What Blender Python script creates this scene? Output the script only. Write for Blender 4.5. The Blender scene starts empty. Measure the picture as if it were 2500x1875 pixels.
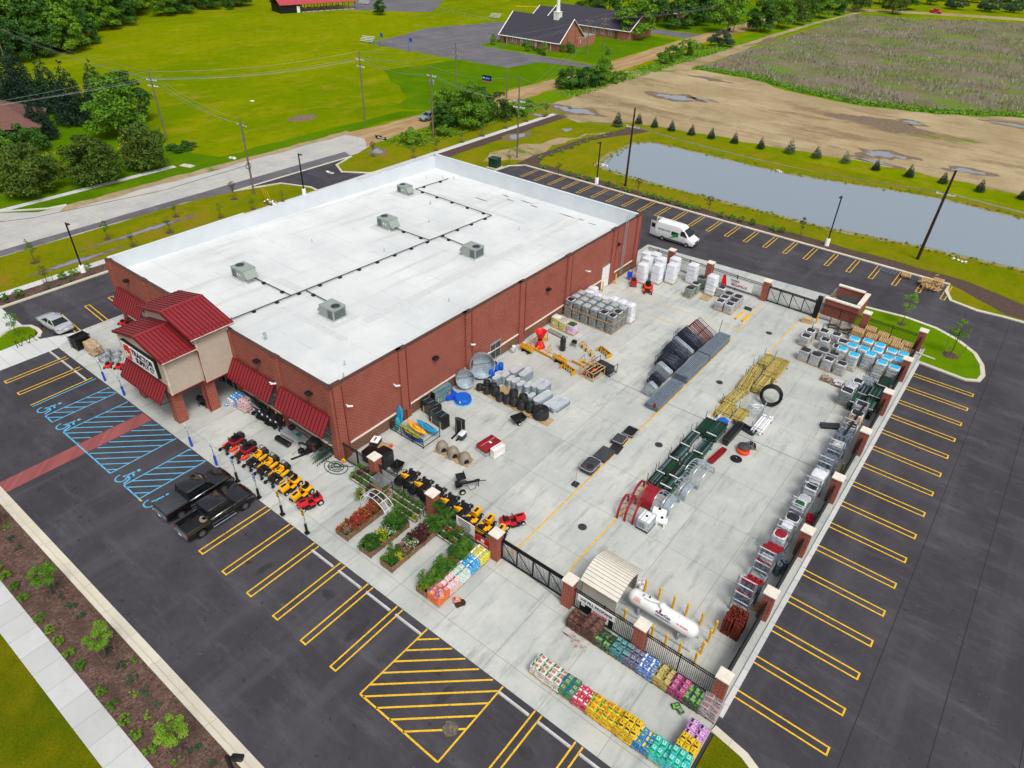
import bpy,math,random
import numpy as np
from math import sin,cos,pi,radians
random.seed(7)
SC=bpy.context.scene
COL=SC.collection
# -- camera, sky, sun, exposure
cd=bpy.data.cameras.new("camera");cam=bpy.data.objects.new("camera",cd);COL.objects.link(cam)
cam.location=(-1.2385,-25.7668,40.3042)
cam.rotation_euler=(0.949415,-0.028961,0.666772)
cd.sensor_width=36.0;cd.lens=24.29;cd.clip_start=0.5;cd.clip_end=4000
SC.camera=cam
SUN_EL,SUN_AZ=radians(58),radians(118)
w=bpy.data.worlds.new("World");SC.world=w;w.use_nodes=True
nt=w.node_tree;bg=nt.nodes["Background"]
sky=nt.nodes.new("ShaderNodeTexSky");sky.sky_type='NISHITA';sky.sun_disc=False
sky.sun_elevation=SUN_EL;sky.sun_rotation=SUN_AZ;sky.air_density=1.0;sky.dust_density=5.0;sky.ozone_density=1.0
hs_=nt.nodes.new('ShaderNodeHueSaturation');hs_.inputs['Saturation'].default_value=0.35
nt.links.new(sky.outputs[0],hs_.inputs['Color']);nt.links.new(hs_.outputs[0],bg.inputs[0]);bg.inputs[1].default_value=0.13
sd=bpy.data.lights.new("sun",'SUN');sd.energy=1.25;sd.angle=radians(18);sd.color=(1.0,0.95,0.86)
sun=bpy.data.objects.new("sun",sd);COL.objects.link(sun)
from mathutils import Vector,Matrix
sdir=Vector((sin(SUN_AZ)*cos(SUN_EL),cos(SUN_AZ)*cos(SUN_EL),sin(SUN_EL)))
sun.rotation_euler=sdir.to_track_quat('Z','Y').to_euler();sun.location=(0,0,80)
SC.view_settings.view_transform='Standard';SC.view_settings.look='None'
SC.view_settings.exposure=0.10;SC.view_settings.gamma=1.0
# -- helpers: materials
def lin(c):
 r=[]
 for x in c[:3]:
  x=x/255.0
  r.append(x/12.92 if x<=0.04045 else((x+0.055)/1.055)**2.4)
 return tuple(r)+(1.0,)
def N(t,kind,**kw):
 n=t.nodes.new(kind)
 for k,v in kw.items():setattr(n,k,v)
 return n
def math_(t,op,a,b=None,c=None):
 n=N(t,"ShaderNodeMath",operation=op)
 for i,x in enumerate((a,b,c)):
  if x is None:continue
  if isinstance(x,(int,float)):n.inputs[i].default_value=x
  else:t.links.new(x,n.inputs[i])
 return n.outputs[0]
def noise(t,vec,scale,detail=4,rough=0.6):
 n=N(t,"ShaderNodeTexNoise");n.inputs['Scale'].default_value=scale
 n.inputs['Detail'].default_value=detail;n.inputs['Roughness'].default_value=rough
 t.links.new(vec,n.inputs['Vector']);return n.outputs['Fac']
def ramp(t,fac,lo,hi):
 n=N(t,"ShaderNodeMapRange",interpolation_type='SMOOTHSTEP');n.inputs[1].default_value=lo;n.inputs[2].default_value=hi
 t.links.new(fac,n.inputs[0]);return n.outputs[0]
def mix(t,fac,a,b):
 n=N(t,"ShaderNodeMix",data_type='RGBA')
 if isinstance(fac,(int,float)):n.inputs[0].default_value=fac
 else:t.links.new(fac,n.inputs[0])
 for i,x in((6,a),(7,b)):
  if isinstance(x,tuple):n.inputs[i].default_value=x
  else:t.links.new(x,n.inputs[i])
 return n.outputs[2]
def pos(t,sc=None):
 g=N(t,"ShaderNodeNewGeometry")
 if sc is None:return g.outputs['Position']
 m=N(t,"ShaderNodeVectorMath",operation='MULTIPLY');m.inputs[1].default_value=sc
 t.links.new(g.outputs['Position'],m.inputs[0]);return m.outputs[0]
MATS={}
def base(name,rough=0.7,metal=0.0,spec=0.4):
 m=bpy.data.materials.new(name);m.use_nodes=True;MATS[name]=m
 t=m.node_tree;b=t.nodes["Principled BSDF"]
 b.inputs['Roughness'].default_value=rough;b.inputs['Metallic'].default_value=metal
 b.inputs['Specular IOR Level'].default_value=spec
 return m,t,b
def bump(t,b,h,strength=0.4,dist=0.03):
 n=N(t,"ShaderNodeBump");n.inputs['Strength'].default_value=strength;n.inputs['Distance'].default_value=dist
 t.links.new(h,n.inputs['Height']);t.links.new(n.outputs[0],b.inputs['Normal'])
def mat(name,c,rough=0.6,metal=0.0,var=0.14,sc=2.5,c2=None,lo=0.5,hi=0.62,sc2=6.0,bmp=0.0,bsc=30.0,spec=0.4,rnd=0.0):
 """painted / plain material: colour c with soft variation, optional patches of c2, optional bump"""
 if name in MATS:return MATS[name]
 m,t,b=base(name,rough,metal,spec)
 p=pos(t);L=lin(c)
 f=noise(t,p,sc)
 a=tuple(max(0,x*(1-var))for x in L[:3])+(1,);d=tuple(min(1,x*(1+var))for x in L[:3])+(1,)
 col=mix(t,ramp(t,f,.3,.7),a,d)
 if c2 is not None:
  col=mix(t,ramp(t,noise(t,p,sc2,5),lo,hi),col,lin(c2))
 if rnd:
  oi=N(t,"ShaderNodeObjectInfo");hs=N(t,"ShaderNodeHueSaturation")
  t.links.new(math_(t,'MULTIPLY_ADD',oi.outputs['Random'],rnd,1-rnd/2),hs.inputs['Value'])
  t.links.new(math_(t,'MULTIPLY_ADD',oi.outputs['Random'],-rnd*.09,.5+rnd*.045),hs.inputs['Hue'])
  t.links.new(col,hs.inputs['Color']);col=hs.outputs[0]
 t.links.new(col,b.inputs['Base Color'])
 if bmp:bump(t,b,noise(t,p,bsc,3),bmp)
 MATS[name]=m;return m
def grass(name,cols,sc=(0.02,0.12,1.1),str_=(1,1,1),patch=None):
 m,t,b=base(name,1.0,spec=0.0);p=pos(t);ps=pos(t,str_)
 c=mix(t,ramp(t,noise(t,ps,sc[0],5,.65),.35,.65),lin(cols[0]),lin(cols[1]))
 c=mix(t,ramp(t,noise(t,ps,sc[1],6,.7),.42,.72),c,lin(cols[2]))
 c=mix(t,math_(t,'MULTIPLY',ramp(t,noise(t,p,sc[2],6,.75),.45,.75),.8),c,lin(cols[3]))
 if patch:
  c=mix(t,math_(t,'MULTIPLY',ramp(t,noise(t,pos(t,patch[1]),patch[2],5,.7),patch[3],patch[4]),.85),c,lin(patch[0]))
 fine=noise(t,p,9.0,3)
 c=mix(t,math_(t,'MULTIPLY',ramp(t,fine,.35,.7),.5),c,tuple(x*.45 for x in lin(cols[1])[:3])+(1,))
 t.links.new(c,b.inputs['Base Color']);bump(t,b,noise(t,p,6.0,6,.8),.7,.12)
 MATS[name]=m;return m
def brick(name,c,c2,mortar,bw=0.36,bh=0.15):
 m,t,b=base(name,0.85,spec=0.2)
 s=N(t,"ShaderNodeSeparateXYZ");t.links.new(pos(t),s.inputs[0])
 cb=N(t,"ShaderNodeCombineXYZ");t.links.new(math_(t,'ADD',s.outputs[0],s.outputs[1]),cb.inputs[0]);t.links.new(s.outputs[2],cb.inputs[1])
 br=N(t,"ShaderNodeTexBrick");br.inputs['Scale'].default_value=1.0
 br.inputs['Brick Width'].default_value=bw;br.inputs['Row Height'].default_value=bh
 br.inputs['Mortar Size'].default_value=0.022;br.inputs['Color1'].default_value=lin(c)
 br.inputs['Color2'].default_value=lin(c2);br.inputs['Mortar'].default_value=lin(mortar)
 t.links.new(cb.outputs[0],br.inputs['Vector'])
 col=mix(t,math_(t,'MULTIPLY',ramp(t,noise(t,pos(t),.6,5),.4,.75),.3),br.outputs[0],tuple(x*.6 for x in lin(c)[:3])+(1,))
 t.links.new(col,b.inputs['Base Color']);bump(t,b,br.outputs['Fac'],-.4,.01)
 MATS[name]=m;return m
def leafmat(name,c,c2,c3,rnd=.5):
 m,t,b=base(name,0.62,spec=0.25);p=pos(t)
 col=mix(t,ramp(t,noise(t,p,.55,4),.35,.65),lin(c),lin(c2))
 col=mix(t,math_(t,'MULTIPLY',ramp(t,noise(t,p,3.5,3),.5,.75),.75),col,lin(c3))
 oi=N(t,"ShaderNodeObjectInfo");hs=N(t,"ShaderNodeHueSaturation")
 t.links.new(math_(t,'MULTIPLY_ADD',oi.outputs['Random'],rnd,1-rnd*.55),hs.inputs['Value'])
 t.links.new(math_(t,'MULTIPLY_ADD',oi.outputs['Random'],-rnd*.05,.5+rnd*.02),hs.inputs['Hue'])
 t.links.new(col,hs.inputs['Color']);t.links.new(hs.outputs[0],b.inputs['Base Color'])
 MATS[name]=m;return m
# -- helpers: meshes
class MB:
 def __init__(s):s.v=[];s.f=[];s.mi=[];s.mats=[];s.sm=[]
 def k(s,m):
  if isinstance(m,str):m=MATS[m]
  if m not in s.mats:s.mats.append(m)
  return s.mats.index(m)
 def add(s,m,vs,fs,smooth=False):
  o=len(s.v);s.v.extend([tuple(map(float,q))for q in vs]);i=s.k(m)
  for f in fs:s.f.append([o+j for j in f]);s.mi.append(i);s.sm.append(smooth)
  return s
 def box(s,m,x,y,z,sx,sy,sz,rz=0.0,rx=0.0,ry=0.0,tx=1.0,ty=1.0):
  """centre x,y and base z; size; rotations about the box base centre; tx,ty taper at top"""
  R=Matrix.Rotation(rz,3,'Z')@Matrix.Rotation(ry,3,'Y')@Matrix.Rotation(rx,3,'X')
  vs=[]
  for zz in(0,1):
   for a,b_ in((-1,-1),(1,-1),(1,1),(-1,1)):
    q=R@Vector((a*sx/2*(tx if zz else 1),b_*sy/2*(ty if zz else 1),zz*sz));vs.append((x+q.x,y+q.y,z+q.z))
  return s.add(m,vs,[(3,2,1,0),(4,5,6,7),(0,1,5,4),(1,2,6,5),(2,3,7,6),(3,0,4,7)])
 def loft(s,m,rings,cap=True,smooth=True,close=True):
  n=len(rings[0]);vs=[q for r in rings for q in r];fs=[]
  for i in range(len(rings)-1):
   for j in range(n if close else n-1):
    a=i*n+j;b_=i*n+(j+1)%n;fs.append((a,b_,b_+n,a+n))
  if cap:fs.append(tuple(range(n-1,-1,-1)));fs.append(tuple(range((len(rings)-1)*n,len(rings)*n)))
  return s.add(m,vs,fs,smooth)
 def cyl(s,m,p0,p1,r0,r1=None,n=10,cap=True,smooth=True):
  r1=r0 if r1 is None else r1
  p0=Vector(p0);p1=Vector(p1);d=p1-p0
  if d.length<1e-6:return s
  q=d.to_track_quat('Z','Y');rings=[]
  for p,r in((p0,r0),(p1,r1)):
   rings.append([tuple(p+q@Vector((r*cos(2*pi*j/n),r*sin(2*pi*j/n),0)))for j in range(n)])
  return s.loft(m,rings,cap,smooth)
 def tube(s,m,pts,r,n=5,close=False):
  P=[Vector(p)for p in pts];rings=[];L=len(P)
  for i in range(L):
   a=P[(i-1)%L]if(close or i>0)else P[i];b_=P[(i+1)%L]if(close or i<L-1)else P[i]
   d=(b_-a);q=(d if d.length>1e-9 else Vector((0,0,1))).to_track_quat('Z','Y')
   rings.append([tuple(P[i]+q@Vector((r*cos(2*pi*j/n),r*sin(2*pi*j/n),0)))for j in range(n)])
  if close:rings.append(rings[0])
  return s.loft(m,rings,not close,True)
 def ring(s,m,c,R,r,axis='Z',n=20,k=5):
  ax={'Z':((1,0,0),(0,1,0)),'X':((0,1,0),(0,0,1)),'Y':((1,0,0),(0,0,1))}[axis]if isinstance(axis,str)else axis
  u,v_=Vector(ax[0]),Vector(ax[1]);c=Vector(c)
  return s.tube(m,[c+u*R*cos(2*pi*i/n)+v_*R*sin(2*pi*i/n)for i in range(n)],r,k,True)
 def prism(s,m,poly,z0,z1,smooth=False):
  n=len(poly);vs=[(x,y,z0)for x,y in poly]+[(x,y,z1)for x,y in poly]
  fs=[tuple(range(n-1,-1,-1)),tuple(range(n,2*n))]+[(i,(i+1)%n,n+(i+1)%n,n+i)for i in range(n)]
  return s.add(m,vs,fs,smooth)
 def rr(s,x,y,z,sx,sy,r,n=3,rz=0.0):
  r=min(r,sx/2-1e-3,sy/2-1e-3);out=[]
  for cx,cy,a0 in((sx/2-r,sy/2-r,0),(-sx/2+r,sy/2-r,pi/2),(-sx/2+r,-sy/2+r,pi),(sx/2-r,-sy/2+r,3*pi/2)):
   for i in range(n+1):
    a=a0+pi/2*i/n;px,py=cx+r*cos(a),cy+r*sin(a)
    out.append((x+px*cos(rz)-py*sin(rz),y+px*sin(rz)+py*cos(rz),z))
  return out
 def cushion(s,m,x,y,z,sx,sy,h,r=.1,c=.05,rz=0.0,n=2,smooth=True):
  """box with rounded plan corners and softened top and bottom edges"""
  return s.loft(m,[s.rr(x,y,z,sx-2*c,sy-2*c,r,n,rz),s.rr(x,y,z+c*.8,sx,sy,r,n,rz),
                          s.rr(x,y,z+h-c*.8,sx,sy,r,n,rz),s.rr(x,y,z+h,sx-2*c,sy-2*c,r,n,rz)],True,smooth)
 def lathe(s,m,x,y,prof,n=16,sy=1.0,smooth=True,cap=True):
  return s.loft(m,[[(x+r*cos(2*pi*j/n),y+r*sy*sin(2*pi*j/n),z)for j in range(n)]for r,z in prof],cap,smooth)
 def quad(s,m,*p):return s.add(m,p,[tuple(range(len(p)))])
 def mesh(s,name):
  me=bpy.data.meshes.new(name);me.from_pydata(s.v,[],s.f)
  for m in s.mats:me.materials.append(m)
  me.polygons.foreach_set('material_index',s.mi);me.polygons.foreach_set('use_smooth',s.sm)
  me.update()
  if any(s.sm):me.set_sharp_from_angle(angle=0.75)
  return me
 def build(s,name,parent=None,loc=(0,0,0),rz=0.0):
  o=bpy.data.objects.new(name,s.mesh(name));COL.objects.link(o);o.location=loc;o.rotation_euler=(0,0,rz)
  if parent:o.parent=parent
  return o
def tag(o,label,cat,group=None,kind=None):
 if label:o['label']=label
 if cat:o['category']=cat
 if group:o['group']=group
 if kind:o['kind']=kind
 return o
def thing(name,label,cat,loc=(0,0,0),rz=0.0,group=None):
 o=bpy.data.objects.new(name,None);COL.objects.link(o);o.location=loc;o.rotation_euler=(0,0,rz);o.empty_display_size=.2
 return tag(o,label,cat,group)
def dup(o,loc,rz=0.0,label=None,group=None,sc=None,parent=None):
 c=o.copy();COL.objects.link(c);c.parent=parent
 if parent is None:
  c.location=loc;c.rotation_euler=(0,0,rz)
  if label:c['label']=label
  if group:c['group']=group
  if sc is not None:c.scale=sc if isinstance(sc,tuple)else(sc,sc,sc)
 for ch in list(o.children):dup(ch,None,parent=c)
 return c
class Kind:
 """first place() moves the prototype, later ones copy it"""
 def __init__(s,root):s.r=root;s.used=False
 def place(s,loc,rz=0.0,label=None,group=None,sc=None):
  if not s.used:
   s.used=True;o=s.r;o.location=loc;o.rotation_euler=(0,0,rz)
   if label:o['label']=label
   if group:o['group']=group
   if sc is not None:o.scale=sc if isinstance(sc,tuple)else(sc,sc,sc)
   return o
  return dup(s.r,loc,rz,label,group,sc if sc is not None else(1,1,1))
def text(s,mb,m,size,M,ext=0.012,bold=0.0,align='CENTER',sx=1.0):
 """letters as mesh, placed by matrix M (text lies in its local XY plane)"""
 cu=bpy.data.curves.new("lettering",'FONT');cu.body=s;cu.size=size;cu.extrude=ext;cu.offset=bold
 cu.align_x=align;cu.align_y='CENTER';cu.resolution_u=3
 ob=bpy.data.objects.new("lettering",cu);COL.objects.link(ob)
 dg=bpy.context.evaluated_depsgraph_get();dg.update()
 me=bpy.data.meshes.new_from_object(ob.evaluated_get(dg))
 mb.add(m,[M@Vector((v.co.x*sx,v.co.y,v.co.z))for v in me.vertices],[tuple(p.vertices)for p in me.polygons])
 bpy.data.objects.remove(ob);bpy.data.curves.remove(cu);bpy.data.meshes.remove(me)
def frame(o,u,v):
 """matrix with local x along u, local y along v, origin o"""
 u=Vector(u).normalized();v=Vector(v).normalized();n=u.cross(v)
 M=Matrix.Identity(4)
 for i in range(3):M[i][0]=u[i];M[i][1]=v[i];M[i][2]=n[i];M[i][3]=o[i]
 return M
ORD="first second third fourth fifth sixth seventh eighth ninth tenth eleventh twelfth thirteenth fourteenth fifteenth sixteenth seventeenth eighteenth nineteenth twentieth".split()
def nth(i):return ORD[i]if i<20 else "%dth"%(i+1)
def rnd(a,b):return random.uniform(a,b)
# -- materials
brick('brick',(154,78,64),(136,64,54),(180,124,108),.4,.17)
brick('brick_dark',(122,82,64),(98,62,50),(160,128,108),.4,.17)
brick('brick_church',(172,100,78),(150,80,62),(190,150,130),.5,.2)
mat('cap_stone',(226,218,204),.8,var=.08,c2=(196,188,172),lo=.55,hi=.8,sc2=3)
mat('red_metal',(140,40,48),.38,var=.06,sc=.8,spec=.5)
mat('red_seam',(92,18,26),.45)
mat('coping',(84,56,48),.6)
mat('red_trim',(122,22,30),.45)
mat('siding',(198,184,168),.7,var=.04)
mat('siding_line',(160,148,134),.8)
mat('tan_trim',(214,202,184),.7)
mat('white',(240,240,240),.5,var=.04)
mat('white_metal',(236,238,240),.35,var=.03)
mat('black',(24,24,26),.5,var=.2)
mat('black_gloss',(15,16,20),.18,var=.1,spec=.6)
mat('black_rubber',(26,26,28),.85)
mat('black_fence',(18,18,20),.5)
mat('dark_plastic',(42,43,47),.45,var=.2)
mat('charcoal',(62,64,68),.6)
mat('grey',(140,144,148),.6)
mat('steel',(170,176,182),.38,.5,var=.1)
mat('galv',(176,188,196),.32,.45,var=.18,sc=4,bmp=.1)
mat('galv_dark',(116,130,144),.42,.25,var=.15)
mat('hvac',(150,160,154),.5,var=.05)
mat('hvac_dark',(92,102,104),.55)
mat('glass_dark',(22,28,32),.06,spec=.8,var=.1)
mat('glass_blue',(96,120,130),.06,spec=.8,var=.15)
mat('yellow',(238,180,20),.5,var=.06)
mat('yellow_mower',(246,178,14),.35,var=.04,spec=.5)
mat('yellow_impl',(214,158,26),.45,var=.1)
mat('orange_mower',(236,72,26),.35,var=.04,spec=.5)
mat('red_paint',(206,28,40),.3,var=.05,spec=.5)
mat('red_bright',(226,26,34),.4)
mat('red_deep',(142,24,36),.45)
mat('rust',(120,44,28),.85,var=.3,sc=9,c2=(84,28,20))
mat('blue_post',(30,76,196),.4)
mat('blue_plastic',(20,96,200),.35,var=.08)
mat('blue_deep',(24,74,210),.35)
mat('cyan',(70,200,235),.35,var=.12)
mat('green_metal',(30,74,56),.4,var=.3,sc=6)
mat('green_mid',(58,104,72),.4,var=.3,sc=6)
mat('wood_tan',(160,142,78),.8,var=.2,sc=5)
mat('wood_pale',(196,182,112),.8,var=.2,sc=5)
mat('green_dark',(26,62,48),.5)
mat('wood',(196,164,116),.8,var=.16,sc=3,c2=(158,122,80),lo=.5,hi=.75)
mat('wood_old',(142,110,84),.85,var=.2,c2=(108,84,66))
mat('wood_post',(182,164,92),.8,var=.2,sc=5,c2=(150,128,64))
mat('wood_green',(142,158,112),.8,var=.18,sc=5)
mat('pole_wood',(118,108,92),.9,var=.15,sc=1.5)
mat('pole_dark',(58,36,28),.85,var=.15)
mat('soil',(60,44,34),.95)
mat('terracotta',(196,92,52),.7)
mat('shingle',(62,60,70),.9,var=.2,sc=3,bmp=.3,bsc=12)
mat('shingle_red',(112,78,72),.9,var=.16,sc=3,bmp=.3,bsc=12)
mat('white_wrap',(222,226,232),.3,var=.06,sc=3,bmp=.5,bsc=9,spec=.5)
mat('clear_wrap',(184,190,196),.25,var=.25,sc=9,c2=(120,126,134),lo=.5,hi=.64,sc2=8,bmp=.8,bsc=14,spec=.6)
mat('grey_bag',(112,118,118),.45,var=.3,sc=7,c2=(172,178,180),lo=.54,hi=.6,sc2=12,bmp=.6,bsc=12)
mat('black_wrap',(38,38,42),.18,var=.3,sc=6,c2=(110,112,118),lo=.6,hi=.72,sc2=9,bmp=.9,bsc=14,spec=.6)
mat('cyan_wrap',(40,184,230),.25,var=.15,sc=4,c2=(150,222,242),lo=.66,hi=.74,sc2=8,bmp=.8,bsc=12,spec=.5)
mat('wheel_rim',(232,230,224),.5)
mat('chrome',(200,204,210),.15,.9)
mat('beige_metal',(222,219,206),.45,var=.04)
mat('beige_seam',(160,154,138),.5)
mat('taupe',(142,132,116),.6)
mat('lens_red',(170,20,26),.2)
mat('lamp_clear',(226,230,236),.12)
mat('paint_yellow',(232,184,36),.7,var=.14,sc=4,c2=(124,110,74),lo=.6,hi=.7,sc2=7)
mat('paint_faded',(214,184,96),.8,var=.12,sc=4,c2=(190,186,170),lo=.46,hi=.62,sc2=1.5)
mat('paint_blue',(92,176,216),.7,var=.12,sc=6)
# -- ground materials
grass('meadow',[(132,146,6),(106,132,6),(148,152,12),(100,120,4)],(.012,.06,.45),(1,.6,1),((160,148,44),(1,.55,1),.2,.5,.74))
grass('lawn_green',[(92,130,12),(78,118,12),(108,138,14),(84,122,10)])
grass('lawn_new',[(120,132,10),(142,136,22),(98,124,10),(104,118,8)],(.06,.25,1.2),(1,.45,1),((152,122,44),(.5,1.6,1),.18,.52,.7))
grass('lawn_front',[(112,114,12),(88,104,12),(130,122,20),(80,92,10)],(.15,.5,2),(1,1,1),((140,126,50),(1,1,1),.7,.58,.76))
grass('verge',[(98,138,12),(116,146,14),(80,122,12),(108,140,12)],(.05,.2,1))
def sheet(name,m,poly,z):
 mb=MB();mb.add(m,[(x,y,z)for x,y in poly],[tuple(range(len(poly)))])
 o=mb.build(name);o['kind']='structure'
 me=o.data
 if me.polygons[0].normal.z<0:me.flip_normals()
 return o
def wob(poly,amp,step,seed=1):
 r=random.Random(seed);out=[]
 n=len(poly)
 for i in range(n):
  a=Vector(poly[i]);b=Vector(poly[(i+1)%n]);L=(b-a).length;k=max(1,int(L/step))
  nn=Vector((-(b-a).y,(b-a).x)).normalized()if L else Vector((0,0))
  for j in range(k):
   q=a.lerp(b,j/k)+nn*r.uniform(-amp,amp)*(1 if j else.5);out.append((q.x,q.y))
 return out
def rect(x0,y0,x1,y1):return[(x0,y0),(x1,y0),(x1,y1),(x0,y1)]
def arc(cx,cy,r,a0,a1,n=8):return[(cx+r*cos(radians(a0+(a1-a0)*i/n)),cy+r*sin(radians(a0+(a1-a0)*i/n)))for i in range(n+1)]
def asphalt(name,c,c2,light):
 m,t,b=base(name,.82,spec=.3);p=pos(t)
 col=mix(t,ramp(t,noise(t,p,.11,7,.7),.38,.66),lin(c),lin(c2))
 col=mix(t,math_(t,'MULTIPLY',ramp(t,noise(t,pos(t,(.3,1.2,1)),.45,7,.75),.48,.75),.65),col,lin(light))
 col=mix(t,math_(t,'MULTIPLY',ramp(t,noise(t,p,1.6,8,.85),.62,.74),.3),col,lin((150,146,146)))
 col=mix(t,math_(t,'MULTIPLY',ramp(t,noise(t,p,.9,3,.5),.66,.76),.7),col,lin((40,38,42)))
 col=mix(t,math_(t,'MULTIPLY',ramp(t,noise(t,pos(t,(.5,.03,1)),.8,4,.6),.5,.72),.35),col,lin(light))
 col=mix(t,math_(t,'MULTIPLY',ramp(t,noise(t,p,3.2,5,.7),.64,.7),.28),col,lin((150,148,148)))
 col=mix(t,math_(t,'MULTIPLY',ramp(t,noise(t,p,2.1,2,.5),.7,.74),.6),col,lin((38,36,40)))
 t.links.new(col,b.inputs['Base Color']);bump(t,b,noise(t,p,40,2),.25,.01);MATS[name]=m
asphalt('asphalt',(58,56,62),(73,71,77),(94,93,99))
asphalt('asphalt_old',(96,94,100),(110,108,114),(134,132,136))
def concrete(name,c,c2,jx,jy,dark=.5,streak=True,off=(0,0)):
 m,t,b=base(name,.85,spec=.25);p=pos(t)
 s=N(t,"ShaderNodeSeparateXYZ");t.links.new(p,s.inputs[0]);X=math_(t,'ADD',s.outputs[0],off[0]);Y=math_(t,'ADD',s.outputs[1],off[1])
 col=mix(t,ramp(t,noise(t,p,.22,6,.7),.32,.7),lin(c),lin(c2))
 if streak:
  col=mix(t,math_(t,'MULTIPLY',ramp(t,noise(t,pos(t,(1.6,.3,1)),.8,7,.72),.48,.72),.6),col,tuple(x*.5 for x in lin(c)[:3])+(1,))
  col=mix(t,math_(t,'MULTIPLY',ramp(t,noise(t,pos(t,(.8,.8,1)),.3,4,.6),.58,.75),.4),col,lin((214,212,204)))
 cell=N(t,"ShaderNodeCombineXYZ")
 t.links.new(math_(t,'FLOOR',math_(t,'DIVIDE',X,jx)),cell.inputs[0]);t.links.new(math_(t,'FLOOR',math_(t,'DIVIDE',Y,jy*3)),cell.inputs[1])
 wn=N(t,"ShaderNodeTexWhiteNoise");t.links.new(cell.outputs[0],wn.inputs[0])
 col=mix(t,math_(t,'MULTIPLY',wn.outputs[0],.3),col,tuple(x*.62 for x in lin(c)[:3])+(1,))
 def line(v,j,w_):
  d=math_(t,'ABSOLUTE',math_(t,'SUBTRACT',math_(t,'MODULO',math_(t,'ADD',v,1000*j),j),j/2))
  return math_(t,'GREATER_THAN',d,j/2-w_)
 ln=math_(t,'MAXIMUM',line(X,jx,.022),line(Y,jy,.022))
 col=mix(t,math_(t,'MULTIPLY',ln,dark),col,tuple(x*.35 for x in lin(c)[:3])+(1,))
 col=mix(t,math_(t,'MULTIPLY',ramp(t,noise(t,p,1.3,7,.8),.5,.75),.35),col,tuple(x*.66 for x in lin(c)[:3])+(1,))
 sp=ramp(t,noise(t,p,4,3),.68,.74)
 col=mix(t,math_(t,'MULTIPLY',sp,.35),col,lin((110,108,104)))
 t.links.new(col,b.inputs['Base Color']);bump(t,b,noise(t,p,25,3),.15,.01);MATS[name]=m
concrete('concrete',(180,185,182),(204,206,200),4.35,5.1,.55)
concrete('concrete_walk',(200,204,204),(212,214,213),400,1.52,.6,False,(0,.4))
concrete('concrete_front',(196,198,198),(208,209,208),1.75,400,.5,False)
concrete('kerb',(206,200,182),(220,214,198),3.05,3.05,.45,False)
concrete('road_concrete',(196,194,188),(176,177,178),60,13.0,.5,True)
m,t,b=base('mulch',.95,spec=.1);p=pos(t)
vo=N(t,"ShaderNodeTexVoronoi");vo.inputs['Scale'].default_value=9.0;t.links.new(p,vo.inputs['Vector'])
c=mix(t,vo.outputs['Color'],lin((66,50,46)),lin((128,104,92)))
c=mix(t,ramp(t,noise(t,p,.7,5),.4,.7),c,lin((84,66,60)));t.links.new(c,b.inputs['Base Color'])
bump(t,b,vo.outputs['Distance'],.8,.06);MATS['mulch']=m
mat('mulch_dark',(78,60,54),.95,var=.3,sc=6,c2=(104,84,70),bmp=.8,bsc=6)
m,t,b=base('sand',.95,spec=.1);p=pos(t)
c=mix(t,ramp(t,noise(t,p,.05,6,.7),.35,.7),lin((158,140,106)),lin((182,165,130)))
c=mix(t,math_(t,'MULTIPLY',ramp(t,noise(t,pos(t,(.35,1,1)),.09,7,.78),.48,.64),.8),c,lin((122,102,76)))
c=mix(t,ramp(t,noise(t,pos(t,(.45,1,1)),.045,7,.78),.6,.645),c,lin((104,122,44)))
c=mix(t,math_(t,'MULTIPLY',ramp(t,noise(t,pos(t,(.12,1.6,1)),.5,6,.75),.5,.66),.55),c,lin((136,116,86)))
c=mix(t,math_(t,'MULTIPLY',ramp(t,noise(t,p,2.2,6,.8),.5,.75),.4),c,lin((196,180,148)))
t.links.new(c,b.inputs['Base Color']);bump(t,b,noise(t,p,1.2,6,.7),.5,.15);MATS['sand']=m
m,t,b=base('dirt',.95,spec=.1);p=pos(t)
c=mix(t,ramp(t,noise(t,pos(t,(1,.12,1)),.6,5,.7),.38,.65),lin((158,128,88)),lin((180,154,116)))
c=mix(t,math_(t,'MULTIPLY',ramp(t,noise(t,p,.25,6),.5,.75),.6),c,lin((140,112,76)))
t.links.new(c,b.inputs['Base Color']);bump(t,b,noise(t,p,2,5),.4,.08);MATS['dirt']=m
m,t,b=base('weeds_ground',.95,spec=.1);p=pos(t)
c=mix(t,ramp(t,noise(t,p,.06,6,.7),.38,.62),lin((104,110,66)),lin((132,118,106)))
c=mix(t,ramp(t,noise(t,pos(t,(.5,1,1)),.1,6,.7),.5,.62),c,lin((104,132,36)))
c=mix(t,math_(t,'MULTIPLY',ramp(t,noise(t,p,.9,6,.8),.5,.7),.6),c,lin((158,146,136)))
c=mix(t,ramp(t,noise(t,pos(t,(.6,1,1)),.07,4),.64,.7),c,lin((150,110,80)))
t.links.new(c,b.inputs['Base Color']);bump(t,b,noise(t,p,2,6,.8),.9,.3);MATS['weeds_ground']=m
mat('mud',(120,102,80),.6,var=.25,sc=1.2,bmp=.4,bsc=3)
mat('stain_oil',(54,52,55),.8,var=.2)
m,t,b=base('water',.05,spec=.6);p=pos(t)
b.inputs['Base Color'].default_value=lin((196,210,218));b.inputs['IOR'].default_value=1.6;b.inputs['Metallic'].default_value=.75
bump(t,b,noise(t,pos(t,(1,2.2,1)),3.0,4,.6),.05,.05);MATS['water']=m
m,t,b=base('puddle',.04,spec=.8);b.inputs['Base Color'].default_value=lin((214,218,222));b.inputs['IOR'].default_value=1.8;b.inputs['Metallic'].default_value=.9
MATS['puddle']=m
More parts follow.
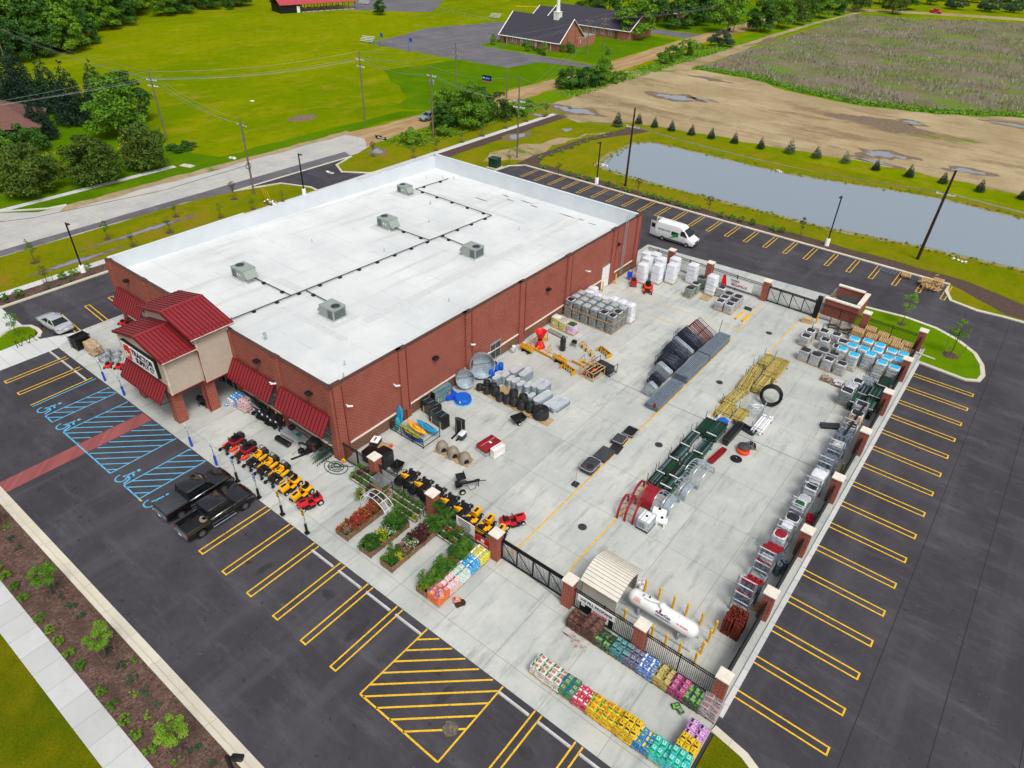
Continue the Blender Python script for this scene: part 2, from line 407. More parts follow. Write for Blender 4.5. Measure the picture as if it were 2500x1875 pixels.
# -- ground sheets
sheet('grass_field','meadow',rect(-900,-400,500,1500),0)
sheet('church_lawn','lawn_green',wob([(-113.3,90),(-113.3,156),(-128,151),(-129,137.5),(-146,135),(-150,110),(-124,93),(-122,84)],.8,4),.004)
sheet('church_front_lawn','lawn_green',[(-114.2,160),(-156,157),(-160,175),(-150,215),(-117,215)],.004)
sheet('roadside_lawn','lawn_green',wob([(-113.6,-12),(-113.4,88),(-117,84),(-118,40),(-123,38),(-175,34),(-175,-12)],.6,4),.004)
sheet('far_lawn','lawn_green',[(-117,232),(-117,330),(-160,330),(-175,240)],.004)
sheet('verge_grass','verge',wob([(-104,62),(-97,62),(-92,68),(-90.5,108),(-97.5,114),(-99.3,141.6),(-103.5,160),(-96.5,163),(-91,172),(-94.5,260),(-92,340),(-103,345),(-104.5,212),(-103.8,160),(-105,128)],.7,3),.004)
sheet('new_lawn','lawn_new',rect(-103,-30,12,112.6),.006)
sheet('front_lawn','lawn_front',rect(-110,-60,40,-24.35),.010)
sandp=[(-91,108.5),(-97.3,113.5),(-99.3,141.6),(-104,160.2),(-97.4,163.3),(-90,174.2),(-75.2,174.5),(-58.6,167),(-43.7,165.4),(-26,170.2),(-9.9,182),(60,190),(60,124),(-3,120),(-22.8,120.5),(-46.4,117),(-60,115.6),(-77.6,111.5),(-84,104),(-88,106)]
sheet('sand_lot','sand',wob(sandp,.9,2.5,3),.010)
sheet('bare_soil','sand',wob([(-75,103),(-80,92),(-84,78),(-82,70),(-77.5,76),(-77.5,98)],1.2,2.5,9),.010)
sheet('weed_field','weeds_ground',wob([(-92,174.2),(-75.2,175.8),(-58.6,168.8),(-43.7,167),(-26,172),(-9.9,184),(80,196),(80,372),(-33,372),(-93.5,334),(-93,260)],1.0,4,5),.014)
sheet('weed_border','verge',wob([(-92,174.0),(-75.2,174.8),(-58.6,167.4),(-43.7,165.7),(-26,170.4),(-9.9,182.4),(-9.9,190),(-26,177),(-43.7,171),(-58.6,173.5),(-75.2,178.5),(-88,180)],1.0,3,6),.018)
sheet('dirt_track','sand',wob([(-98.5,163),(-91.6,172.8),(-93,215),(-95.6,250),(-95.5,300),(-92.5,346),(-94.5,346),(-97.6,300),(-98.2,250),(-97.5,200)],.35,3,8),.016)
sheet('far_dirt_road','sand',wob([(-101,343),(-66,367),(-33,379),(60,400),(60,410),(-34,389),(-67,376),(-103,354)],.5,6,2),.018)
sheet('road','road_concrete',wob([(-102.6,-80),(-102.4,44),(-101.8,58),(-103.5,62.5),(-109,66),(-113,65),(-112.9,42),(-113.2,20),(-114.4,8),(-118,4.5),(-130,2),(-130,-80)],.15,3,4),.008)
sheet('road_shoulder','sand',wob([(-112.3,10),(-112.2,66),(-114.2,66),(-114.2,12)],.35,2,4),.012)
sheet('road_patch','asphalt_old',wob([(-102.6,-60),(-102.6,24),(-101.3,31),(-101.2,56),(-104.2,57),(-104.6,20),(-104.2,-60)],.1,4),.012)
sheet('dirt_road','dirt',wob([(-113,64),(-112,88),(-112.3,115),(-111.8,136),(-113.4,165),(-116.2,212),(-117,330),(-109,330),(-108.5,213),(-105.2,160),(-105.4,128),(-104.5,108),(-104.9,73),(-103.4,61.5),(-108,65)],.4,2.5,6),.014)
sheet('church_drive','asphalt_old',wob([(-113.2,158.3),(-111.9,154.3),(-127.8,149.4),(-129,136.7),(-181.5,133),(-190,168),(-181.5,199),(-164,199),(-158.5,172),(-157.8,161.5),(-155.7,156.3),(-140,156.8)],.4,3,7),.010)
sheet('ball_court','asphalt_old',wob([(-215,196),(-240,176),(-262,200),(-235,225)],.5,4,3),.010)
sheet('house_drive','asphalt_old',[(-115.9,220.5),(-115.9,231.5),(-136,230),(-136,219.5)],.010)
lot=[(-88.2,-18.9),(22,-18.9),(22,69.2),(2,69.2),(-1.5,68.6),(-4.6,69.2),(-5.6,71.4),(-5.6,73.6),(-75.2,73.6),(-77.0,71.5),(-77.2,66.5),(-88.0,66.5),(-89,57),(-92.4,52.2),(-96,49.6),(-99.3,50.6),(-101.3,55),(-101.3,31.8),(-99,38.4),(-94,40.8),(-90.2,40.2),(-88.2,36)]
sheet('parking_lot','asphalt',lot,.010)
sheet('concrete_yard','concrete',[(-77,-4),(-75.2,-6.5),(-4.25,-6.5),(-4.25,53.2),(-4.25,54.4),(-12.5,59.8),(-16.2,60.2),(-41.5,58.4),(-41.5,52),(-77,40)],.016)
sheet('entry_walk','concrete_walk',[(-98,-11.2),(-77.9,-11.2),(-75.2,-12.1),(-75.2,-6.5),(-77,-4),(-78.4,-7.0),(-98,-6.8)],.018)
sheet('left_walk','concrete_walk',rect(-92.3,-6.9,-91.0,106.5),.020)
sheet('front_walk','concrete_front',rect(-75,-24.35,12,-22.6),.020)
sheet('front_mulch','mulch',rect(-75,-22.6,-20,-19.45),.020)
sheet('left_mulch','mulch',rect(-91.0,-6.7,-88.7,36),.018)
sheet('left_mulch_strip','mulch_dark',wob(rect(-91.0,53,-88.3,107),.15,2),.018)
sheet('back_mulch','mulch_dark',wob([(-76.6,72),(-75,74.0),(-5.6,74.2),(1.5,69.6),(20,69.6),(20,74),(3,74),(-4,76.6),(-74,76.4),(-75.4,80),(-74.8,96),(-70,107),(-69.4,110),(-74,108.6),(-76.6,95),(-77.3,79)],.2,2,4),.018)
def islandpoly():return[(-12.6,59.8),(-7.75,60.5)]+[(-4.35,60.1),(-1.75,58.8),(.3,56.9),(1.3,54.8),(1.75,52.6),(1.55,51.2),(.4,50.5),(-4.25,50.9),(-4.25,54.2),(-12.4,54.2)]
mb=MB();mb.prism('verge',islandpoly(),0,.13);o=mb.build('island_grass');o['kind']='structure'
mb=MB();mb.prism('verge',[(-79.2,-7.2),(-80.2,-6.6),(-81.6,-6.7),(-82.4,-7.5),(-82.2,-8.6),(-80.9,-10.6),(-79.0,-10.7)],0,.13);o=mb.build('corner_island_grass');o['kind']='structure'
mb=MB();mb.prism('lawn_front',[(-4.0,-.95),(-2.2,-1.3),(2,-3.4),(12,-16),(12,-19),(-4.0,-19)],0,.12);o=mb.build('corner_grass');o['kind']='structure'
def kerb(name,pts,w_=.34,h=.14,m='kerb',closed=False):
 mb=MB();P=[Vector(p)for p in pts];L=[];R=[];n=len(P)
 for i in range(n):
  a=P[(i-1)%n]if closed or i else P[i];b_=P[(i+1)%n]if closed or i<n-1 else P[i]
  d=(b_-a).normalized();q=Vector((-d.y,d.x))*w_/2;L.append(P[i]+q);R.append(P[i]-q)
 rings=[[(L[i].x,L[i].y,0),(L[i].x,L[i].y,h),(R[i].x,R[i].y,h*.92),(R[i].x,R[i].y,0)]for i in range(n)]
 if closed:rings.append(rings[0])
 mb.loft(m,rings,not closed,False);o=mb.build(name);o['kind']='structure';return o
sheet('front_gutter','kerb',rect(-88,-19.35,-20,-18.75),.024)
kerb('front_kerb',[(-88,-19.42),(-20,-19.42)],.3)
kerb('left_kerb',[(-88.45,-6.9),(-88.45,36),(-89.6,39.5),(-91.5,40.7),(-94,41),(-98.9,38.9),(-101.2,32.2)],.4)
kerb('drive_kerb',[(-101.2,56),(-99.4,51),(-96,49.3),(-92.2,52),(-88.6,57),(-88,66.7),(-77.2,66.7),(-77,71.5),(-75.1,73.8),(-5.4,73.8),(-5.4,71.4),(-4.4,69.0),(-1.4,68.3),(1.5,68.7),(22,69.4)],.42)
kerb('island_kerb',islandpoly()[:9]+[(-4.25,50.9)],.45,.15)
kerb('corner_island_kerb',[(-78.9,-6.9),(-79.6,-6.4),(-80.6,-6.3),(-81.8,-6.5),(-82.7,-7.4),(-82.5,-8.8),(-81.2,-10.9)],.4)
kerb('corner_kerb',[(-4.2,-.75),(-2.1,-1.1),(2.2,-3.2),(12.2,-15.9)],.5)
kerb('road_kerb',[(-118.2,4.8),(-114.7,9.5),(-114.2,12)],.4)
sheet('road_gutter','kerb',[(-101.6,31.8),(-101.6,56),(-101.1,56),(-101.1,31.8)],.026)
kerb('yard_edge_kerb',[(-4.2,.2),(-4.2,54.2)],.34,.12,'concrete_walk')
yb=MB();bb=MB();fb=MB()
def stripe(mb,m,x0,y0,x1,y1,w_=.11,z=.024):
 d=Vector((x1-x0,y1-y0)).normalized();q=Vector((-d.y,d.x))*w_/2
 mb.quad(m,(x0-q.x,y0-q.y,z),(x1-q.x,y1-q.y,z),(x1+q.x,y1+q.y,z),(x0+q.x,y0+q.y,z))
def hairpin(mb,m,x0,y0,x1,y1,g,w_=.11):
 d=Vector((x1-x0,y1-y0)).normalized();q=Vector((-d.y,d.x))*g/2
 stripe(mb,m,x0+q.x,y0+q.y,x1+q.x,y1+q.y,w_);stripe(mb,m,x0-q.x,y0-q.y,x1-q.x,y1-q.y,w_)
 stripe(mb,m,x1+q.x*1.22-d.x*w_/2,y1+q.y*1.22-d.y*w_/2,x1-q.x*1.22-d.x*w_/2,y1-q.y*1.22-d.y*w_/2,w_,.0245)
for i in range(16):hairpin(yb,'paint_yellow',-4.2685+.15,2.2633+3.048*i,1.66,2.2633+3.048*i,.5454)
X0=-39.392;PX=2.948
for i in range(6):hairpin(yb,'paint_yellow',X0+PX*i,-6.55,X0+PX*i,-12.46,.5)
for x in(-42.34,-12.85,-9.9,-6.95):hairpin(yb,'paint_yellow',x,-6.55,x,-12.46,.5)
for x in(-72.7,-69.8):hairpin(yb,'paint_yellow',x,-6.75,x,-12.6,.48)
stripe(yb,'paint_yellow',-67.25,-6.85,-67.1,-12.6)
stripe(yb,'paint_yellow',-48.0,-12.5,-47.6,-12.45)
HX0,HX1=-22.065,-15.581
stripe(yb,'paint_yellow',HX0,-6.55,HX0,-12.46);stripe(yb,'paint_yellow',HX1,-6.55,HX1,-12.46);stripe(yb,'paint_yellow',HX0,-12.46,HX1,-12.46,.12,.0245)
for i in range(9):
 c0=-7.6-1.02*i;dx=HX1-HX0;k=.89
 xa,ya,xb,yb_=HX0,c0,HX1,c0+k*dx
 if yb_>-6.6:xb-=(yb_+6.6)/k;yb_=-6.6
 if ya<-12.46:xa+=(-12.46-ya)/k;ya=-12.46
 if xb>xa+.2:stripe(yb,'paint_yellow',xa,ya,xb,yb_,.12,.0245)
for i in range(24):hairpin(yb,'paint_yellow',-72+2.9*i,73.4,-72+2.9*i,68.6,.5,.1)
for i in range(2):hairpin(yb,'paint_yellow',-76.9,-3.7+3.0*i,-81.95,-3.4+3.0*i,.5)
hairpin(yb,'paint_yellow',-76.9,2.2,-81.95,2.3,.5)
o=yb.build('yellow_markings');o['kind']='structure'
def bay(x0,x1):
 stripe(bb,'paint_blue',x0,-6.6,x0,-12.45);stripe(bb,'paint_blue',x1,-6.6,x1,-12.45);stripe(bb,'paint_blue',x0,-12.45,x1,-12.45,.12,.0245)
 i=0;y=-12.4-(x1-x0)
 while y<-6.7:
  xa,ya,xb,yb_=x0,y,x1,y+(x1-x0)*.95;k=.95
  if ya<-12.45:xa+=(-12.45-ya)/k;ya=-12.45
  if yb_>-6.6:xb-=(yb_+6.6)/k;yb_=-6.6
  for s0,s1 in((x0,-58.35),(-56.55,x1))if x0<-60 and x1>-57 else((x0,x1),):
   a=max(xa,s0);b2=min(xb,s1)
   if b2>a+.15:stripe(bb,'paint_blue',a,ya+(a-xa)*k,b2,ya+(b2-xa)*k,.11,.0245)
  y+=1.0
stripe(bb,'paint_blue',-66.85,-6.7,-66.75,-12.6)
bay(-64.45,-63.05);bay(-60.9,-52.6);bay(-50.4,-48.0)
def wheelchair(cx,cy,s=1.0):
 def P(x,y):return(cx+x*s,cy+y*s)
 pts=[P(.35*cos(a)-.05,.35*sin(a)-.35)for a in[radians(-200+i*20)for i in range(14)]]
 for a,b_ in zip(pts,pts[1:]):stripe(bb,'paint_blue',a[0],a[1],b_[0],b_[1],.1*s,.0245)
 for a,b_ in(((.05,.55),(-.02,.05)),((-.02,.05),(.42,.0)),((.42,0),(.6,-.5)),((.05,.38),(.4,.3)),((-.02,.05),(-.1,-.2))):
  stripe(bb,'paint_blue',*P(*a),*P(*b_),.13*s,.025)
 bb.add('paint_blue',[P(.1+.13*cos(a),.78+.13*sin(a))+(.0245,)for a in[2*pi*i/8 for i in range(8)]],[tuple(range(8))])
for x in(-65.5,-61.75,-51.3,-46.85):wheelchair(x,-11.75,1.25)
o=bb.build('blue_markings');o['kind']='structure'
brick('paver',(160,92,92),(142,78,80),(126,76,76),.4,.4)
sheet('brick_crosswalk','paver',rect(-58.25,-18.9,-56.65,-6.6),.023)
def poly(mb,m,pts,w_=.12,z=.024):
 for a,b_ in zip(pts,pts[1:]):stripe(mb,m,a[0],a[1],b_[0],b_[1],w_,z);z+=.0006
poly(fb,'paint_yellow',[(-21.75,1.9),(-21.7,3.6),(-21.62,27)]);poly(fb,'paint_yellow',[(-21.62,27.1),(-21.66,42.0)])
poly(fb,'paint_yellow',[(-17.2,2.4),(-17.3,3.5),(-17.55,4.2),(-17.5,20)]);poly(fb,'paint_yellow',[(-17.5,20.1),(-17.4,50.0),(-17.0,50.8)])
poly(fb,'paint_yellow',[(-21.74,44.2),(-22.3,48),(-22.3,52)])
poly(fb,'paint_faded',[(-21.74,44.2),(-38.4,44.0)]);poly(fb,'paint_faded',[(-22,41.4),(-39,39.9)])
o=fb.build('yard_lines');o['kind']='structure'
mat('joint',(96,98,98),.9)
jb=MB();stripe(jb,'joint',-38.6,26.35,-4.4,26.6,.06,.0235);stripe(jb,'joint',-22.2,1.55,-4.3,-.15,.06,.023);stripe(jb,'joint',-38.6,1.0,-22.4,1.0,.04,.023)
mat('seam',(40,38,42),.9)
for x,y0,y1 in((2.35,-10,66),(6.4,-16,66),(10.6,-16,66),(-82.6,-18,60)):stripe(jb,'seam',x,y0,x,y1,.05,.0145)
stripe(jb,'seam',-74,66.2,20,66.2,.05,.0148)
o=jb.build('expansion_joints');o['kind']='structure'
for i,(x,y,rx,ry)in enumerate([(-18,-9.4,.35,.9),(-19.4,-8.3,.3,.3),(-34.6,-10.4,.3,.7),(-25.6,-9.6,.35,1.1),(-26.8,-9.2,.3,.3),(-29.3,-8.9,.5,.4),(-12,-8.9,.5,.4)]):
 sheet('oil_stain','stain_oil',wob([(x+rx*cos(2*pi*k/10),y+ry*sin(2*pi*k/10))for k in range(10)],.1,.15,i),.020)
mat('sand_pile',(116,104,86),.95,var=.3,sc=5,c2=(88,84,82),lo=.45,hi=.6)
sheet('spilled_sand','sand_pile',wob([(-16.3+.45*cos(2*pi*k/10),-10.6+.5*sin(2*pi*k/10))for k in range(10)],.15,.15,3),.028)
mat('mulch_spill',(170,138,128),.9,var=.2,sc=4,c2=(176,176,172),lo=.4,hi=.55,sc2=4)
sheet('mulch_spill','mulch_spill',wob([(-15.2,-.9),(-14,-1.3),(-13.2,-1.5),(-12.9,-1.0),(-14,-.7)],.25,.25,3),.026)
pondp=[(-65.2,83.2),(-66.9,90.5),(-67.2,99),(-65.2,102),(-60,102.6),(-50,102.4),(-37.2,102.4),(-26.4,105.2),(-13.6,108.2),(0,107),(30,108),(34,88),(1.5,86.0),(-11.2,84.8),(-24.7,82.3),(-41,82.1),(-53,81.7),(-61.3,82)]
mat('bank',(150,138,104),.95,var=.2,sc=2,c2=(128,124,60),lo=.45,hi=.6,sc2=.8)
def grow(pl,d):
 cx=sum(p[0]for p in pl)/len(pl);cy=sum(p[1]for p in pl)/len(pl)
 return[(x+(d if x>cx else-d),y+(d if y>cy else-d))for x,y in pl]
sheet('pond_bank','bank',wob(grow(pondp,.8),.35,1.5,5),.014)
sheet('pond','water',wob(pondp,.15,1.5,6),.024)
for i,(x,y,rx,ry)in enumerate([(-79.5,140,5,2.6),(-73,143,2.2,.9),(-27.5,127.5,4,2.8),(-12.8,128.2,3.2,2.0),(-27.5,121.6,3.6,1.1),(-90.2,112,5,2.4),(-87.2,87,1.4,2.6),(-100.2,61.2,1.4,1.8),(-11,173,4,1.4),(-29,158,2.2,1.6),(-82,166,4,1.2),(-94.5,236,1.6,10),(-34,152,7,3.4),(-57,134,5,1.8),(-94,103,1.2,1.2),(-97,15,.7,5),(-94.2,4,.6,3.5),(-106,67.5,1.2,.8),(-82.5,98,1,1.5)]):
 pr=random.Random(i*7+1);f1,f2=pr.uniform(0,6),pr.uniform(0,6);e=[(x+rx*(1+.3*sin(2*u+f1)+.22*sin(3*u+f2)+.12*sin(7*u))*cos(u),y+ry*(1+.3*sin(2*u+f2)+.25*sin(5*u+f1))*sin(u))for u in[2*pi*k/26 for k in range(26)]]
 if i not in(13,18):sheet('mud_patch','mud',wob([(x+(a-x)*1.35,y+(b_-y)*1.3)for a,b_ in e],.5*min(rx,ry,1.5),1.0,i),.020 if i<15 else.014)
 if i not in(10,11,12,13):
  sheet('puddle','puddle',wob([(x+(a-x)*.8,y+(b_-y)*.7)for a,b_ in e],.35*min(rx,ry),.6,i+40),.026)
# -- store building
BX0,BX1,BY0,BY1=-75.2,-39.35,0.9,50.8
def roofz(y):return 6.1-(y-BY0)*.9/(BY1-BY0)
m,t,b=base('roof_membrane',.55,spec=.3);p=pos(t)
c=mix(t,ramp(t,noise(t,p,.12,6,.7),.3,.7),lin((206,211,212)),lin((226,229,229)))
c=mix(t,math_(t,'MULTIPLY',ramp(t,noise(t,pos(t,(1.6,.1,1)),.5,6,.7),.5,.74),.55),c,lin((186,182,172)))
s=N(t,"ShaderNodeSeparateXYZ");t.links.new(p,s.inputs[0])
d=math_(t,'ABSOLUTE',math_(t,'SUBTRACT',math_(t,'MODULO',math_(t,'ADD',s.outputs[1],100),3.0),1.5))
c=mix(t,math_(t,'MULTIPLY',math_(t,'MULTIPLY',math_(t,'GREATER_THAN',d,1.465),ramp(t,noise(t,p,.6,4),.4,.6)),.45),c,lin((150,148,142)))
c=mix(t,math_(t,'MULTIPLY',ramp(t,noise(t,pos(t,(.25,2.2,1)),.7,7,.8),.66,.72),.55),c,lin((150,136,112)))
t.links.new(c,b.inputs['Base Color']);bump(t,b,noise(t,p,3,4),.1,.02)
mat('membrane_lip',(226,229,231),.55)
mat('parapet_in',(212,219,224),.55,var=.04,sc=.5)
mat('pad',(206,210,210),.6,var=.05)
mat('roof_dirt',(120,112,92),.9,var=.3)
store=thing('store_building','large brick store with a flat white roof, red metal awnings and a gabled tan entrance','store')
TOPS=[(BY0,7.6),(8.6,7.48),(17.4,7.36),(26,7.24),(34.7,7.2),(44.5,7.2),(BY1,7.2)]
def strip_wall(mb,m,x0,y0,x1,y1,z0,z1,th=.3,inner=None):
 """vertical wall slab whose outer face runs from (x0,y0) to (x1,y1)"""
 d=Vector((x1-x0,y1-y0)).normalized();q=Vector((-d.y,d.x))*th
 mb.prism(m,[(x0,y0),(x1,y1),(x1+q.x,y1+q.y),(x0+q.x,y0+q.y)],z0,z1)
mb=MB()
wain=MB()
for i in range(6):
 y0,z0=TOPS[i];y1=TOPS[i+1][0];z=TOPS[i][1]
 strip_wall(mb,'brick',BX1,y0+.001,BX1,y1,1.32,z,.3)
 wain=MB();wain.box('brick_dark',BX1-.11,(y0+y1)/2,0,.3,y1-y0-.01,1.2)
 wain.box('cap_stone',BX1-.05,(y0+y1)/2,1.2,.34,y1-y0-.01,.12);wain.build('wainscot',store)
 mb.box('coping',BX1-.15,(y0+y1)/2,z,.36,y1-y0-.02,.05)
for y,z in TOPS[1:]+[(BY0+.5,7.6)]:
 w_=1.0
 mb.box('brick',BX1-.03,min(y,BY1-.5),0,.5,w_,z+.12);mb.box('coping',BX1-.05,min(y,BY1-.5),z+.12,.56,w_+.06,.05)
 wain=MB();wain.box('red_trim',BX1+.24,min(y,BY1-.5)+.3,1.0,.05,.05,z-1);wain.build('downspout',store)
FB=[(-74.6,-68.4),(-53.2,-47.05),(-46.3,-40.0)]
mb.box('brick',-57.1,BY0+.15,2.9,35.6,.3,4.5)
for x in(-74.95,-68.1,-63.2,-53.55,-46.68,-39.68):mb.box('brick',x,BY0+.02,0,.72,.52,7.5);mb.box('coping',x,BY0+.02,7.5,.76,.56,.05)
for x0,x1 in FB+[(-67.8,-63.5)]:
 wain=MB();wain.box('brick_dark',(x0+x1)/2,BY0+.13,0,x1-x0-.02,.32,.9);wain.box('cap_stone',(x0+x1)/2,BY0+.1,.9,x1-x0-.02,.4,.1);wain.build('wainscot',store)
mb.box('coping',-57.1,BY0+.15,7.4,35,.34,.05)
for i in range(3):
 y0,y1,z=((BY0,17.4,7.65),(17.4,35,7.3),(35,BY1,7.0))[i]
 strip_wall(mb,'brick',BX0,y1,BX0,y0,0,z,.25);mb.box('parapet_in',BX0+.15,(y0+y1)/2,z,.4,y1-y0-.02,.06)
strip_wall(mb,'brick',BX1,BY1,BX0,BY1,0,7.25,.25);mb.box('parapet_in',(BX0+BX1)/2,BY1-.15,7.25,BX1-BX0-.5,.42,.06)
for i,y in enumerate((10,20,30,40)):mb.box('brick',BX0,y,0,.3,.8,7.0)
mb.build('wall',store)
mb=MB()
mb.add('roof_membrane',[(BX0+.25,BY0+.3,roofz(BY0)),(BX1-.3,BY0+.3,roofz(BY0)),(BX1-.3,BY1-.25,roofz(BY1)),(BX0+.25,BY1-.25,roofz(BY1))],[(0,1,2,3)])
rf=mb.build('roof',store)
mb=MB()
for y0,y1,z in((BY0+.3,17.4,7.64),(17.4,35,7.29),(35,BY1-.27,6.99)):
 mb.prism('parapet_in',[(BX0+.26,y0),(BX0+.34,y0),(BX0+.34,y1),(BX0+.26,y1)],5.0,z)
mb.prism('parapet_in',[(BX0+.35,BY1-.34),(BX1-.32,BY1-.34),(BX1-.32,BY1-.26),(BX0+.35,BY1-.26)],5.0,7.24)
for y0,z in TOPS[:6]:pass
for i in range(6):mb.box('parapet_in',BX1-.35,(TOPS[i][0]+TOPS[i+1][0])/2+.1,5.0,.08,TOPS[i+1][0]-TOPS[i][0]-.4,TOPS[i][1]-5.02)
mb.box('parapet_in',-57.2,BY0+.36,5.9,35,.08,1.48)
mb.build('parapet',rf)
mb=MB()
def flatpatch(m,x0,y0,x1,y1,dz):mb=MB();mb.add(m,[(x,y,roofz(y)+dz)for x,y in rect(x0,y0,x1,y1)],[(0,1,2,3)]);mb.build('roof_patch',rf)
for i in range(11):
 flatpatch('pad',-47.9,11.5+2.3*i,-46.9,13.7+2.3*i,.012)
for i in range(5):flatpatch('pad',-53.6+1.5*i,7.6,-52.2+1.5*i,8.4,.012)
for i in range(6):flatpatch('pad',-66.8+2.6*i,41.9,-64.3+2.6*i,42.6,.012)
for i in range(4):flatpatch('pad',-60.4+1.3*i,30.1,-59.2+1.3*i,31.0,.012);flatpatch('pad',-60.8+1.2*i,11.0,-59.7+1.2*i,12.0,.012)
for cx,cy in((-63.8,9.4),(-50.2,10.2),(-63.0,29.2),(-70.2,39.4),(-49.6,30.1)):flatpatch('pad',cx-1.7,cy-1.6,cx+1.7,cy+1.6,.008)
r_=random.Random(4)
for x,y in((-59.5,48.5),(-58,47.6),(-56,48.6),(-54.2,48),(-49,48.3),(-46.8,48.5),(-44.9,48.2),(-61,45)):
 w2=r_.uniform(.7,1.6);mb=MB();mb.add('roof_dirt',[(x+w2*cos(a)*r_.uniform(.6,1),y+.16*sin(a)*r_.uniform(.5,1),roofz(y)+.006)for a in[2*pi*k/9 for k in range(9)]],[tuple(range(9))]);mb.build('roof_stain',rf)
for x,y in((-51.5,3.2),(-72.5,46),(-70.8,47.7),(-69.4,48.6),(-65,39),(-64.6,38.6),(-58,24),(-66,20),(-50.6,40),(-44.2,20),(-43,5.2),(-41.6,3.9),(-60.4,34)):
 mb=MB();mb.cyl('galv',(x,y,roofz(y)),(x,y,roofz(y)+.45),.05,n=6);mb.cyl('galv',(x,y,roofz(y)),(x,y,roofz(y)+.1),.14,.07,n=8);mb.build('roof_vent',rf)
mb=MB();mb.cyl('galv',(-51.5,3.2,roofz(3)+.4),(-51.5,3.2,roofz(3)+.75),.16,.16,n=8)
mb.build('vent_cap',rf)
def awning(x0,x1,yw,z1,yo,z0,nm='awning'):
 mb=MB();th=.05
 P=[(x0,yw,z1),(x1,yw,z1),(x1,yo,z0),(x0,yo,z0)]
 mb.add('red_metal',P+[(x,y+.02,z-th)for x,y,z in P],[(0,3,2,1),(4,5,6,7),(0,1,5,4),(1,2,6,5),(2,3,7,6),(3,0,4,7)])
 o=mb.build(nm,store);mb=MB();n=int((x1-x0)/.41);n_=Vector((0,-(z1-z0),-(yo-yw))).normalized()
 for i in range(n+1):
  x=x0+(x1-x0)*i/n
  a=Vector((x,yw,z1));b_=Vector((x,yo,z0));q=Vector((0,n_.y,abs(n_.z)))*.05
  mb.add('red_seam',[a+Vector((-.03,0,0)),a+Vector((.03,0,0)),b_+Vector((.03,0,0)),b_+Vector((-.03,0,0)),a+q+Vector((-.02,0,0)),a+q+Vector((.02,0,0)),b_+q+Vector((.02,0,0)),b_+q+Vector((-.02,0,0))],
               [(4,7,6,5),(0,4,5,1),(2,6,7,3),(0,3,7,4),(1,5,6,2)])
 mb.build('standing_seams',o);mb=MB()
 mb.box('red_trim',(x0+x1)/2,yw,z1-.02,x1-x0,.1,.09);mb.box('red_trim',(x0+x1)/2,yo,z0-.12,x1-x0,.06,.12)
 for x in(x0+.1,(x0+x1)/2,x1-.1):mb.cyl('black',(x,yw,z0-.25),(x,yo+.05,z0-.1),.035,n=5)
 mb.build('bracket',o)
for x0,x1 in((-74.2,-68.75),(-53.3,-47.05),(-46.3,-39.75)):awning(x0,x1,.62,4.65,-.38,3.05)
def window(x0,x1,z0,z1,y,nx=4):
 f=MB();f.box('taupe',(x0+x1)/2,y-.03,z0,x1-x0,.1,.08);f.box('taupe',(x0+x1)/2,y-.03,z1-.08,x1-x0,.1,.08)
 for i in range(nx+1):f.box('taupe',x0+(x1-x0)*i/nx,y-.03,z0,.07,.1,z1-z0)
 f.box('taupe',(x0+x1)/2,y-.03,(z0+z1)/2,x1-x0,.09,.06)
 o=f.build('window',store);g_=MB();g_.box('glass_blue',(x0+x1)/2,y+.03,z0+.04,x1-x0-.04,.03,z1-z0-.08);g_.build('pane',o)
for x0,x1 in FB:window(x0,x1,1.0,2.9,BY0+.12)
window(-67.7,-63.6,1.0,2.9,BY0+.12,3)
mb=MB();mb.box('glass_dark',-58.4,BY0+.15,0.02,9.0,.06,3.3);g0=mb.build('storefront',store)
mb=MB()
for i in range(8):mb.box('steel',-62.8+i*1.27,BY0+.1,0,.09,.12,3.3)
for z in(.02,1.1,2.3,3.2):mb.box('steel',-58.4,BY0+.1,z,8.9,.1,.08)
mb.build('frame',g0)
mb=MB();mb.box('steel',-58.2,BY0+.03,.0,2.2,.08,2.35);mb.box('glass_dark',-58.75,BY0-.03,.12,.85,.05,2.1);mb.box('glass_dark',-57.65,BY0-.03,.12,.85,.05,2.1);mb.build('door',store)
for x,y,w_ in((-54.65,-4.85,.92),(-60.6,-4.85,.92),(-54.1,-1.95,.95),(-61.1,-1.95,.95)):
 mb=MB();mb.box('brick',x,y,0,w_,w_,3.5);mb.build('column',store)
ent=MB()
def block(x0,x1,y0,y1,zb,ze,zr):
 xm=(x0+x1)/2
 ent.add('siding',[(x0,y0,zb),(x1,y0,zb),(x1,y0,ze),(xm,y0,zr),(x0,y0,ze),(x0,y1,zb),(x1,y1,zb),(x1,y1,ze),(xm,y1,zr),(x0,y1,ze)],
   [(0,1,2,3,4),(9,8,7,6,5),(1,6,7,2),(5,0,4,9),(0,5,6,1)])
 for z in np.arange(zb+.2,ze,.2):ent.box('siding_line',(x0+x1)/2,(y0+y1)/2,z,x1-x0+.012,y1-y0-.02,.018)
 for x in(x0,x1):ent.box('tan_trim',x,y0,zb,.14,.14,ze-zb)
 ent.box('red_trim',(x0+x1)/2,(y0+y1)/2,zb-.12,x1-x0+.1,y1-y0+.1,.12)
block(-61.2,-53.72,-5.35,-2.35,3.5,7.1,8.05)
block(-61.35,-53.3,-2.35,.85,3.42,8.3,9.35)
fe=ent.build('entrance_block',store)
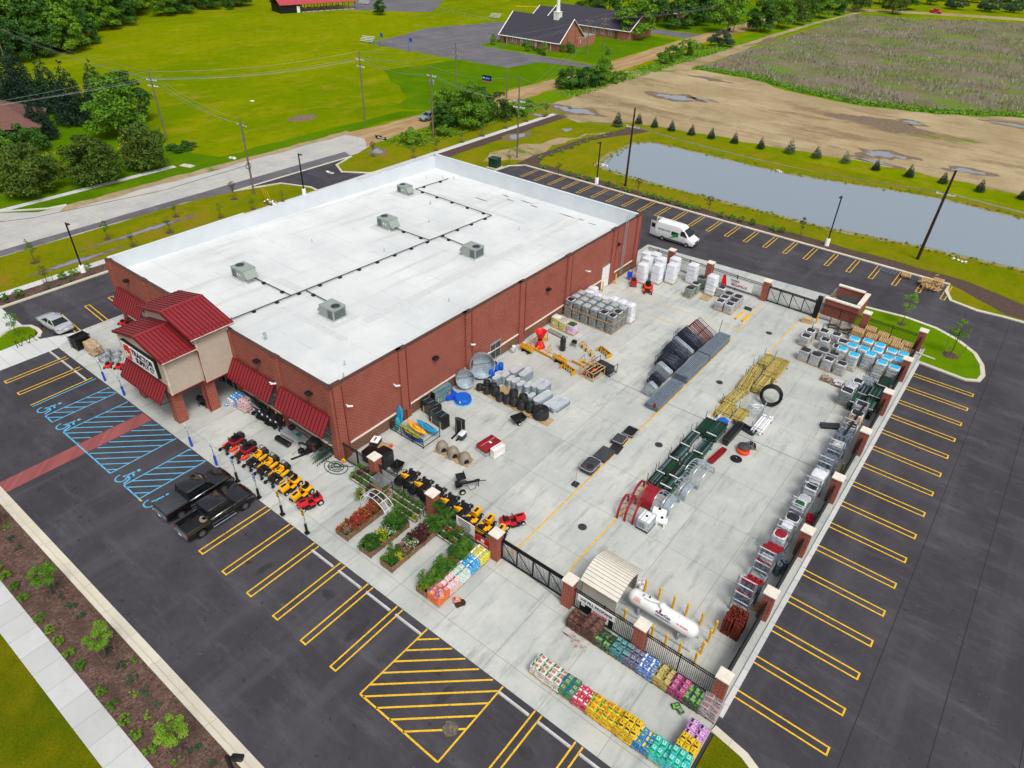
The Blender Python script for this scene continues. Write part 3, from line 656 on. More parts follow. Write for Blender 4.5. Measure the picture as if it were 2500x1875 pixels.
def gable(x0,x1,y0,y1,ze,zr):
 xm=(x0+x1)/2;mb=MB();th=.09
 for sx in(x0,x1):
  P=[(xm,y0,zr),(xm,y1,zr),(sx,y1,ze),(sx,y0,ze)]
  if sx==x1:P=P[::-1]
  mb.add('red_metal',P+[(x,y,z-th)for x,y,z in P],[(0,1,2,3),(7,6,5,4),(0,4,5,1),(1,5,6,2),(2,6,7,3),(3,7,4,0)])
 o=mb.build('gable_roof',store);mb=MB();n=int((y1-y0)/.36)
 for sx in(x0,x1):
  sl=Vector((xm-sx,0,zr-ze)).normalized()
  for i in range(n+1):
   y=y0+.03+(y1-y0-.06)*i/n
   mb.add('red_seam',[(sx,y-.025,ze),(sx,y+.025,ze),(xm,y+.025,zr),(xm,y-.025,zr),(sx,y-.015,ze+.07),(sx,y+.015,ze+.07),(xm,y+.015,zr+.07),(xm,y-.015,zr+.07)],
                   [(4,5,6,7),(0,3,7,4),(1,5,6,2),(0,4,5,1)])
   mb.box('red_seam',sx+sl.x*.45,y+.17,ze+sl.z*.45,.07,.07,.06)
 mb.build('standing_seams',o);mb=MB()
 mb.add('red_metal',[(xm-.22,y0-.03,zr-.02),(xm,y0-.03,zr+.09),(xm+.22,y0-.03,zr-.02),(xm-.22,y1+.03,zr-.02),(xm,y1+.03,zr+.09),(xm+.22,y1+.03,zr-.02)],[(0,1,4,3),(1,2,5,4),(0,2,1),(3,4,5)])
 for sx in(x0,x1):
  mb.box('red_trim',sx,(y0+y1)/2,ze-.2,.12,y1-y0+.06,.2);mb.box('tan_trim',sx+(.06 if sx>xm else-.06),(y0+y1)/2,ze-.13,.06,y1-y0+.05,.1)
  for y in(y0,y1):mb.add('red_trim',[(sx,y-.03,ze-.2),(xm,y-.03,zr-.2),(xm,y-.03,zr+.01),(sx,y-.03,ze+.01),(sx,y+.03,ze-.2),(xm,y+.03,zr-.2),(xm,y+.03,zr+.01),(sx,y+.03,ze+.01)],[(0,1,2,3),(7,6,5,4),(0,4,5,1),(2,6,7,3)])
 mb.build('gutter',o)
gable(-61.55,-53.35,-5.6,-2.36,7.12,8.12)
gable(-61.75,-52.9,-2.9,1.25,8.35,9.45)
mb=MB();mb.tube('red_trim',[(-53.38,-2.5,7.1),(-53.2,-2.42,6.8),(-53.2,-2.42,3.4),(-53.6,-2.5,3.2),(-53.6,-2.5,.1)],.07,6);mb.build('downspout',store)
awning(-61.05,-54.2,-5.36,4.3,-6.35,2.85)
sg=MB();sg.box('black',-57.5,-5.5,4.9,5.55,.26,1.85);sgo=sg.build('sign_board',store)
mb=MB();mb.box('white',-57.5,-5.66,4.98,5.4,.05,1.69)
mb.build('sign_face',sgo);mb=MB()
F=frame((-56.75,-5.70,6.2),(1,0,0),(0,0,1))
text('TRACTOR',mb,'black',.78,F,.01,.022,sx=1.0)
F=frame((-56.55,-5.70,5.5),(1,0,0),(0,0,1));text('SUPPLY Cº',mb,'black',.72,F,.01,.022,sx=.92)
mb.build('sign_lettering',sgo);mb=MB()
mb.prism('red_bright',[(0,0),(0,0)],0,0)if False else None
def wallpoly(mb,m,pts,x,y,z):mb.add(m,[(x+u,y,z+v)for u,v in pts]+[(x+u,y+.03,z+v)for u,v in pts],[tuple(range(len(pts)))]+[(i,i+len(pts),(i+1)%len(pts)+len(pts),(i+1)%len(pts))for i in range(len(pts))])
wallpoly(mb,'red_bright',[(-.62,1.1),(-.38,0),(.38,0),(.62,1.1)],-59.3,-5.72,5.1)
wallpoly(mb,'red_bright',[(-.42,0),(.5,0),(.62,.2),(.4,.42),(-.1,.34),(-.36,.3)],-59.3,-5.73,6.24)
wallpoly(mb,'white',[(-.3,.7),(-.2,.2),(-.08,.2),(-.14,.8)],-59.3,-5.76,5.15)
F=frame((-59.3,-5.75,5.62),(1,0,0),(0,0,1));text('TSC',mb,'white',.42,F,.01,.015)
mb.build('sign_emblem',sgo)
def glassdoor(y0,y1,zt):
 mb=MB();x=BX1+.02;mb.box('steel',x,(y0+y1)/2,0,.12,y1-y0,zt);o=mb.build('door',store);mb=MB()
 for a,b_ in((y0+.1,(y0+y1)/2-.05),((y0+y1)/2+.05,y1-.1)):mb.box('glass_dark',x+.05,(a+b_)/2,.22,.05,b_-a,zt-.4)
 mb.build('pane',o);mb=MB();mb.tube('steel',[(x+.09,(y0+y1)/2-.12,.9),(x+.15,(y0+y1)/2-.12,.95),(x+.15,(y0+y1)/2-.12,1.25),(x+.09,(y0+y1)/2-.12,1.3)],.02);mb.build('handle',o)
glassdoor(20.75,22.5,2.15)
mb=MB();mb.box('taupe',BX1+.02,43.35,0,.1,2.3,3.1);o=mb.build('overhead_door',store);mb=MB()
for i in range(5):mb.box('white_metal',BX1+.05,43.35,.05+.58*i,.1,2.05,.56)
mb.build('door_panels',o)
mb=MB()
for dy in(-.25,.25):mb.box('galv',BX1+.35,46.6+dy,.6,.05,.05,8.0)
for i in range(24):mb.cyl('galv',(BX1+.35,46.35,.8+.3*i),(BX1+.35,46.85,.8+.3*i),.02,n=5)
mb.build('roof_ladder',store)
for x,y,z,ry in((BX1+.2,12.6,4.6,0),(BX1+.2,30.6,4.6,0),(BX1+.2,45.3,5.0,0),(-71.5,BY0-.3,6.2,1),(-49.3,BY0-.3,5.9,1),(-42.2,BY0-.3,5.8,1)):
 mb=MB();mb.cushion('black',x,y,z,.5 if not ry else.6,.6 if not ry else.5,.22,.08,.04);mb.build('wall_lamp',store)
for x,y,z in((BX1+.35,7.4,4.4),(BX1+.35,17.6,3.8),(BX1+.35,38.4,4.0),(-46.7,.15,5.0),(-54.1,-1.2,3.2),(BX1+.3,2.1,5.2)):
 mb=MB();mb.box('white',x-.2,y,z,.3,.1,.1);mb.cyl('white',(x,y-.15,z+.1),(x+.15,y+.3,z-.02),.08,n=8);mb.build('security_camera',store)
def rtu():
 r=thing('rooftop_unit','','rooftop unit');mb=MB();mb.box('pad',0,0,0,2.1,1.75,.2);mb.box('hvac',0,0,.2,2.0,1.6,1.15)
 mb.box('hvac',0,0,1.352,2.06,1.66,.05);mb.build('casing',r);mb=MB()
 mb.box('hvac_dark',-.985,0,.35,.05,1.3,.85);mb.box('hvac_dark',-.55,-.79,.35,.7,.05,.85);mb.box('hvac_dark',-.55,.79,.35,.7,.05,.85)
 for x in(.15,.55):mb.box('hvac',x,-.81,.4,.35,.04,.85);mb.box('white',x,-.84,.75,.14,.02,.22)
 mb.build('grille',r);mb=MB();mb.lathe('hvac_dark',-.5,0,[(.46,1.39),(.46,1.46),(.4,1.46),(.4,1.41)],18);mb.lathe('black',-.5,0,[(.38,1.405),(.38,1.42)],16)
 for i in range(3):mb.ring('hvac_dark',(-.5,0,1.46),.12+.11*i,.014,n=14,k=4)
 mb.build('fan',r);mb=MB()
 mb.add('hvac',[(1.0,-.7,1.3),(1.0,.7,1.3),(1.55,.7,.55),(1.55,-.7,.55),(1.0,-.7,.45),(1.0,.7,.45)],[(0,3,2,1),(0,4,3),(1,2,5),(3,4,5,2)])
 mb.build('air_hood',r);return r
RT=Kind(rtu())
for x,y,rz,l in((-63.6,9.3,0,'grey rooftop unit nearest the front left corner of the white roof'),(-50.3,10.1,pi,'grey rooftop unit on the white roof right behind the entrance gables'),
     (-62.9,29.2,0,'grey rooftop unit in the middle of the white roof'),(-70.2,39.4,0,'small grey rooftop unit farthest back near the left parapet'),(-49.6,30.0,pi,'grey rooftop unit beside the right part of the roof above the brick side wall')):
 RT.place((x,y,roofz(y)-.02),rz,l,'air conditioning units on the white roof',.85 if y>35 else 1.0)
mat('pipe_black',(52,50,50),.5)
def pipe(label,pts):
 r=thing('gas_pipe',label,'pipe',(pts[0][0],pts[0][1],roofz(pts[0][1])));a0=Vector((pts[0][0],pts[0][1],roofz(pts[0][1])))
 L=[Vector((x,y,roofz(y)+.22))-a0 for x,y in pts];mb=MB();mb.tube('pipe_black',L,.055,6);mb.build('pipe',r)
 mb=MB()
 for a,b_ in zip(L,L[1:]):
  n=max(1,int((b_-a).length/2.4))
  for i in range(n):
   q=a.lerp(b_,(i+.5)/n);mb=MB();mb.box('black',q.x,q.y,q.z-.2,.34,.34,.16);mb.build('support_block',r)
pipe('long black gas pipe on blocks running the depth of the white roof',[(-56.8,1.6),(-56.3,20),(-55.9,41),(-70.0,41.2),(-69.8,47.8)])
for pts,l in(([(-62.6,9.8),(-56.5,9.9)],'front left'),([(-56.4,11.6),(-51.6,11.5)],'front right'),([(-61.8,29.4),(-56.1,29.6)],'middle'),([(-56.0,31.5),(-50.9,31.3)],'back right')):
 pipe('short black branch pipe from the long roof pipe to the %s rooftop unit'%l,pts)
# -- yard fence: brick pillars, black panels, gates
def pillar():
 r=thing('fence_pillar','','pillar');mb=MB();mb.box('brick',0,0,0,.74,.74,2.55);mb.build('shaft',r)
 mb=MB();mb.cushion('cap_stone',0,0,2.55,.9,.9,.14,.02,.03,n=1,smooth=False);mb.build('cap',r);return r
PK=Kind(pillar())
FX=[-35.2,-28.75,-22.4,-15.95,-10.4,-4.85];FY=1.1
for i,x in enumerate(FX):PK.place((x,FY,0),0,'brick pillar with pale stone cap, %s from the store corner along the front fence'%nth(i),'brick fence pillars with pale caps')
RY=[8.8,16.0,23.3,31.0,38.6,46.0]
for i,y in enumerate(RY):PK.place((-4.95,y,0),0,'brick pillar with pale stone cap, %s from the propane corner along the long right fence'%nth(i),'brick fence pillars with pale caps')
BP=[(-35.6,53.6),(-30.1,53.5),(-22.6,53.4),(-16.2,53.3),(-10.9,53.3),(-5.0,53.3)]
for i,(x,y)in enumerate(BP):
 if i==3:continue
 PK.place((x,y,0),0,'brick pillar with pale stone cap on the back fence, %s from the store wall'%nth(i if i<3 else i-1),'brick fence pillars with pale caps')
mb=MB();mb.box('black_fence',-16.2,53.3,0,.5,.5,2.7);mb.box('black_fence',-16.2,53.3,2.7,.56,.56,.06);tag(mb.build('gate_post'),'thick black gate post at the right end of the rear sliding gate','post')
def panel(x0,y0,x1,y1,label,h=2.05,step=.125,npost=1,screen=False):
 L=math.hypot(x1-x0,y1-y0);r=thing('picket_fence',label,'fence',(x0,y0,0),math.atan2(y1-y0,x1-x0),'black metal fence panels')
 mb=MB()
 for z in(.18,h-.28,h-.08):mb.box('black_fence',L/2,0,z,L,.05,.05)
 mb.build('rails',r);mb=MB();n=int(L/step)
 for i in range(1,n):mb.box('black_fence',L*i/n,0,.08,.028,.028,h-.02)
 mb.build('pickets',r);mb=MB()
 for i in range(npost):mb.box('black_fence',L*(i+1)/(npost+1),0,0,.08,.08,h+.08)
 mb.build('post',r)
 if screen:mb=MB();mb.box('screen',L/2,-.05,.06,L,.012,h-.16);mb.build('privacy_screen',r)
 return r
mat('screen',(34,35,38),.8,var=.15,sc=2)
panel(-39.1,1.0,-35.6,FY,'black picket gate panel between the store corner and the first pillar',npost=1)
panel(-34.8,FY,-29.15,FY,'black picket fence panel behind the first plant racks');panel(-28.35,FY,-22.8,FY,'black picket fence panel behind the plant stand and banner')
panel(-15.55,FY,-10.8,FY,'black picket fence panel carrying the propane sign');panel(-10,FY,-5.25,FY,'black picket fence panel beside the white propane tank')
ys=[1.1]+RY+[53.3]
for i in range(7):panel(-4.95,ys[i]+.4,-4.95,ys[i+1]-.4,'black picket panel of the long right fence, %s from the front corner'%nth(i),npost=2,screen=True)
panel(-39.1,53.6,-36.0,53.6,'black picket fence panel at the back corner of the store');panel(-35.2,53.6,-30.5,53.5,'black picket fence panel behind the white wrapped pallets')
panel(-29.7,53.5,-23.0,53.4,'black picket fence panel with the white thank you banner');panel(-15.9,53.3,-11.3,53.3,'black picket fence panel in front of the brick bin enclosure')
panel(-10.5,53.3,-5.4,53.3,'black picket fence panel behind the empty pallet stacks')
def gate(x0,x1,y,label,h=1.95):
 L=x1-x0;r=thing('sliding_gate',label,'gate',(x0,y,0));mb=MB()
 for z in(.12,h-.1):mb.box('black_fence',L/2,0,z,L,.09,.1)
 n=4
 for i in range(n+1):mb.box('black_fence',L*i/n,0,.1,.09,.09,h-.1)
 for i in range(n):
  a=Vector((L*i/n,0,h-.1));b_=Vector((L*(i+1)/n,0,.2));mb.cyl('black_fence',a,b_,.035,n=4)
 mb.build('frame',r);mb=MB();k=int(L/.12)
 for i in range(1,k):mb.box('black_fence',L*i/k,.03,.2,.025,.025,h-.28)
 mb.build('pickets',r);mb=MB();mb.box('black_fence',L/2,.08,h+.02,L,.1,.1);mb.cyl('black',(.1,.1,h+.1),(.1,.1,h+.35),.06,n=6);mb.cyl('black',(L-.1,.1,h+.1),(L-.1,.1,h+.35),.06,n=6);mb.build('top_track',r);return r
gate(-22.0,-16.35,1.25,'long black sliding gate with diagonal braces in the front fence');gate(-22.2,-16.5,53.3,'long black sliding gate with diagonal braces in the back fence')
r=thing('propane_sign','white fence sign offering propane refills with a price board below','sign',(-13.7,1.0,0));mb=MB();mb.box('black',.05,-.005,.35,2.6,.05,1.6);mb.build('backing',r)
mb=MB();mb.box('white',0,-.06,1.3,2.9,.04,.6);mb.box('white',.35,-.06,.62,1.3,.04,.64);mb.box('white',-1.0,-.05,1.0,.3,.03,.2);mb.build('board',r);mb=MB()
text('WE FILL PROPANE',mb,'black',.31,frame((0,-.085,1.6),(1,0,0),(0,0,1)),.006,.008,sx=.98)
text('GALLONS',mb,'red_bright',.27,frame((.35,-.085,1.12),(1,0,0),(0,0,1)),.006,.006,sx=.95);text('$3.79⁹⁹',mb,'black',.36,frame((.35,-.085,.82),(1,0,0),(0,0,1)),.006,.01,sx=.95)
mb.build('lettering',r)
r=thing('fence_banner','white banner thanking the town with a red edge hung on the back fence','banner',(-26.2,53.3,0));mb=MB();mb.box('white',.25,-.02,.45,3.6,.03,1.15);mb.build('sheet',r)
mb=MB();mb.add('red_bright',[(-2.0,-.05,.35),(-1.25,-.05,.4),(-1.55,-.05,1.75),(-1.9,-.05,1.7)],[(0,1,2,3)]);text('THANKS',mb,'black',.3,frame((-.3,-.045,1.32),(1,0,0),(0,0,1)),.006,.006)
text('FOR SHOPPING',mb,'black',.12,frame((-.3,-.045,1.08),(1,0,0),(0,0,1)),.006);text('BELLEVILLE',mb,'red_deep',.42,frame((.35,-.045,.78),(1,0,0),(0,0,1)),.006,.012);mb.build('print',r)
r=thing('fence_banner','white printed banner tied to the fence between plants and yellow tractors','banner',(-25.3,.98,0));mb=MB();mb.box('white',0,0,.9,1.8,.03,1.1);mb.build('sheet',r);mb=MB()
for i in range(5):mb.box('charcoal',rnd(-.1,.1),-.03,1.05+.19*i,rnd(.9,1.5),.02,.06)
mb.build('print',r)
r=thing('fence_banner','red banner with a white emblem on the fence beside the third pillar','banner',(-23.6,.98,0));mb=MB();mb.box('red_bright',0,0,.55,1.5,.03,.75);mb.build('sheet',r);mb=MB();mb.box('white',0,-.03,.85,.3,.02,.3);mb.box('white',0,-.03,.66,1.1,.02,.09);mb.build('print',r)
def boll():r=MB();r.cyl('yellow',(0,0,0),(0,0,1.3),.085,n=12);r.lathe('yellow',0,0,[(.085,1.3),(.06,1.35),(.01,1.37)],12);return tag(r.build('bollard'),'','bollard')
BO=Kind(boll())
for i,x in enumerate((-12.3,-11.2,-10.1,-9.1,-8.0,-7.0)):BO.place((x,5.4,0),0,'yellow steel bollard on the yard side of the propane tank, %s from the shelter'%nth(i+1),'yellow bollards round the propane tank')
BO.place((-13.3,5.2,0),0,'yellow steel bollard in the open mouth of the ribbed shelter','yellow bollards round the propane tank')
for i,y in enumerate((4.5,3.4,2.4)):BO.place((-7.0,y,0),0,'yellow steel bollard off the round end of the propane tank, %s from the back'%nth(i),'yellow bollards round the propane tank')
for i,x in enumerate((-12.2,-11.1,-10.1,-9.1,-8.1)):BO.place((x,2.35,0),0,'yellow steel bollard between fence and propane tank, %s from the shelter'%nth(i),'yellow bollards round the propane tank')
BO.place((-38.7,44.9,0),0,'yellow bollard right of the white overhead door');BO.place((-38.8,42.0,0),0,'yellow bollard left of the white overhead door, half hidden by wrapped pallets');BO.place((-15.6,51.9,0),0,'yellow bollard by the wooden bench box at the rear gate')
for y,x,l in((27.0,-5.3,'front'),):BO.place((x,y,0),0,'yellow post behind the rack near the fifth pillar of the right fence')
def manh():
 mb=MB();mb.lathe('charcoal',0,0,[(.36,0),(.36,.012),(.3,.013)],20)
 for i in range(3):mb.box('black',0,-.15+.15*i,.012,.4,.05,.004)
 return tag(mb.build('manhole_cover'),'','manhole cover',kind=None)
MH=Kind(manh())
for(x,y),l in zip(((-19.1,7.7),(-19.25,20.4),(-19.2,33.2),(-19,46.1)),('nearest the front gate','level with the black mats','between the metal panels and the wooden posts','nearest the rear gate')):MH.place((x,y,.017),0,'round iron manhole cover in the yard lane, '+l,'manhole covers in the yard lane')
r=thing('propane_tank','long white propane tank with rounded ends on steel skids','tank',(-10.2,3.8,0));mb=MB();R_=.54;L=2.3;rg=[]
for t_ in[i/6*pi/2 for i in range(7)]:rg.append((-L-R_*cos(t_)+.25,R_*max(.02,sin(t_))))
rg+=[(L-.25+R_*sin(t_),R_*max(.02,cos(t_)))for t_ in[i/6*pi/2 for i in range(7)]]
mb.loft('white_metal',[[(x,q*cos(2*pi*j/24),1.15+q*sin(2*pi*j/24))for j in range(24)]for x,q in rg]);mb.build('shell',r)
mb=MB();mb.lathe('white_metal',-.1,0,[(.26,1.66),(.26,1.8),(.2,1.88),(.02,1.92)],14);mb.cyl('grey',(-1.5,0,1.66),(-1.5,0,1.82),.05);mb.cyl('black',(-1.1,.1,1.66),(-1.1,.1,1.84),.05);mb.cyl('white_metal',(1.2,0,1.66),(1.2,0,1.74),.09)
mb.tube('galv',[(-2.3,.1,1.6),(-1.2,-.2,1.72),(-.6,-.1,1.76),(-.2,0,1.85)],.02);mb.build('valve',r)
for x in(-1.5,1.5):
 mb=MB();mb.box('galv',x,0,.1,.14,1.0,.6);mb.build('leg',r)
mb=MB();mb.box('galv',0,-.75,.02,5.2,.1,.12);mb.box('galv',0,.55,.02,5.2,.1,.12);mb.tube('galv',[(2.6,-.4,.1),(2.9,-.3,.1),(3.1,-.2,.6),(3.1,.2,.6),(3.0,.3,.1)],.03);mb.tube('galv',[(-2.4,-.3,.3),(-2.9,-.4,.3),(-3.0,-.2,1.6),(-3.0,.5,1.6)],.03);mb.build('pipework',r)
mb=MB()
def tanktext(s,m,size,x,ang,bold=.01):
 a=radians(ang);o=(x,-R_*1.012*cos(a),1.15+R_*1.012*sin(a));text(s,mb,m,size,frame(o,(1,0,0),(0,sin(a),cos(a))),.004,bold)
mat('navy',(24,36,96),.4)
tanktext('AmeriGas','navy',.27,.2,38,.008);tanktext('PROPANE REFILL','navy',.15,.25,14,.004);tanktext('NO SMOKING','red_bright',.13,1.6,36,.004)
for i,s_ in enumerate(('WARNING','FLAMMABLE','NO SMOKING')):tanktext(s_,'red_bright',.085,-1.75,50-11*i,.003)
mb.box('red_deep',-.05,-.4,1.56,.13,.02,.16,rx=-.7);mb.build('lettering',r)
r=thing('filling_shelter','cream ribbed metal shelter with a curved roof beside the propane tank','shelter',(-14.2,3.6,0));mb=MB();n=14;prof=[]
for i in range(n+1):
 a=-1.0+2.0*i/n;prof.append((a*1.72,2.75-.85*a*a*(1-.15*a*a)))
P0=[(-1.45,y,z)for y,z in prof];P1=[(1.5,y,z)for y,z in prof];D=[(x,y,z-.05)for x,y,z in P0];D1=[(x,y,z-.05)for x,y,z in P1]
mb.loft('beige_metal',[P0,P1,D1,D,P0],False,False,False);mb.build('roof',r);mb=MB()
for i in range(n+1):y,z=prof[i];mb.box('beige_seam',.025,y,z-.005,2.95,.03,.03)
mb.build('roof_ribs',r);mb=MB();mb.box('beige_metal',-1.35,0,0,.06,2.9,2.0);mb.box('beige_metal',0,-1.5,0,2.6,.06,1.8);mb.box('grey',.1,1.5,0,2.4,.06,1.8);mb.build('wall',r)
mb=MB()
for sx in(-1.3,1.25):
 for sy in(-1.45,1.45):mb.box('taupe',sx,sy,0,.12,.12,1.95)
mb.box('grey',.7,-1.2,.0,.4,.3,1.3);mb.build('frame',r)
def cylnd():
 r=thing('propane_cylinder','','gas cylinder');mb=MB();mb.lathe('white_metal',0,0,[(.12,0),(.15,.04),(.155,.28),(.1,.36),(.03,.38)],14);mb.build('body',r);mb=MB();mb.ring('white_metal',(0,0,.42),.1,.018,n=12);mb.cyl('steel',(0,0,.36),(0,0,.45),.03,n=6);mb.build('collar',r);return r
CY=Kind(cylnd())
for x,y,l in((-12.75,5.75,'left of the pair standing'),(-12.6,5.4,'right of the pair standing'),(-12.95,5.6,'rear one')):CY.place((x,y,.017),0,'small white gas cylinder at the shelter mouth, '+l,'small white gas cylinders',1.3)
r=thing('bin_enclosure','square brick bin enclosure with thick pale coping behind the back fence','enclosure',(-14.0,57.0,0));mb=MB();x0,x1,y0,y1,h=-1.9,1.9,-2.2,2.2,2.1
mb.box('brick',0,y0,0,3.8,.35,h);mb.box('brick',x1-.17,.17,0,.35,4.05,h);mb.box('brick',0,y1,0,3.1,.35,h);mb.build('wall',r)
mb=MB();mb.box('cap_stone',0,y0,h,4.0,.55,.14);mb.box('cap_stone',x1-.17,.2,h,.55,3.84,.14);mb.box('cap_stone',-.2,y1,h,3.1,.55,.14);mb.build('coping',r)
mb=MB();mb.box('taupe',x0+.1,0,.1,.08,4.0,1.8);[mb.box('black',x0+.05,y,.1,.07,.07,2.0)for y in(-1.9,0,1.9)];mb.build('gate',r)
r=thing('waste_skip','green open waste skip with its lid up inside the brick enclosure','bin',(-13.9,57.1,0));mb=MB();mb.box('green_dark',0,0,.1,2.2,1.6,1.15,tx=1.08);mb.build('body',r);mb=MB();mb.box('black',.1,.5,1.3,2.1,1.2,.06,rx=.7,rz=.2);mb.box('black',-.3,-.35,1.27,1.4,.7,.05,rx=-.1);mb.build('lid',r)
# -- pallets and bags
def pallet_mesh(mb,m='wood',s=1.15,h=.13,x=0,y=0,z=0):
 for i in range(3):mb.box(m,x,y-s*.46+s*.46*i,z+.02,s,.05,h-.04)
 for i in range(6):mb.box(m,x-s*.44+s*.88*i/5,y,z+h-.02,s*.1,s,.022);
 for i in range(3):mb.box(m,x-s*.44+s*.44*i,y,z,s*.1,s,.02)
def pk(m='wood',s=1.15):
 mb=MB();pallet_mesh(mb,m,s);return tag(mb.build('wooden_pallet'),'','pallet')
PALLET=Kind(pk());PALLET_OLD=Kind(pk('wood_old'))
def bagkind(nm,c,band,panel,c2=None):
 mat('bag_'+nm,tuple(v*.93 for v in c),.35,var=.12,sc=7,c2=tuple(int(.55*u+.45*v)for u,v in zip(band,c)),lo=.55,hi=.6,sc2=7,bmp=.4,bsc=18);mat('bagband_'+nm,band,.4,var=.05);mat('bagpanel_'+nm,tuple(int(.65*u+.35*v)for u,v in zip(panel,c)),.4,var=.1)
 mb=MB();mb.loft('bag_'+nm,[mb.rr(0,0,.0,.46,.28,.05,2),mb.rr(0,0,.05,.575,.38,.05,2),mb.rr(0,0,.085,.575,.38,.06,2),mb.rr(0,0,.135,.47,.29,.08,2)])
 mb.box('bagband_'+nm,-.14,0,.1345,.11,.27,.006,ty=.95);mb.box('bagpanel_'+nm,.07,.01,.1345,.24,.2,.006);mb.box('bagband_'+nm,.09,.02,.141,.14,.05,.003)
 mb.box('bagpanel_'+nm,0,-.19,.045,.32,.012,.05)
 return Kind(tag(mb.build('product_bag'),'','bag'))
BAGS={}
for nm,c,band,panel in[('greenwhite',(232,232,226),(30,120,62),(196,60,50)),('tealgreen',(36,128,96),(40,84,150),(224,190,70)),('pink',(212,66,92),(236,226,224),(150,30,52)),
                           ('yellowred',(246,206,20),(36,128,60),(208,66,36)),('yellowblack',(238,200,20),(36,36,34),(210,160,40)),('blueyellow',(44,128,206),(238,204,60),(30,140,90)),
                           ('turquoise',(40,196,190),(24,144,72),(220,236,236)),('lilac',(206,146,206),(50,34,60),(236,200,236)),('brown',(96,62,52),(60,40,36),(140,104,84)),
                           ('teal',(78,142,144),(36,44,48),(150,190,190)),('slate',(112,116,138),(52,54,70),(180,182,200)),('blue',(92,134,196),(230,230,236),(40,60,110)),
                           ('straw',(186,166,84),(60,58,40),(210,200,150)),('magenta',(172,60,116),(44,40,44),(226,170,200)),('limeblack',(58,72,58),(112,196,62),(160,190,150)),('greywrap',(170,162,164),(120,110,116),(140,60,60)),
                           ('orange',(240,116,46),(70,104,190),(244,210,180)),('redwhite',(224,204,206),(196,44,70),(240,240,240)),('tealwhite',(216,230,230),(36,140,146),(240,200,120)),('skyblue',(58,164,226),(236,244,248),(30,110,190)),('lemon',(226,214,50),(240,240,236),(90,100,120))]:
 BAGS[nm]=bagkind(nm,c,band,panel)
STUFF=MB()
def bagpile(x,y,nm,layers,label,rz=0.0,front=True,old=False,pal=True,n=6):
 if pal:(PALLET_OLD if old else PALLET).place((x,y,.017),0,'wooden pallet under the '+label.split(' on ')[0].replace(' bag',' bags',1),'wooden pallets under bag stacks')
 K=BAGS[nm];mm=MATS['bag_'+nm];z0=.15;layers=int(layers*1.2+.5)
 for L in range(layers):
  top=L==layers-1;sw=L%2
  for i in range(6):
   if sw:px,py,a=(-.39+.39*(i%3)),(-.29 if i<3 else.29),pi/2
   else:px,py,a=(-.29 if i%2 else.29),(-.39+.39*(i//2)),0
   px+=rnd(-.03,.03);py+=rnd(-.03,.03);a+=rnd(-.1,.1)*(1.6 if top else 1)
   if top and i>=n:continue
   fr=py<-.25
   if top or(front and fr):
    o=K.place((x+px,y+py,z0+L*.112+(rnd(0,.03)if top else 0)),a+(pi if random.random()<.3 else 0),label,label.split(' on ')[0]+' stack');o.rotation_euler=(rnd(-.09,.09)*top,rnd(-.09,.09)*top,a);o.scale=(1,1,.86)
   else:
    R=Matrix.Rotation(a,3,'Z');dx,dy=(.58,.38)
    rings=[]
    for zz,fx in((.0,.8),(.045,1),(.07,1),(.112,.82)):
     rings.append([tuple(R@Vector((u,v,0))+Vector((x+px,y+py,z0+L*.112+zz)))for u,v,_ in STUFF.rr(0,0,0,dx*fx,dy*fx,.05,1)])
    STUFF.loft(mm,rings)
FR=[(-14.3,'greenwhite',6,'white, green and red soil bag on the left end pallet of the front bag row'),(-13.2,'greenwhite',6,'white, green and red soil bag on the second pallet of the front bag row'),
      (-12.2,'tealgreen',6,'dark green and blue soil bag on the pallet left of the pink bags'),(-11.15,'pink',5,'pink soil bag on the pallet left of the yellow bags'),
      (-10.1,'yellowred',6,'yellow bag with green band on the first of two yellow and red pallets'),(-9.05,'yellowred',7,'yellow bag with red and green print on the middle yellow pallet'),(-8.0,'yellowblack',8,'yellow and black bag on the tall pallet beside the blue bags'),
      (-6.95,'blueyellow',6,'blue bag with yellow print on the pallet right of the yellow row'),(-5.9,'turquoise',7,'turquoise bag on the left of two turquoise pallets'),(-4.85,'turquoise',8,'turquoise bag on the corner pallet nearest the corner grass')]
for x,nm,n,l in FR:bagpile(x,-4.25,nm,n,l)
bagpile(-4.85,-3.1,'yellowblack',7,'yellow and black bag on the pallet behind the turquoise corner stack',front=False);bagpile(-4.85,-2.0,'lilac',6,'lilac bag on the pallet farthest back in the corner column',front=False)
SR=[(-14.5,'brown',5,'brown mulch bag on the low left half of the brown stack',4),(-13.35,'brown',9,'brown mulch bag on the tall brown stack at the fence',6),(-12.25,'limeblack',4,'green and black bag on the half empty pallet beside the brown mulch',2),
      (-11.1,'teal',5,'teal bag on the pallet beside the brick pillar',6),(-10.1,'slate',5,'slate grey bag on the fence pallet between the teal and blue stacks',6),(-9.05,'blue',6,'light blue bag on the fence pallet',6),
      (-8.0,'straw',6,'straw and black bag on the fence pallet',6),(-6.95,'magenta',6,'magenta bag on the fence pallet',6),(-5.9,'limeblack',5,'lime and black bag on the fence pallet',6),(-4.85,'greywrap',6,'grey bag on the end pallet by the corner pillar',6)]
for x,nm,n,l,k in SR:bagpile(x,.05 if x<-5 else.1,nm,n,l,front=False,old=True,n=k)
for y,nm,n,l in((-4.3,'orange',6,'orange bag on the front pallet beside the planter row'),(-3.2,'redwhite',6,'red and white bag on the pallet behind the orange bags'),(-2.1,'tealwhite',6,'white and teal bag on the middle pallet beside the planter row'),(-1.0,'skyblue',6,'sky blue bag on the pallet beside the planter row'),(.1,'lemon',6,'lemon and white bag on the pallet beside the brick pillar')):
 bagpile(-23.15,y,nm,n,l,front=False)
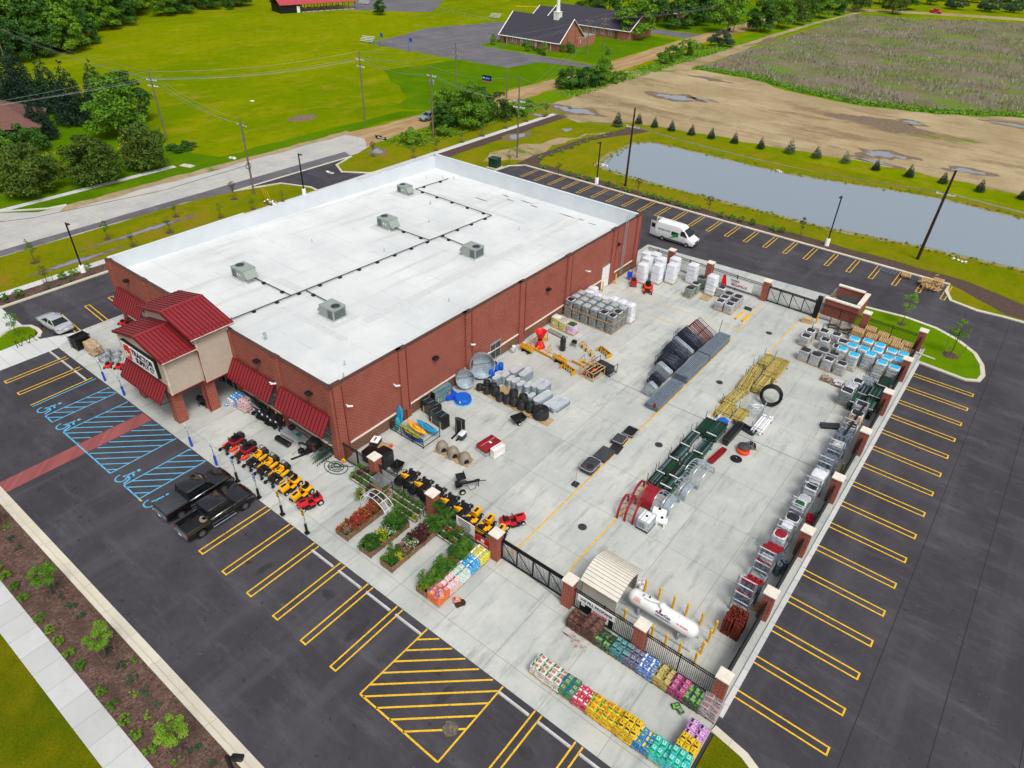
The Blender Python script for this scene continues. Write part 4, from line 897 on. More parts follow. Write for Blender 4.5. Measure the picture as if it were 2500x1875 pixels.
for i in range(3):BAGS['orange'].place((-23.0+.2*i,-4.3-.15*i,.92+.02*i),.5*i,'orange bag lying loose on top of the orange stack','loose orange bags')
BAGS['orange'].place((-22.1,-3.6,.02),.7,'torn orange bag fallen on the concrete beside its stack');sheet('spilled_soil','soil',wob([(-22.2,-3.9),(-21.6,-4.1),(-21.4,-3.6),(-21.8,-3.2)],.15,.2,3),.021)
BAGS['limeblack'].place((-6.6,-.9,.02),.9,'lime and black bag fallen on the concrete in front of its pallet');BAGS['limeblack'].place((-6.3,-1.0,.05),-.4,'lime and black bag slumped against a fallen one')
for x,nm,l in((-52.7,'skyblue','blue and white salt bag on the left pallet under the awning by the entrance'),(-51.6,'redwhite','white and red feed bag on the right pallet under the awning by the entrance')):bagpile(x,-.1,nm,7,l,front=False)
for i in range(4):BAGS['redwhite' if i%2 else 'skyblue'].place((-53.4+.02*i,-.9+.25*i,.05),pi/2,'salt bag leaning at the foot of the entrance column','loose salt bags')
WK={}
def wrapped(x,y,label,side,top,ring,h=1.2,s=1.08,group=None,cat='wrapped pallet',rz=0.0,flat=False,sy=None,pm='wood'):
 key=(side,top,ring,round(h,1),s,flat,sy,pm)
 if key not in WK:
  r=thing('wrapped_pallet','',cat);mb=MB();pallet_mesh(mb,pm,s);mb.build('wooden_pallet',r);sy_=sy or s
  mb=MB();n=max(3,int((h-.13)/.14));rings=[];rr_=random.Random(len(WK))
  for i in range(n):
   z=.135+(h-.135)*i/n;dz=(h-.135)/n;f=1-.05*(i/n)
   w1=s*f*rr_.uniform(.955,1.0);w2=sy_*f*rr_.uniform(.955,1.0)
   rings+=[mb.rr(0,0,z,w1*.94,w2*.94,.14,3),mb.rr(0,0,z+dz*.5,w1,w2,.16,3)]
  rings.append(mb.rr(0,0,h,s*.8,sy_*.8,.16,3));rings=[[(u+rr_.uniform(-.022,.022),v+rr_.uniform(-.022,.022),w_+rr_.uniform(-.015,.015))for u,v,w_ in q_]for q_ in rings];mb.loft(side,rings);mb.build('bag_stack',r)
  mb=MB()
  if ring:
   pts=[(u*rr_.uniform(.95,1.04),v*rr_.uniform(.95,1.04),w_+rr_.uniform(-.03,.04))for u,v,w_ in mb.rr(0,0,h-.02,s*.78,sy_*.78,.2,4)];mb.tube(ring,pts,.06,6,True)
  T_=mb.rr(0,0,h+.02,s*.8,sy_*.8,.2,4)
  rings=[T_,mb.rr(.02,0,h+.07,s*.56,sy_*.6,.15,4),mb.rr(.03,.02,h+.085+(.03 if flat else 0),s*.16,sy_*.14,.02,4)]
  rings=[[(u+rr_.uniform(-.03,.03),v+rr_.uniform(-.03,.03),w_+rr_.uniform(-.01,.03))for u,v,w_ in q_]for q_ in rings];mb.loft(top,rings);mb.build('wrap_top',r);WK[key]=Kind(r)
 return WK[key].place((x,y,.017),rz,label,group)
def row(pts,fmt,*a,**k):
 for i,p_ in enumerate(pts):wrapped(p_[0]+rnd(-.04,.04),p_[1]+rnd(-.04,.04),fmt%nth(i)if '%' in fmt else fmt,*a,rz=rnd(-.05,.05),**k)
def stackgrid(x0,y0,nx,ny,z,*a,**k):pass
G1='wrapped pallets stacked by the side wall'
for j in range(3):
 for i in range(6):
  x,y=-38.55+1.12*i,34.3+1.14*j
  side,top,ring=('grey_bag','clear_wrap',None)if not((j==0 and i in(0,4,5))or(j==1 and i==5))else('grey_bag','black_wrap','white_wrap')
  o=wrapped(x,y,'grey wrapped pallet, lower tier of big stack, %s from the wall, %s row'%(nth(i),('near','middle','far')[j]),side,top,None,1.1,1.06,G1)
  if j<3:
   o=wrapped(x+.03,y+.04,'grey wrapped pallet, upper tier of big stack, %s from the wall, %s row'%(nth(i),('near','middle','far')[j]),side,top,ring,1.0,1.04,G1);o.location.z=1.2
for i in range(6):wrapped(-38.2+1.13*i,37.75,'white wrapped pallet behind the grey stack, %s from the wall'%nth(i),'white_wrap','white_wrap',None,2.3 if i>2 else 1.9,1.1,G1)
wrapped(-38.4,39.0,'white wrapped pallet farthest back against the wall behind the grey stack','white_wrap','white_wrap',None,1.9,1.1,G1)
mat('bag_yellowgreen',(190,186,108),.4,var=.15,sc=8,c2=(228,226,200),lo=.5,hi=.6,sc2=5);mat('bag_lilac2',(196,170,196),.4,var=.15,sc=8,c2=(230,220,230),lo=.5,hi=.6);mat('green_wrap',(36,92,58),.25,var=.4,sc=8,bmp=.8,bsc=14)
wrapped(-38.3,31.4,'pale green and white bag pallet nearest the brick wall','bag_yellowgreen','white_wrap',None,1.25,1.1);wrapped(-37.2,31.35,'yellow green bag pallet in the middle of the three by the wall','bag_yellowgreen','clear_wrap',None,1.2,1.1);wrapped(-36.1,31.3,'lilac bag pallet with a dark green top by the yellow implements','bag_lilac2','green_wrap',None,1.15,1.12)
k=0
for x,y in((-36.5,47.6),(-34.95,48.75),(-33.6,50.0),(-37.0,49.6),(-35.6,50.6),(-34.2,51.9),(-36.8,51.4),(-37.8,50.9)):
 wrapped(x,y,'tall white wrapped pallet in the back corner group, '+('left of the front three','middle of the front three','right of the front three','second row left','second row middle','second row right','back row right','back row left')[k],'white_wrap','white_wrap',None,2.5,1.3,'tall white pallets at the back fence');k+=1
wrapped(-31.6,51.8,'tall white wrapped pallet standing alone by the back fence','white_wrap','white_wrap',None,2.5,1.25);wrapped(-28.3,50.4,'tall white wrapped pallet behind a bare wooden pallet','white_wrap','white_wrap',None,2.5,1.3)
PALLET.place((-28.2,48.9,.017),.1,'bare wooden pallet on the concrete before the tall white pallet')
mat('bag_sage',(112,130,118),.4,var=.2,sc=9,c2=(170,180,174),lo=.52,hi=.6,sc2=9)
for i,(x,y)in enumerate(((-30.0,48.0),(-30.0,49.5),(-29.9,51.1))):wrapped(x,y,'sage green bag pallet with dark top, %s from the back of its row of three'%nth(2-i),'bag_sage','black_wrap','white_wrap' if i==1 else None,1.25 if i<2 else 1.5,1.1,'sage bag pallets')
mat('bag_pale',(176,176,178),.4,var=.15,sc=9,c2=(140,138,142),lo=.5,hi=.6,sc2=14,bmp=.4,bsc=16)
k=0
for j in range(3):
 for i in range(2):
  wrapped(-25.8+1.2*i,47.5+1.25*j,'pale bag pallet with black top before the banner, %s row, %s side'%(('front','middle','back')[j],('left','right')[i]),'bag_pale','black_wrap','white_wrap' if j==0 or(i==0 and j==1)else None,1.15,1.12,'pale bag pallets before the banner')
wrapped(-27.1,50.8,'pale bag pallet with black top left of the banner','bag_pale','black_wrap','white_wrap',1.15,1.1)
rows=[(-14.1,43.2,0),(-12.9,43.1,0),(-11.6,43.0,1),(-10.3,43.0,1),(-12.6,44.5,0),(-11.5,44.6,0)]
for i,(x,y,rg)in enumerate(rows):wrapped(x,y,'pale bag pallet with black top, near row of rear right group, %s from left'%nth(i)if i<4 else 'pale bag pallet with torn black and white wrap behind the near row, %s one'%('left','right')[i-4],'bag_pale','black_wrap','white_wrap' if rg else None,1.25,1.14,'pale bag pallets of the rear right group')
for i,(x,y)in enumerate(((-15.1,46.3),(-15.1,47.8),(-13.9,48.7),(-13.2,46.9),(-12.6,48.9),(-11.7,46.3),(-11.6,47.8))):wrapped(x,y,'pale bag pallet with white ringed top behind the near row, %s'%('nearest the cart','behind the cart','beside the grey trolleys','in the middle','below the empty pallets','left of cyan ones','back left of cyan ones')[i],'bag_pale','black_wrap','white_wrap',1.1,1.12,'pale bag pallets of the rear right group')
mat('bag_tan',(196,190,178),.35,var=.2,sc=8,c2=(120,170,206),lo=.5,hi=.58,sc2=5,bmp=.5,bsc=14)
for i,(x,y)in enumerate(((-11.0,45.1),(-9.7,44.7),(-8.4,46.0),(-7.0,45.1),(-5.75,45.0),(-10.4,46.5),(-9.2,46.6),(-8.0,47.3),(-6.8,46.5),(-5.7,46.9),(-10.6,48.1),(-9.3,48.6),(-8.1,48.6),(-6.8,48.2),(-5.7,48.4))):wrapped(x,y,'pallet with a bright cyan top, '+('left end of the near row','second of the near row','set back between the rows','fourth of the near row','beside the brick pillar','left end of the far row','second of the far row','third of the far row','fourth of the far row','far row right end','left end of the rearmost row','second of the rearmost row','middle of the rearmost row','fourth of the rearmost row','rearmost row right end')[i],'bag_tan','cyan_wrap','white_wrap',1.75,1.16,'cyan topped pallets')
def pstack():
 r=thing('pallet_stack','','pallet stack')
 for i in range(9):
  mb=MB();pallet_mesh(mb,'wood',1.12,.135,rnd(-.03,.03),rnd(-.03,.03),.14*i);mb.build('pallet',r)
 return r
PS=Kind(pstack())
for i,(x,y)in enumerate(((-10.9,51.2),(-9.4,50.8),(-8.0,50.7),(-6.7,50.5),(-5.6,50.4),(-9.9,52.3),(-8.5,52.1),(-7.2,52.0),(-5.9,51.9))):PS.place((x,y,.017),rnd(-.05,.05),'tall stack of empty wooden pallets by the back fence, %s of the %s row'%(nth(i if i<5 else i-5),'near' if i<5 else 'far'),'stacks of empty pallets',(1,1,rnd(.95,1.15)))
def trolley():
 r=thing('stock_trolley','','trolley');mb=MB()
 for x in(-.55,.55):
  for y in(-.4,.4):mb.cyl('charcoal',(x,y,.1),(x,y,1.5),.025,n=5);mb.cyl('black',(x,y-.03,.07),(x,y+.03,.07),.07,n=8)
  for z in(.5,1.1,1.45):mb.cyl('charcoal',(x,-.4,z),(x,.4,z),.02,n=5)
 mb.build('frame',r);mb=MB()
 for z in(.22,.8):mb.box('taupe',0,0,z,1.1,.8,.05)
 mb.build('shelf',r);return r
TR=Kind(trolley())
for x,y,l in((-14.7,48.9,'nearest the cones of bags, loaded with brown boards'),(-13.7,52.3,'against the back fence, left one'),(-12.5,51.9,'against the back fence, middle one'),(-11.7,52.6,'against the back fence, right one')):TR.place((x,y,.017),.3,'grey wheeled stock trolley '+l,'grey stock trolleys')
r=thing('tool_chest','wooden bench box at the post of the rear gate','box',(-16.5,51.4,.017),.2);mb=MB();mb.box('wood',0,0,0,1.2,.55,.5);mb.build('body',r);mb=MB();mb.box('wood',0,0,.5,1.26,.6,.06);mb.build('lid',r)
def stonepile(x,y,l,m):
 r=thing('stone_pallet',l,'stones',(x,y,.017));mb=MB();pallet_mesh(mb,'wood_old',1.1,.12);mb.build('wooden_pallet',r);mb=MB();q=random.Random(int(x*7))
 for i in range(26):s_=q.uniform(.07,.15);mb.lathe(m,q.uniform(-.42,.42),q.uniform(-.42,.42),[(s_*.5,.12+q.uniform(0,.1)),(s_,.2+q.uniform(0,.1)),(s_*.6,.36)],6,smooth=False)
 mb.build('stones',r)
mat('stone',(176,164,146),.85,var=.25,sc=6)
stonepile(-10.9,40.9,'left pallet of loose tan stones lying low in the yard','stone');stonepile(-9.7,40.8,'right pallet of stones partly under white wrap','white_wrap')
# -- cantilever racks along the right fence
mat('rack_bar',(206,210,214),.45)
def frame_up(y,h,l):
 r=thing('rack_upright',l,'rack frame',(-6.45,y,.017),0,'grey rack uprights along the right fence');mb=MB()
 for x in(-.6,.6):mb.box('grey',x,0,0,.1,.09,h);mb.box('galv_dark',x,0,0,.2,.16,.02)
 mb.build('post',r);mb=MB();n=5
 for i in range(n):mb.box('rack_bar',0,0,.35+(h-.42)*i/(n-1),1.14,.06,.06)
 for i in range(n-2):mb.cyl('galv_dark',(-.6 if i%2 else.6,0,.35+(h-.5)*i/(n-1)),(.6 if i%2 else-.6,0,.35+(h-.5)*(i+1)/(n-1)),.025,n=5)
 mb.build('braces',r)
UY=[7.95,11.5,15.4,18.6,21.6,25.0,27.8,31.8,35.4];UH=[3.5,3.3,2.9,2.8,2.8,2.7,2.7,2.6,2.6]
for i,(y,h)in enumerate(zip(UY,UH)):frame_up(y,h,'grey ladder shaped rack upright, %s from the rust red post bundle'%nth(i))
for i in range(8):
 y0,y1=UY[i],UY[i+1]
 r=thing('rack_shelf','grey steel rack beam and mesh shelf, %s bay from the rust red post bundle'%nth(i),'rack shelf',(-6.45,(y0+y1)/2,.017),0,'rack shelves along the right fence');mb=MB()
 for x in(-.6,.6):mb.box('galv',x,0,1.0 if i<5 else.7,.06,y1-y0-.1,.1);mb.box('galv',x,0,.1,.06,y1-y0-.1,.08)
 mb.build('beam',r);mb=MB();n=int((y1-y0)/.16)
 for k in range(n):mb.box('galv_dark',0,-(y1-y0)/2+.1+(y1-y0-.2)*k/(n-1),1.09 if i<5 else.79,1.16,.02,.02)
 mb.build('mesh_deck',r)
def wirerolls():
 r={}
 for key,top in(('red','red_deep'),('grey','galv_dark')):
  mb=MB()
  for z in range(6):mb.lathe('galv_dark',0,0,[(.19,.03+.19*z),(.215,.06+.19*z),(.215,.14+.19*z),(.19,.19*(z+1))],12,cap=False)
  mb.lathe(top,0,0,[(.215,1.14),(.215,1.2),(.2,1.23),(.1,1.23),(.085,1.1)],12,cap=False);mb.lathe('black',0,0,[(.09,1.08),(.09,1.09)],10)
  r[key]=Kind(tag(mb.build('wire_roll'),'','wire roll'))
 return r
WR=wirerolls()
for bi,(bay,key,z)in enumerate(((0,'red',1.12),(1,'red',1.12),(1.45,'red',1.12),(5.35,'grey',.82),(6.6,'grey',.82))):
 i=int(bay);y0,y1=UY[i],UY[i+1];c_=y0+(y1-y0)*((bay-i)if bay-i else.42)
 for u in range(3):
  for v in range(2 if key=='red' else 3):WR[key].place((-6.83+.38*u+(.19 if v%2 else 0),c_-.45+.42*v,z),0,'%s topped fence wire roll on the %s bay of the right rack'%('red' if key=='red' else 'grey',('first','second','back of the second','sixth','seventh')[bi]),'wire rolls on the racks')
for bi,(i,key)in enumerate(((0,'red'),(1,'red'),(5,'grey'),(6,'grey'),(4,'grey'))):
 for u in range(3):
  for v in range(3):WR[key].place((-6.83+.38*u+(.15 if v%2 else 0),UY[i]+.9+.6*v,.03),0,'%s topped fence wire roll standing under the deck of the %s rack bay'%(key,('first','second','sixth','seventh','fifth')[bi]),'wire rolls on the racks')
wrapped(-6.45,12.9,'shrink wrapped wire pallet at the start of the third rack bay','clear_wrap','red_deep',None,1.9,1.05,pm='galv_dark');wrapped(-6.4,29.2,'clear wrapped grey goods on the seventh rack bay','clear_wrap','clear_wrap',None,1.5,1.1);wrapped(-6.45,20.5,'silver wrapped goods beside the fifth upright of the right rack','clear_wrap','clear_wrap','white_wrap',1.4,1.0);wrapped(-6.4,24.6,'white and grey wrapped pallet under the sixth upright of the right rack','white_wrap','clear_wrap',None,1.5,1.1);wrapped(-6.3,32.9,'black and white wrapped pallet before the last rack bay','clear_wrap','black_wrap','white_wrap',1.3,1.1)
for x,y in((-5.55,12.9),(-5.3,13.4),(-5.75,13.6)):WR['grey'].place((x,y,.017),0,'grey wire roll standing on the ground behind the rack','wire rolls on the ground')
wrapped(-6.45,14.6,'shrink wrapped pallet of red topped wire on the rack, white ring','clear_wrap','red_deep','white_wrap',2.3,1.05,pm='galv_dark');wrapped(-6.4,16.4,'torn white wrapped goods on the fourth rack bay','clear_wrap','white_wrap',None,1.8,1.0)
wrapped(-6.4,17.5,'sage bag pallet with black top on the rack between the third and fourth uprights','bag_sage','black_wrap','white_wrap',1.7,1.15);wrapped(-6.5,19.3,'green topped pallet on the fifth rack bay','clear_wrap','green_wrap','white_wrap',1.7,1.0);wrapped(-6.4,21.9,'grey pallet with black top behind the fifth upright','clear_wrap','black_wrap','white_wrap',1.75,1.1);wrapped(-6.4,23.4,'white wrapped goods bulging on the rack before the yellow post','white_wrap','white_wrap',None,2.1,1.15)
mat('kraft',(206,176,150),.6,var=.15,sc=7,c2=(120,90,72),lo=.55,hi=.62,sc2=8,bmp=.5,bsc=12);wrapped(-6.4,26.3,'tan wrapped pallet with a torn top on the sixth rack bay','kraft','kraft',None,1.5,1.15)
wrapped(-6.4,34.2,'pinkish bag pallet with white and black top on the last rack bay','kraft','black_wrap','white_wrap',1.9,1.2);wrapped(-6.5,35.9,'pale bag pallet with black top beyond the last rack upright','bag_pale','black_wrap','white_wrap',1.9,1.2)
wrapped(-8.3,37.9,'grey two tier pallet with a black ringed top left of the green post bundles','grey_bag','black_wrap','white_wrap',1.6,1.25);wrapped(-8.3,39.6,'grey pallet with a mottled top left of the green post bundles','bag_sage','clear_wrap','white_wrap',1.25,1.2);wrapped(-8.0,40.8,'grey pallet with black ringed top behind the mottled one','grey_bag','black_wrap','white_wrap',1.25,1.1)
r=thing('black_pole_bundle','long black pole bundle lying along the top of the rack','poles',(-6.3,33,1.6),0);mb=MB();[mb.cyl('black',(.06*i-.1,-3.2,.6+.03*(i%2)),(.06*i+.1,2.6,.9),.05,n=6)for i in range(3)];mb.build('poles',r)
r=thing('drain_pipe_roll','dark grey corrugated pipes lying in the yard beside the rack','pipe',(-7.9,33.0,.017),.6);mb=MB()
for j in range(2):
 for i in range(16):mb.cyl('charcoal',(-.9+.11*i,.38*j,.2),(-.83+.11*i,.38*j,.2),.19,n=10)
mb.build('corrugations',r)
r=thing('red_toolbox','red toolbox on the ground behind the rack','toolbox',(-5.5,20.0,.017),.2);mb=MB();mb.cushion('red_bright',0,0,0,.5,.9,.35,.05,.04);mb.build('body',r);mb=MB();mb.tube('black',[(0,-.25,.35),(0,-.2,.45),(0,.2,.45),(0,.25,.35)],.025);mb.build('handle',r)
r=thing('grey_carton','grey carton lying behind the rack by the third brick pillar','carton',(-5.2,20.7,.017),-.3);mb=MB();mb.box('grey',0,0,0,.45,.8,.4);mb.build('body',r);mb=MB();mb.box('charcoal',0,0,.4,.1,.8,.005);mb.build('tape',r)
PALLET.place((-5.6,9.3,.017),.2,'bare wooden pallet between the rack and the second brick pillar',sc=.75)
r=thing('post_bundle','bundle of rust red steel fence posts standing on end in the front right corner','posts',(-6.15,6.5,.017));q=random.Random(2)
for b_ in range(4):
 mb=MB();cx,cy=(-.3 if b_%2 else.35),(-.42 if b_<2 else.38)
 for i in range(6):
  for j in range(6):mb.box('rust',cx+.1*(i-2.5)+q.uniform(-.02,.02),cy+.12*(j-2.5)+q.uniform(-.02,.02),0,.075,.1,1.5+q.uniform(-.12,.12),rx=q.uniform(-.03,.03),ry=q.uniform(-.03,.03))
 mb.build('posts',r)
# -- middle of the yard
mat('mesh_grey',(124,138,152),.5,var=.15)
def steelstack(x,y0,y1,h,l):
 r=thing('mesh_panel_stack',l,'panel stack',(x,(y0+y1)/2,.017),0,'stacks of grey mesh panels');L=y1-y0;W=1.36;mb=MB()
 for i in range(4):mb.box('wood',0,-L*.42+L*.28*i,0,W,.12,.12)
 mb.build('skids',r);n=int((h-.15)/.09)
 mb=MB()
 for k in range(n):
  z=.14+.09*k
  for s_ in(-1,1):mb.box('galv_dark',s_*(W/2-.02),0,z,.045,L,.06);mb.box('galv_dark',0,s_*(L/2-.02),z,W,.045,.06)
 mb.box('charcoal',0,0,.14,W-.1,L-.1,h-.3);mb.build('panel_frames',r);mb=MB();z=h-.03
 for i in range(9):mb.box('mesh_grey',-W/2+W*i/8,0,z,.07,L,.03)
 m_=int(L/.3)
 for i in range(m_+1):mb.box('mesh_grey',0,-L/2+L*i/m_,z+.002,W,.06,.03)
 mb.build('top_mesh',r)
steelstack(-22.3,24.5,29.8,.62,'low stack of grey mesh panels nearest the camera');steelstack(-22.3,30.5,35.6,.95,'middle stack of grey mesh panels beside the dark gates');steelstack(-22.3,35.85,41.0,1.0,'farthest stack of grey mesh panels beside the red gates')
mb=MB();mb.box('red_deep',-22,24.45,.5,.25,.08,.5);tag(mb.build('warning_flag'),'small red rag tied to the near end of the mesh panels','rag')
mb=MB();mb.cyl('charcoal',(-23.2,41.5,.02),(-23.1,41.6,2.2),.03,n=6);mb.box('charcoal',-23.2,41.5,.017,.2,.2,.03);tag(mb.build('rack_post'),'thin grey post at the far end of the mesh panels','post')
def gatepanel(m,L,H,nr=6,sheet_=None):
 r=thing('livestock_gate','','gate');mb=MB();c_=.12
 pts=[(-L/2+c_,0,0),(L/2-c_,0,0),(L/2,0,c_),(L/2,0,H-c_),(L/2-c_,0,H),(-L/2+c_,0,H),(-L/2,0,H-c_),(-L/2,0,c_)]
 mb.tube(m,pts,.032,5,True);mb.build('frame',r);mb=MB()
 for i in range(1,nr):mb.cyl(m,(-L/2,0,H*i/nr),(L/2,0,H*i/nr),.024,n=5)
 mb.box(m,0,0,0,.05,.04,H);mb.build('rails',r);return r
mat('gate_navy',(40,46,62),.35,var=.3,sc=3);mat('gate_slate',(96,106,124),.35,var=.2)
GK={}
def gaterun(m,L,y0,n,dy,cx,lbl,H=1.25,ang=.42,dz=0.1):
 key=(m,L,H)
 if key not in GK:GK[key]=Kind(gatepanel(m,L,H))
 for i in range(n):
  if m=='gate_navy' and i%4==3:
   k2=('gate_slate',L,H)
   if k2 not in GK:GK[k2]=Kind(gatepanel('gate_slate',L,H))
   o=GK[k2].place((cx,y0+dy*i,dz+L/2*sin(ang)),0,lbl.replace('dark blue','slate grey'),'slate grey gates in the rack')
  else:o=GK[key].place((cx,y0+dy*i,dz+L/2*sin(ang)),0,lbl,lbl.split(' in ')[0]+' group');o.rotation_euler=(rnd(-.05,.03)-.16,ang,0)
gaterun('galv',1.0,26.2,5,.12,-23.9,'short bright galvanised gate in the near end of the gate rack',1.15,.5)
gaterun('gate_navy',1.3,27.6,8,.12,-24.1,'dark blue gate in the near part of the gate rack',1.2)
gaterun('galv',1.7,29.3,6,.12,-24.3,'bright galvanised gate in the middle part of the gate rack',1.25)
gaterun('gate_navy',2.1,30.5,14,.13,-24.5,'dark blue gate in the middle of the gate rack',1.25)
gaterun('gate_navy',2.5,32.6,12,.13,-24.7,'long dark blue gate in the widest part of the gate rack',1.3)
gaterun('galv',2.5,34.4,4,.15,-24.75,'long bright galvanised gate in the widest part of the gate rack',1.25)
gaterun('gate_navy',2.7,35.6,14,.12,-24.8,'long dark blue gate in the far part of the gate rack beside the red ones',1.35,.5)
gaterun('red_deep',2.6,37.6,7,.3,-24.7,'red gate in the far end of the gate rack',1.2,.5)
gaterun('black',2.6,38.4,3,.7,-24.6,'black gate in the far end of the gate rack among red ones',1.25,.5)
MIXM={'wood_post':('wood_post','wood_tan','wood_pale','wood_post'),'green_metal':('green_metal','green_dark','black','green_mid','green_dark','galv_dark'),'wood_green':('wood_green','wood_post')}
def bundle(x,y,L,w_,h,m,l,rz=0.0,rad=.055,mess=.0,cat='posts',grp=None,endm=None,z0=.12):
 r=thing('post_bundle',l,cat,(x,y,.017),rz,grp);q=random.Random(int(x*31+y*17));mb=MB();nx=max(2,int(w_/(2*rad)));nz=max(1,int(h/(2*rad*.9)))
 for j in range(nz):
  for i in range(nx):
   if i%2==0:m_=q.choice(MIXM.get(m,(m,)))
   if j==nz-1 and q.random()<.3:continue
   xx=-w_/2+rad+(w_-2*rad)*i/max(1,nx-1)+q.uniform(-.015,.015);e=q.uniform(-.14,.14);zz=z0+rad+2*rad*.9*j
   mb.cyl(m_,(xx+q.uniform(-mess,mess),-L/2+e,zz),(xx+q.uniform(-mess,mess),L/2+e,zz+q.uniform(0,mess)),rad,n=6)
 mb.build('posts',r);mb=MB()
 for s_ in(-.36,.36):mb.box('black',0,s_*L,0,w_+.1,.09,z0);mb.box('black',0,s_*L,z0+h,w_,.03,.02)
 for s_ in(-1,1):mb.box('charcoal',-w_/2-.05,s_*L*.42,0,.04,.04,z0+h+.6)
 mb.build('cradle',r);return r
bundle(-16.9,39.6,2.3,1.0,.6,'wood_green','greenish treated post bundle at the far end of the post row',rad=.06);bundle(-15.5,38.6,4.3,1.5,.75,'wood_post','large bundle of tan treated posts with green tinted sides at the far end',rad=.07)
bundle(-17.0,36.8,2.6,.9,.45,'wood_post','splayed tan post bundle behind the black coil',.12,.05,.14);bundle(-16.8,34.3,3.2,1.1,.55,'wood_post','splayed tan post bundle in the middle of the post row',.1,.05,.12);bundle(-15.6,35.2,3.0,1.0,.7,'wood_post','neat tan post bundle between the splayed one and the coil',.02,.05)
bundle(-16.9,31.2,2.8,1.0,.4,'wood_post','loose thin tan posts lying in a low cradle',-.12,.045,.18);bundle(-16.6,28.7,2.4,1.3,.5,'wood_post','tan post bundle at the near left end of the post row',.02,.06,.05);bundle(-15.2,28.9,2.2,1.0,.45,'wood_post','neat square tan post bundle behind the blue tub',0,.045)
bundle(-13.1,29.0,3.0,1.0,.35,'white_metal','bundle of bright white pipes lying on a grey cradle',0,.09,cat='pipes')
r_=[(-17.0,25.2,2.5,.95,.5),(-15.9,25.0,2.6,1.0,.75),(-17.3,22.8,2.0,.8,.4),(-15.8,22.0,2.2,.95,.55),(-17.2,20.4,2.1,.9,.45),(-15.9,19.4,2.1,.95,.65),(-17.1,18.0,2.2,.9,.5),(-15.9,17.6,2.2,1.0,.75),(-17.2,16.0,1.7,.8,.45),(-15.9,15.7,1.5,1.05,.85)]
for i,(x,y,L,w_,h)in enumerate(r_):
 o=bundle(x,y,L,w_,h,'green_metal','dark green steel post bundle, white tips, %s from far end, %s side'%(nth(i//2),'left' if i%2==0 else 'right'),0,.04,.02,grp='green steel post bundles');mb=MB()
 for k in range(int(w_/.08)):mb.box('white',-w_/2+.06+.08*k,(-L/2+.12 if i%2 else L/2-.14),.12+h-.03,.05,.12,.05)
 mb.build('white_tips',o)
for i,(x,y,L,w_,h)in enumerate([(-5.9,42.2,2.2,1.0,1.3),(-6.0,39.9,2.1,1.1,1.2),(-7.1,40.2,2.0,.9,.8),(-7.2,38.0,2.0,1.0,.9),(-6.0,37.6,2.0,1.0,1.1)]):
 o=bundle(x,y,L,w_,h,'green_metal','dark green steel post bundle on the right rack, '+('by the fifth brick pillar','second nearest the fence','left of the second','left of the last','last before the pallets')[i],0,.045,.02,grp='green post bundles on the right rack');mb=MB()
 for k in range(int(w_/.1)):mb.box('white',-w_/2+.06+.1*k,-L/2+.12,.12+h-.03,.06,.1,.05)
 mb.build('white_tips',o)
bundle(-7.2,42.2,1.6,1.1,.5,'galv','galvanised ribbed bundle beside the cyan pallets',0,.07,z0=.6)
r=thing('pipe_coil','big black plastic pipe coil standing on edge against the tan posts','coil',(-13.9,32.9,.017),.15);mb=MB();q=random.Random(3)
for k in range(26):mb.ring('black',(0,q.uniform(-.2,.2),1.04+q.uniform(-.02,.02)),1.02-.26*((k%5)/5),.042,((1,0,0),(0,.34,.94)),26,4)
mb.build('coils',r);mb=MB();mb.ring('cyan',(.9,0,1.05),.2,.02,'Y',n=10);mb.ring('cyan',(-.9,0,1.05),.2,.02,'Y',n=10);mb.build('ties',r)
def archframe(x,y,l,m,W,L,H,rz=0.0,wavy=True,solid=0.0,nr=7):
 """half round hay feeder section standing on its ends: arches over L, width W"""
 r=thing('hay_feeder_section',l,'hay feeder',(x,y,.017),rz);mb=MB();n=14
 def A(u,s_):a=pi*u;return(-cos(a)*L/2,s_,sin(a)**.8*H+.03)
 for s_ in(-W/2,0,W/2):mb.tube(m,[(s_,)+tuple(A(i/n,0)[k]for k in(0,2))for i in range(n+1)],.05,5)
 if m=='red_deep':
  for s_ in(-W/2,-W*.02,W/2):mb.loft(m,[[(s_-.09,q[0],q[2]+.05),(s_+.09,q[0],q[2]+.05),(s_+.09,q[0],q[2]-.05),(s_-.09,q[0],q[2]-.05)]for q in[A(i/n,0)for i in range(n+1)]],True,True)
 mb.build('hoops',r);mb=MB()
 for i in range(nr+1):
  u=(i+.25)/(nr+.5);p_=A(u,0)
  if solid and not wavy:mb.tube(m,[(-W/2,p_[0],p_[2]),(0,p_[0]+.12,p_[2]),(0,p_[0]+.12,p_[2])],.022,4)
  else:mb.tube(m,[(-W/2,p_[0],p_[2]),(-W/4,p_[0]+(.12 if wavy else.3),p_[2]+.02),(-.02,p_[0]+(0 if wavy else.5),A(min(.98,u+(0 if wavy else.14)),0)[2])],.036,4);mb.tube(m,[(0,p_[0],p_[2]),(W/2,p_[0],p_[2])],.032,4)
 mb.build('bars',r)
 if solid:
  mb=MB();P=[A(i/n,0)for i in range(n+1)]
  mb.loft(m,[[(W/2-solid*W,q[0],q[2]+.01),(W/2,q[0],q[2]+.01),(W/2,q[0],q[2]-.01),(W/2-solid*W,q[0],q[2]-.01)]for q in P],True,True);mb.build('sheet',r)
archframe(-17.0,11.4,'nearest red half round hay feeder section with slanted bars','red_deep',1.3,2.2,1.35,.12,False);archframe(-16.8,13.7,'red half round hay feeder section with a solid side sheet','red_deep',1.6,2.3,1.15,.05,True,.55)
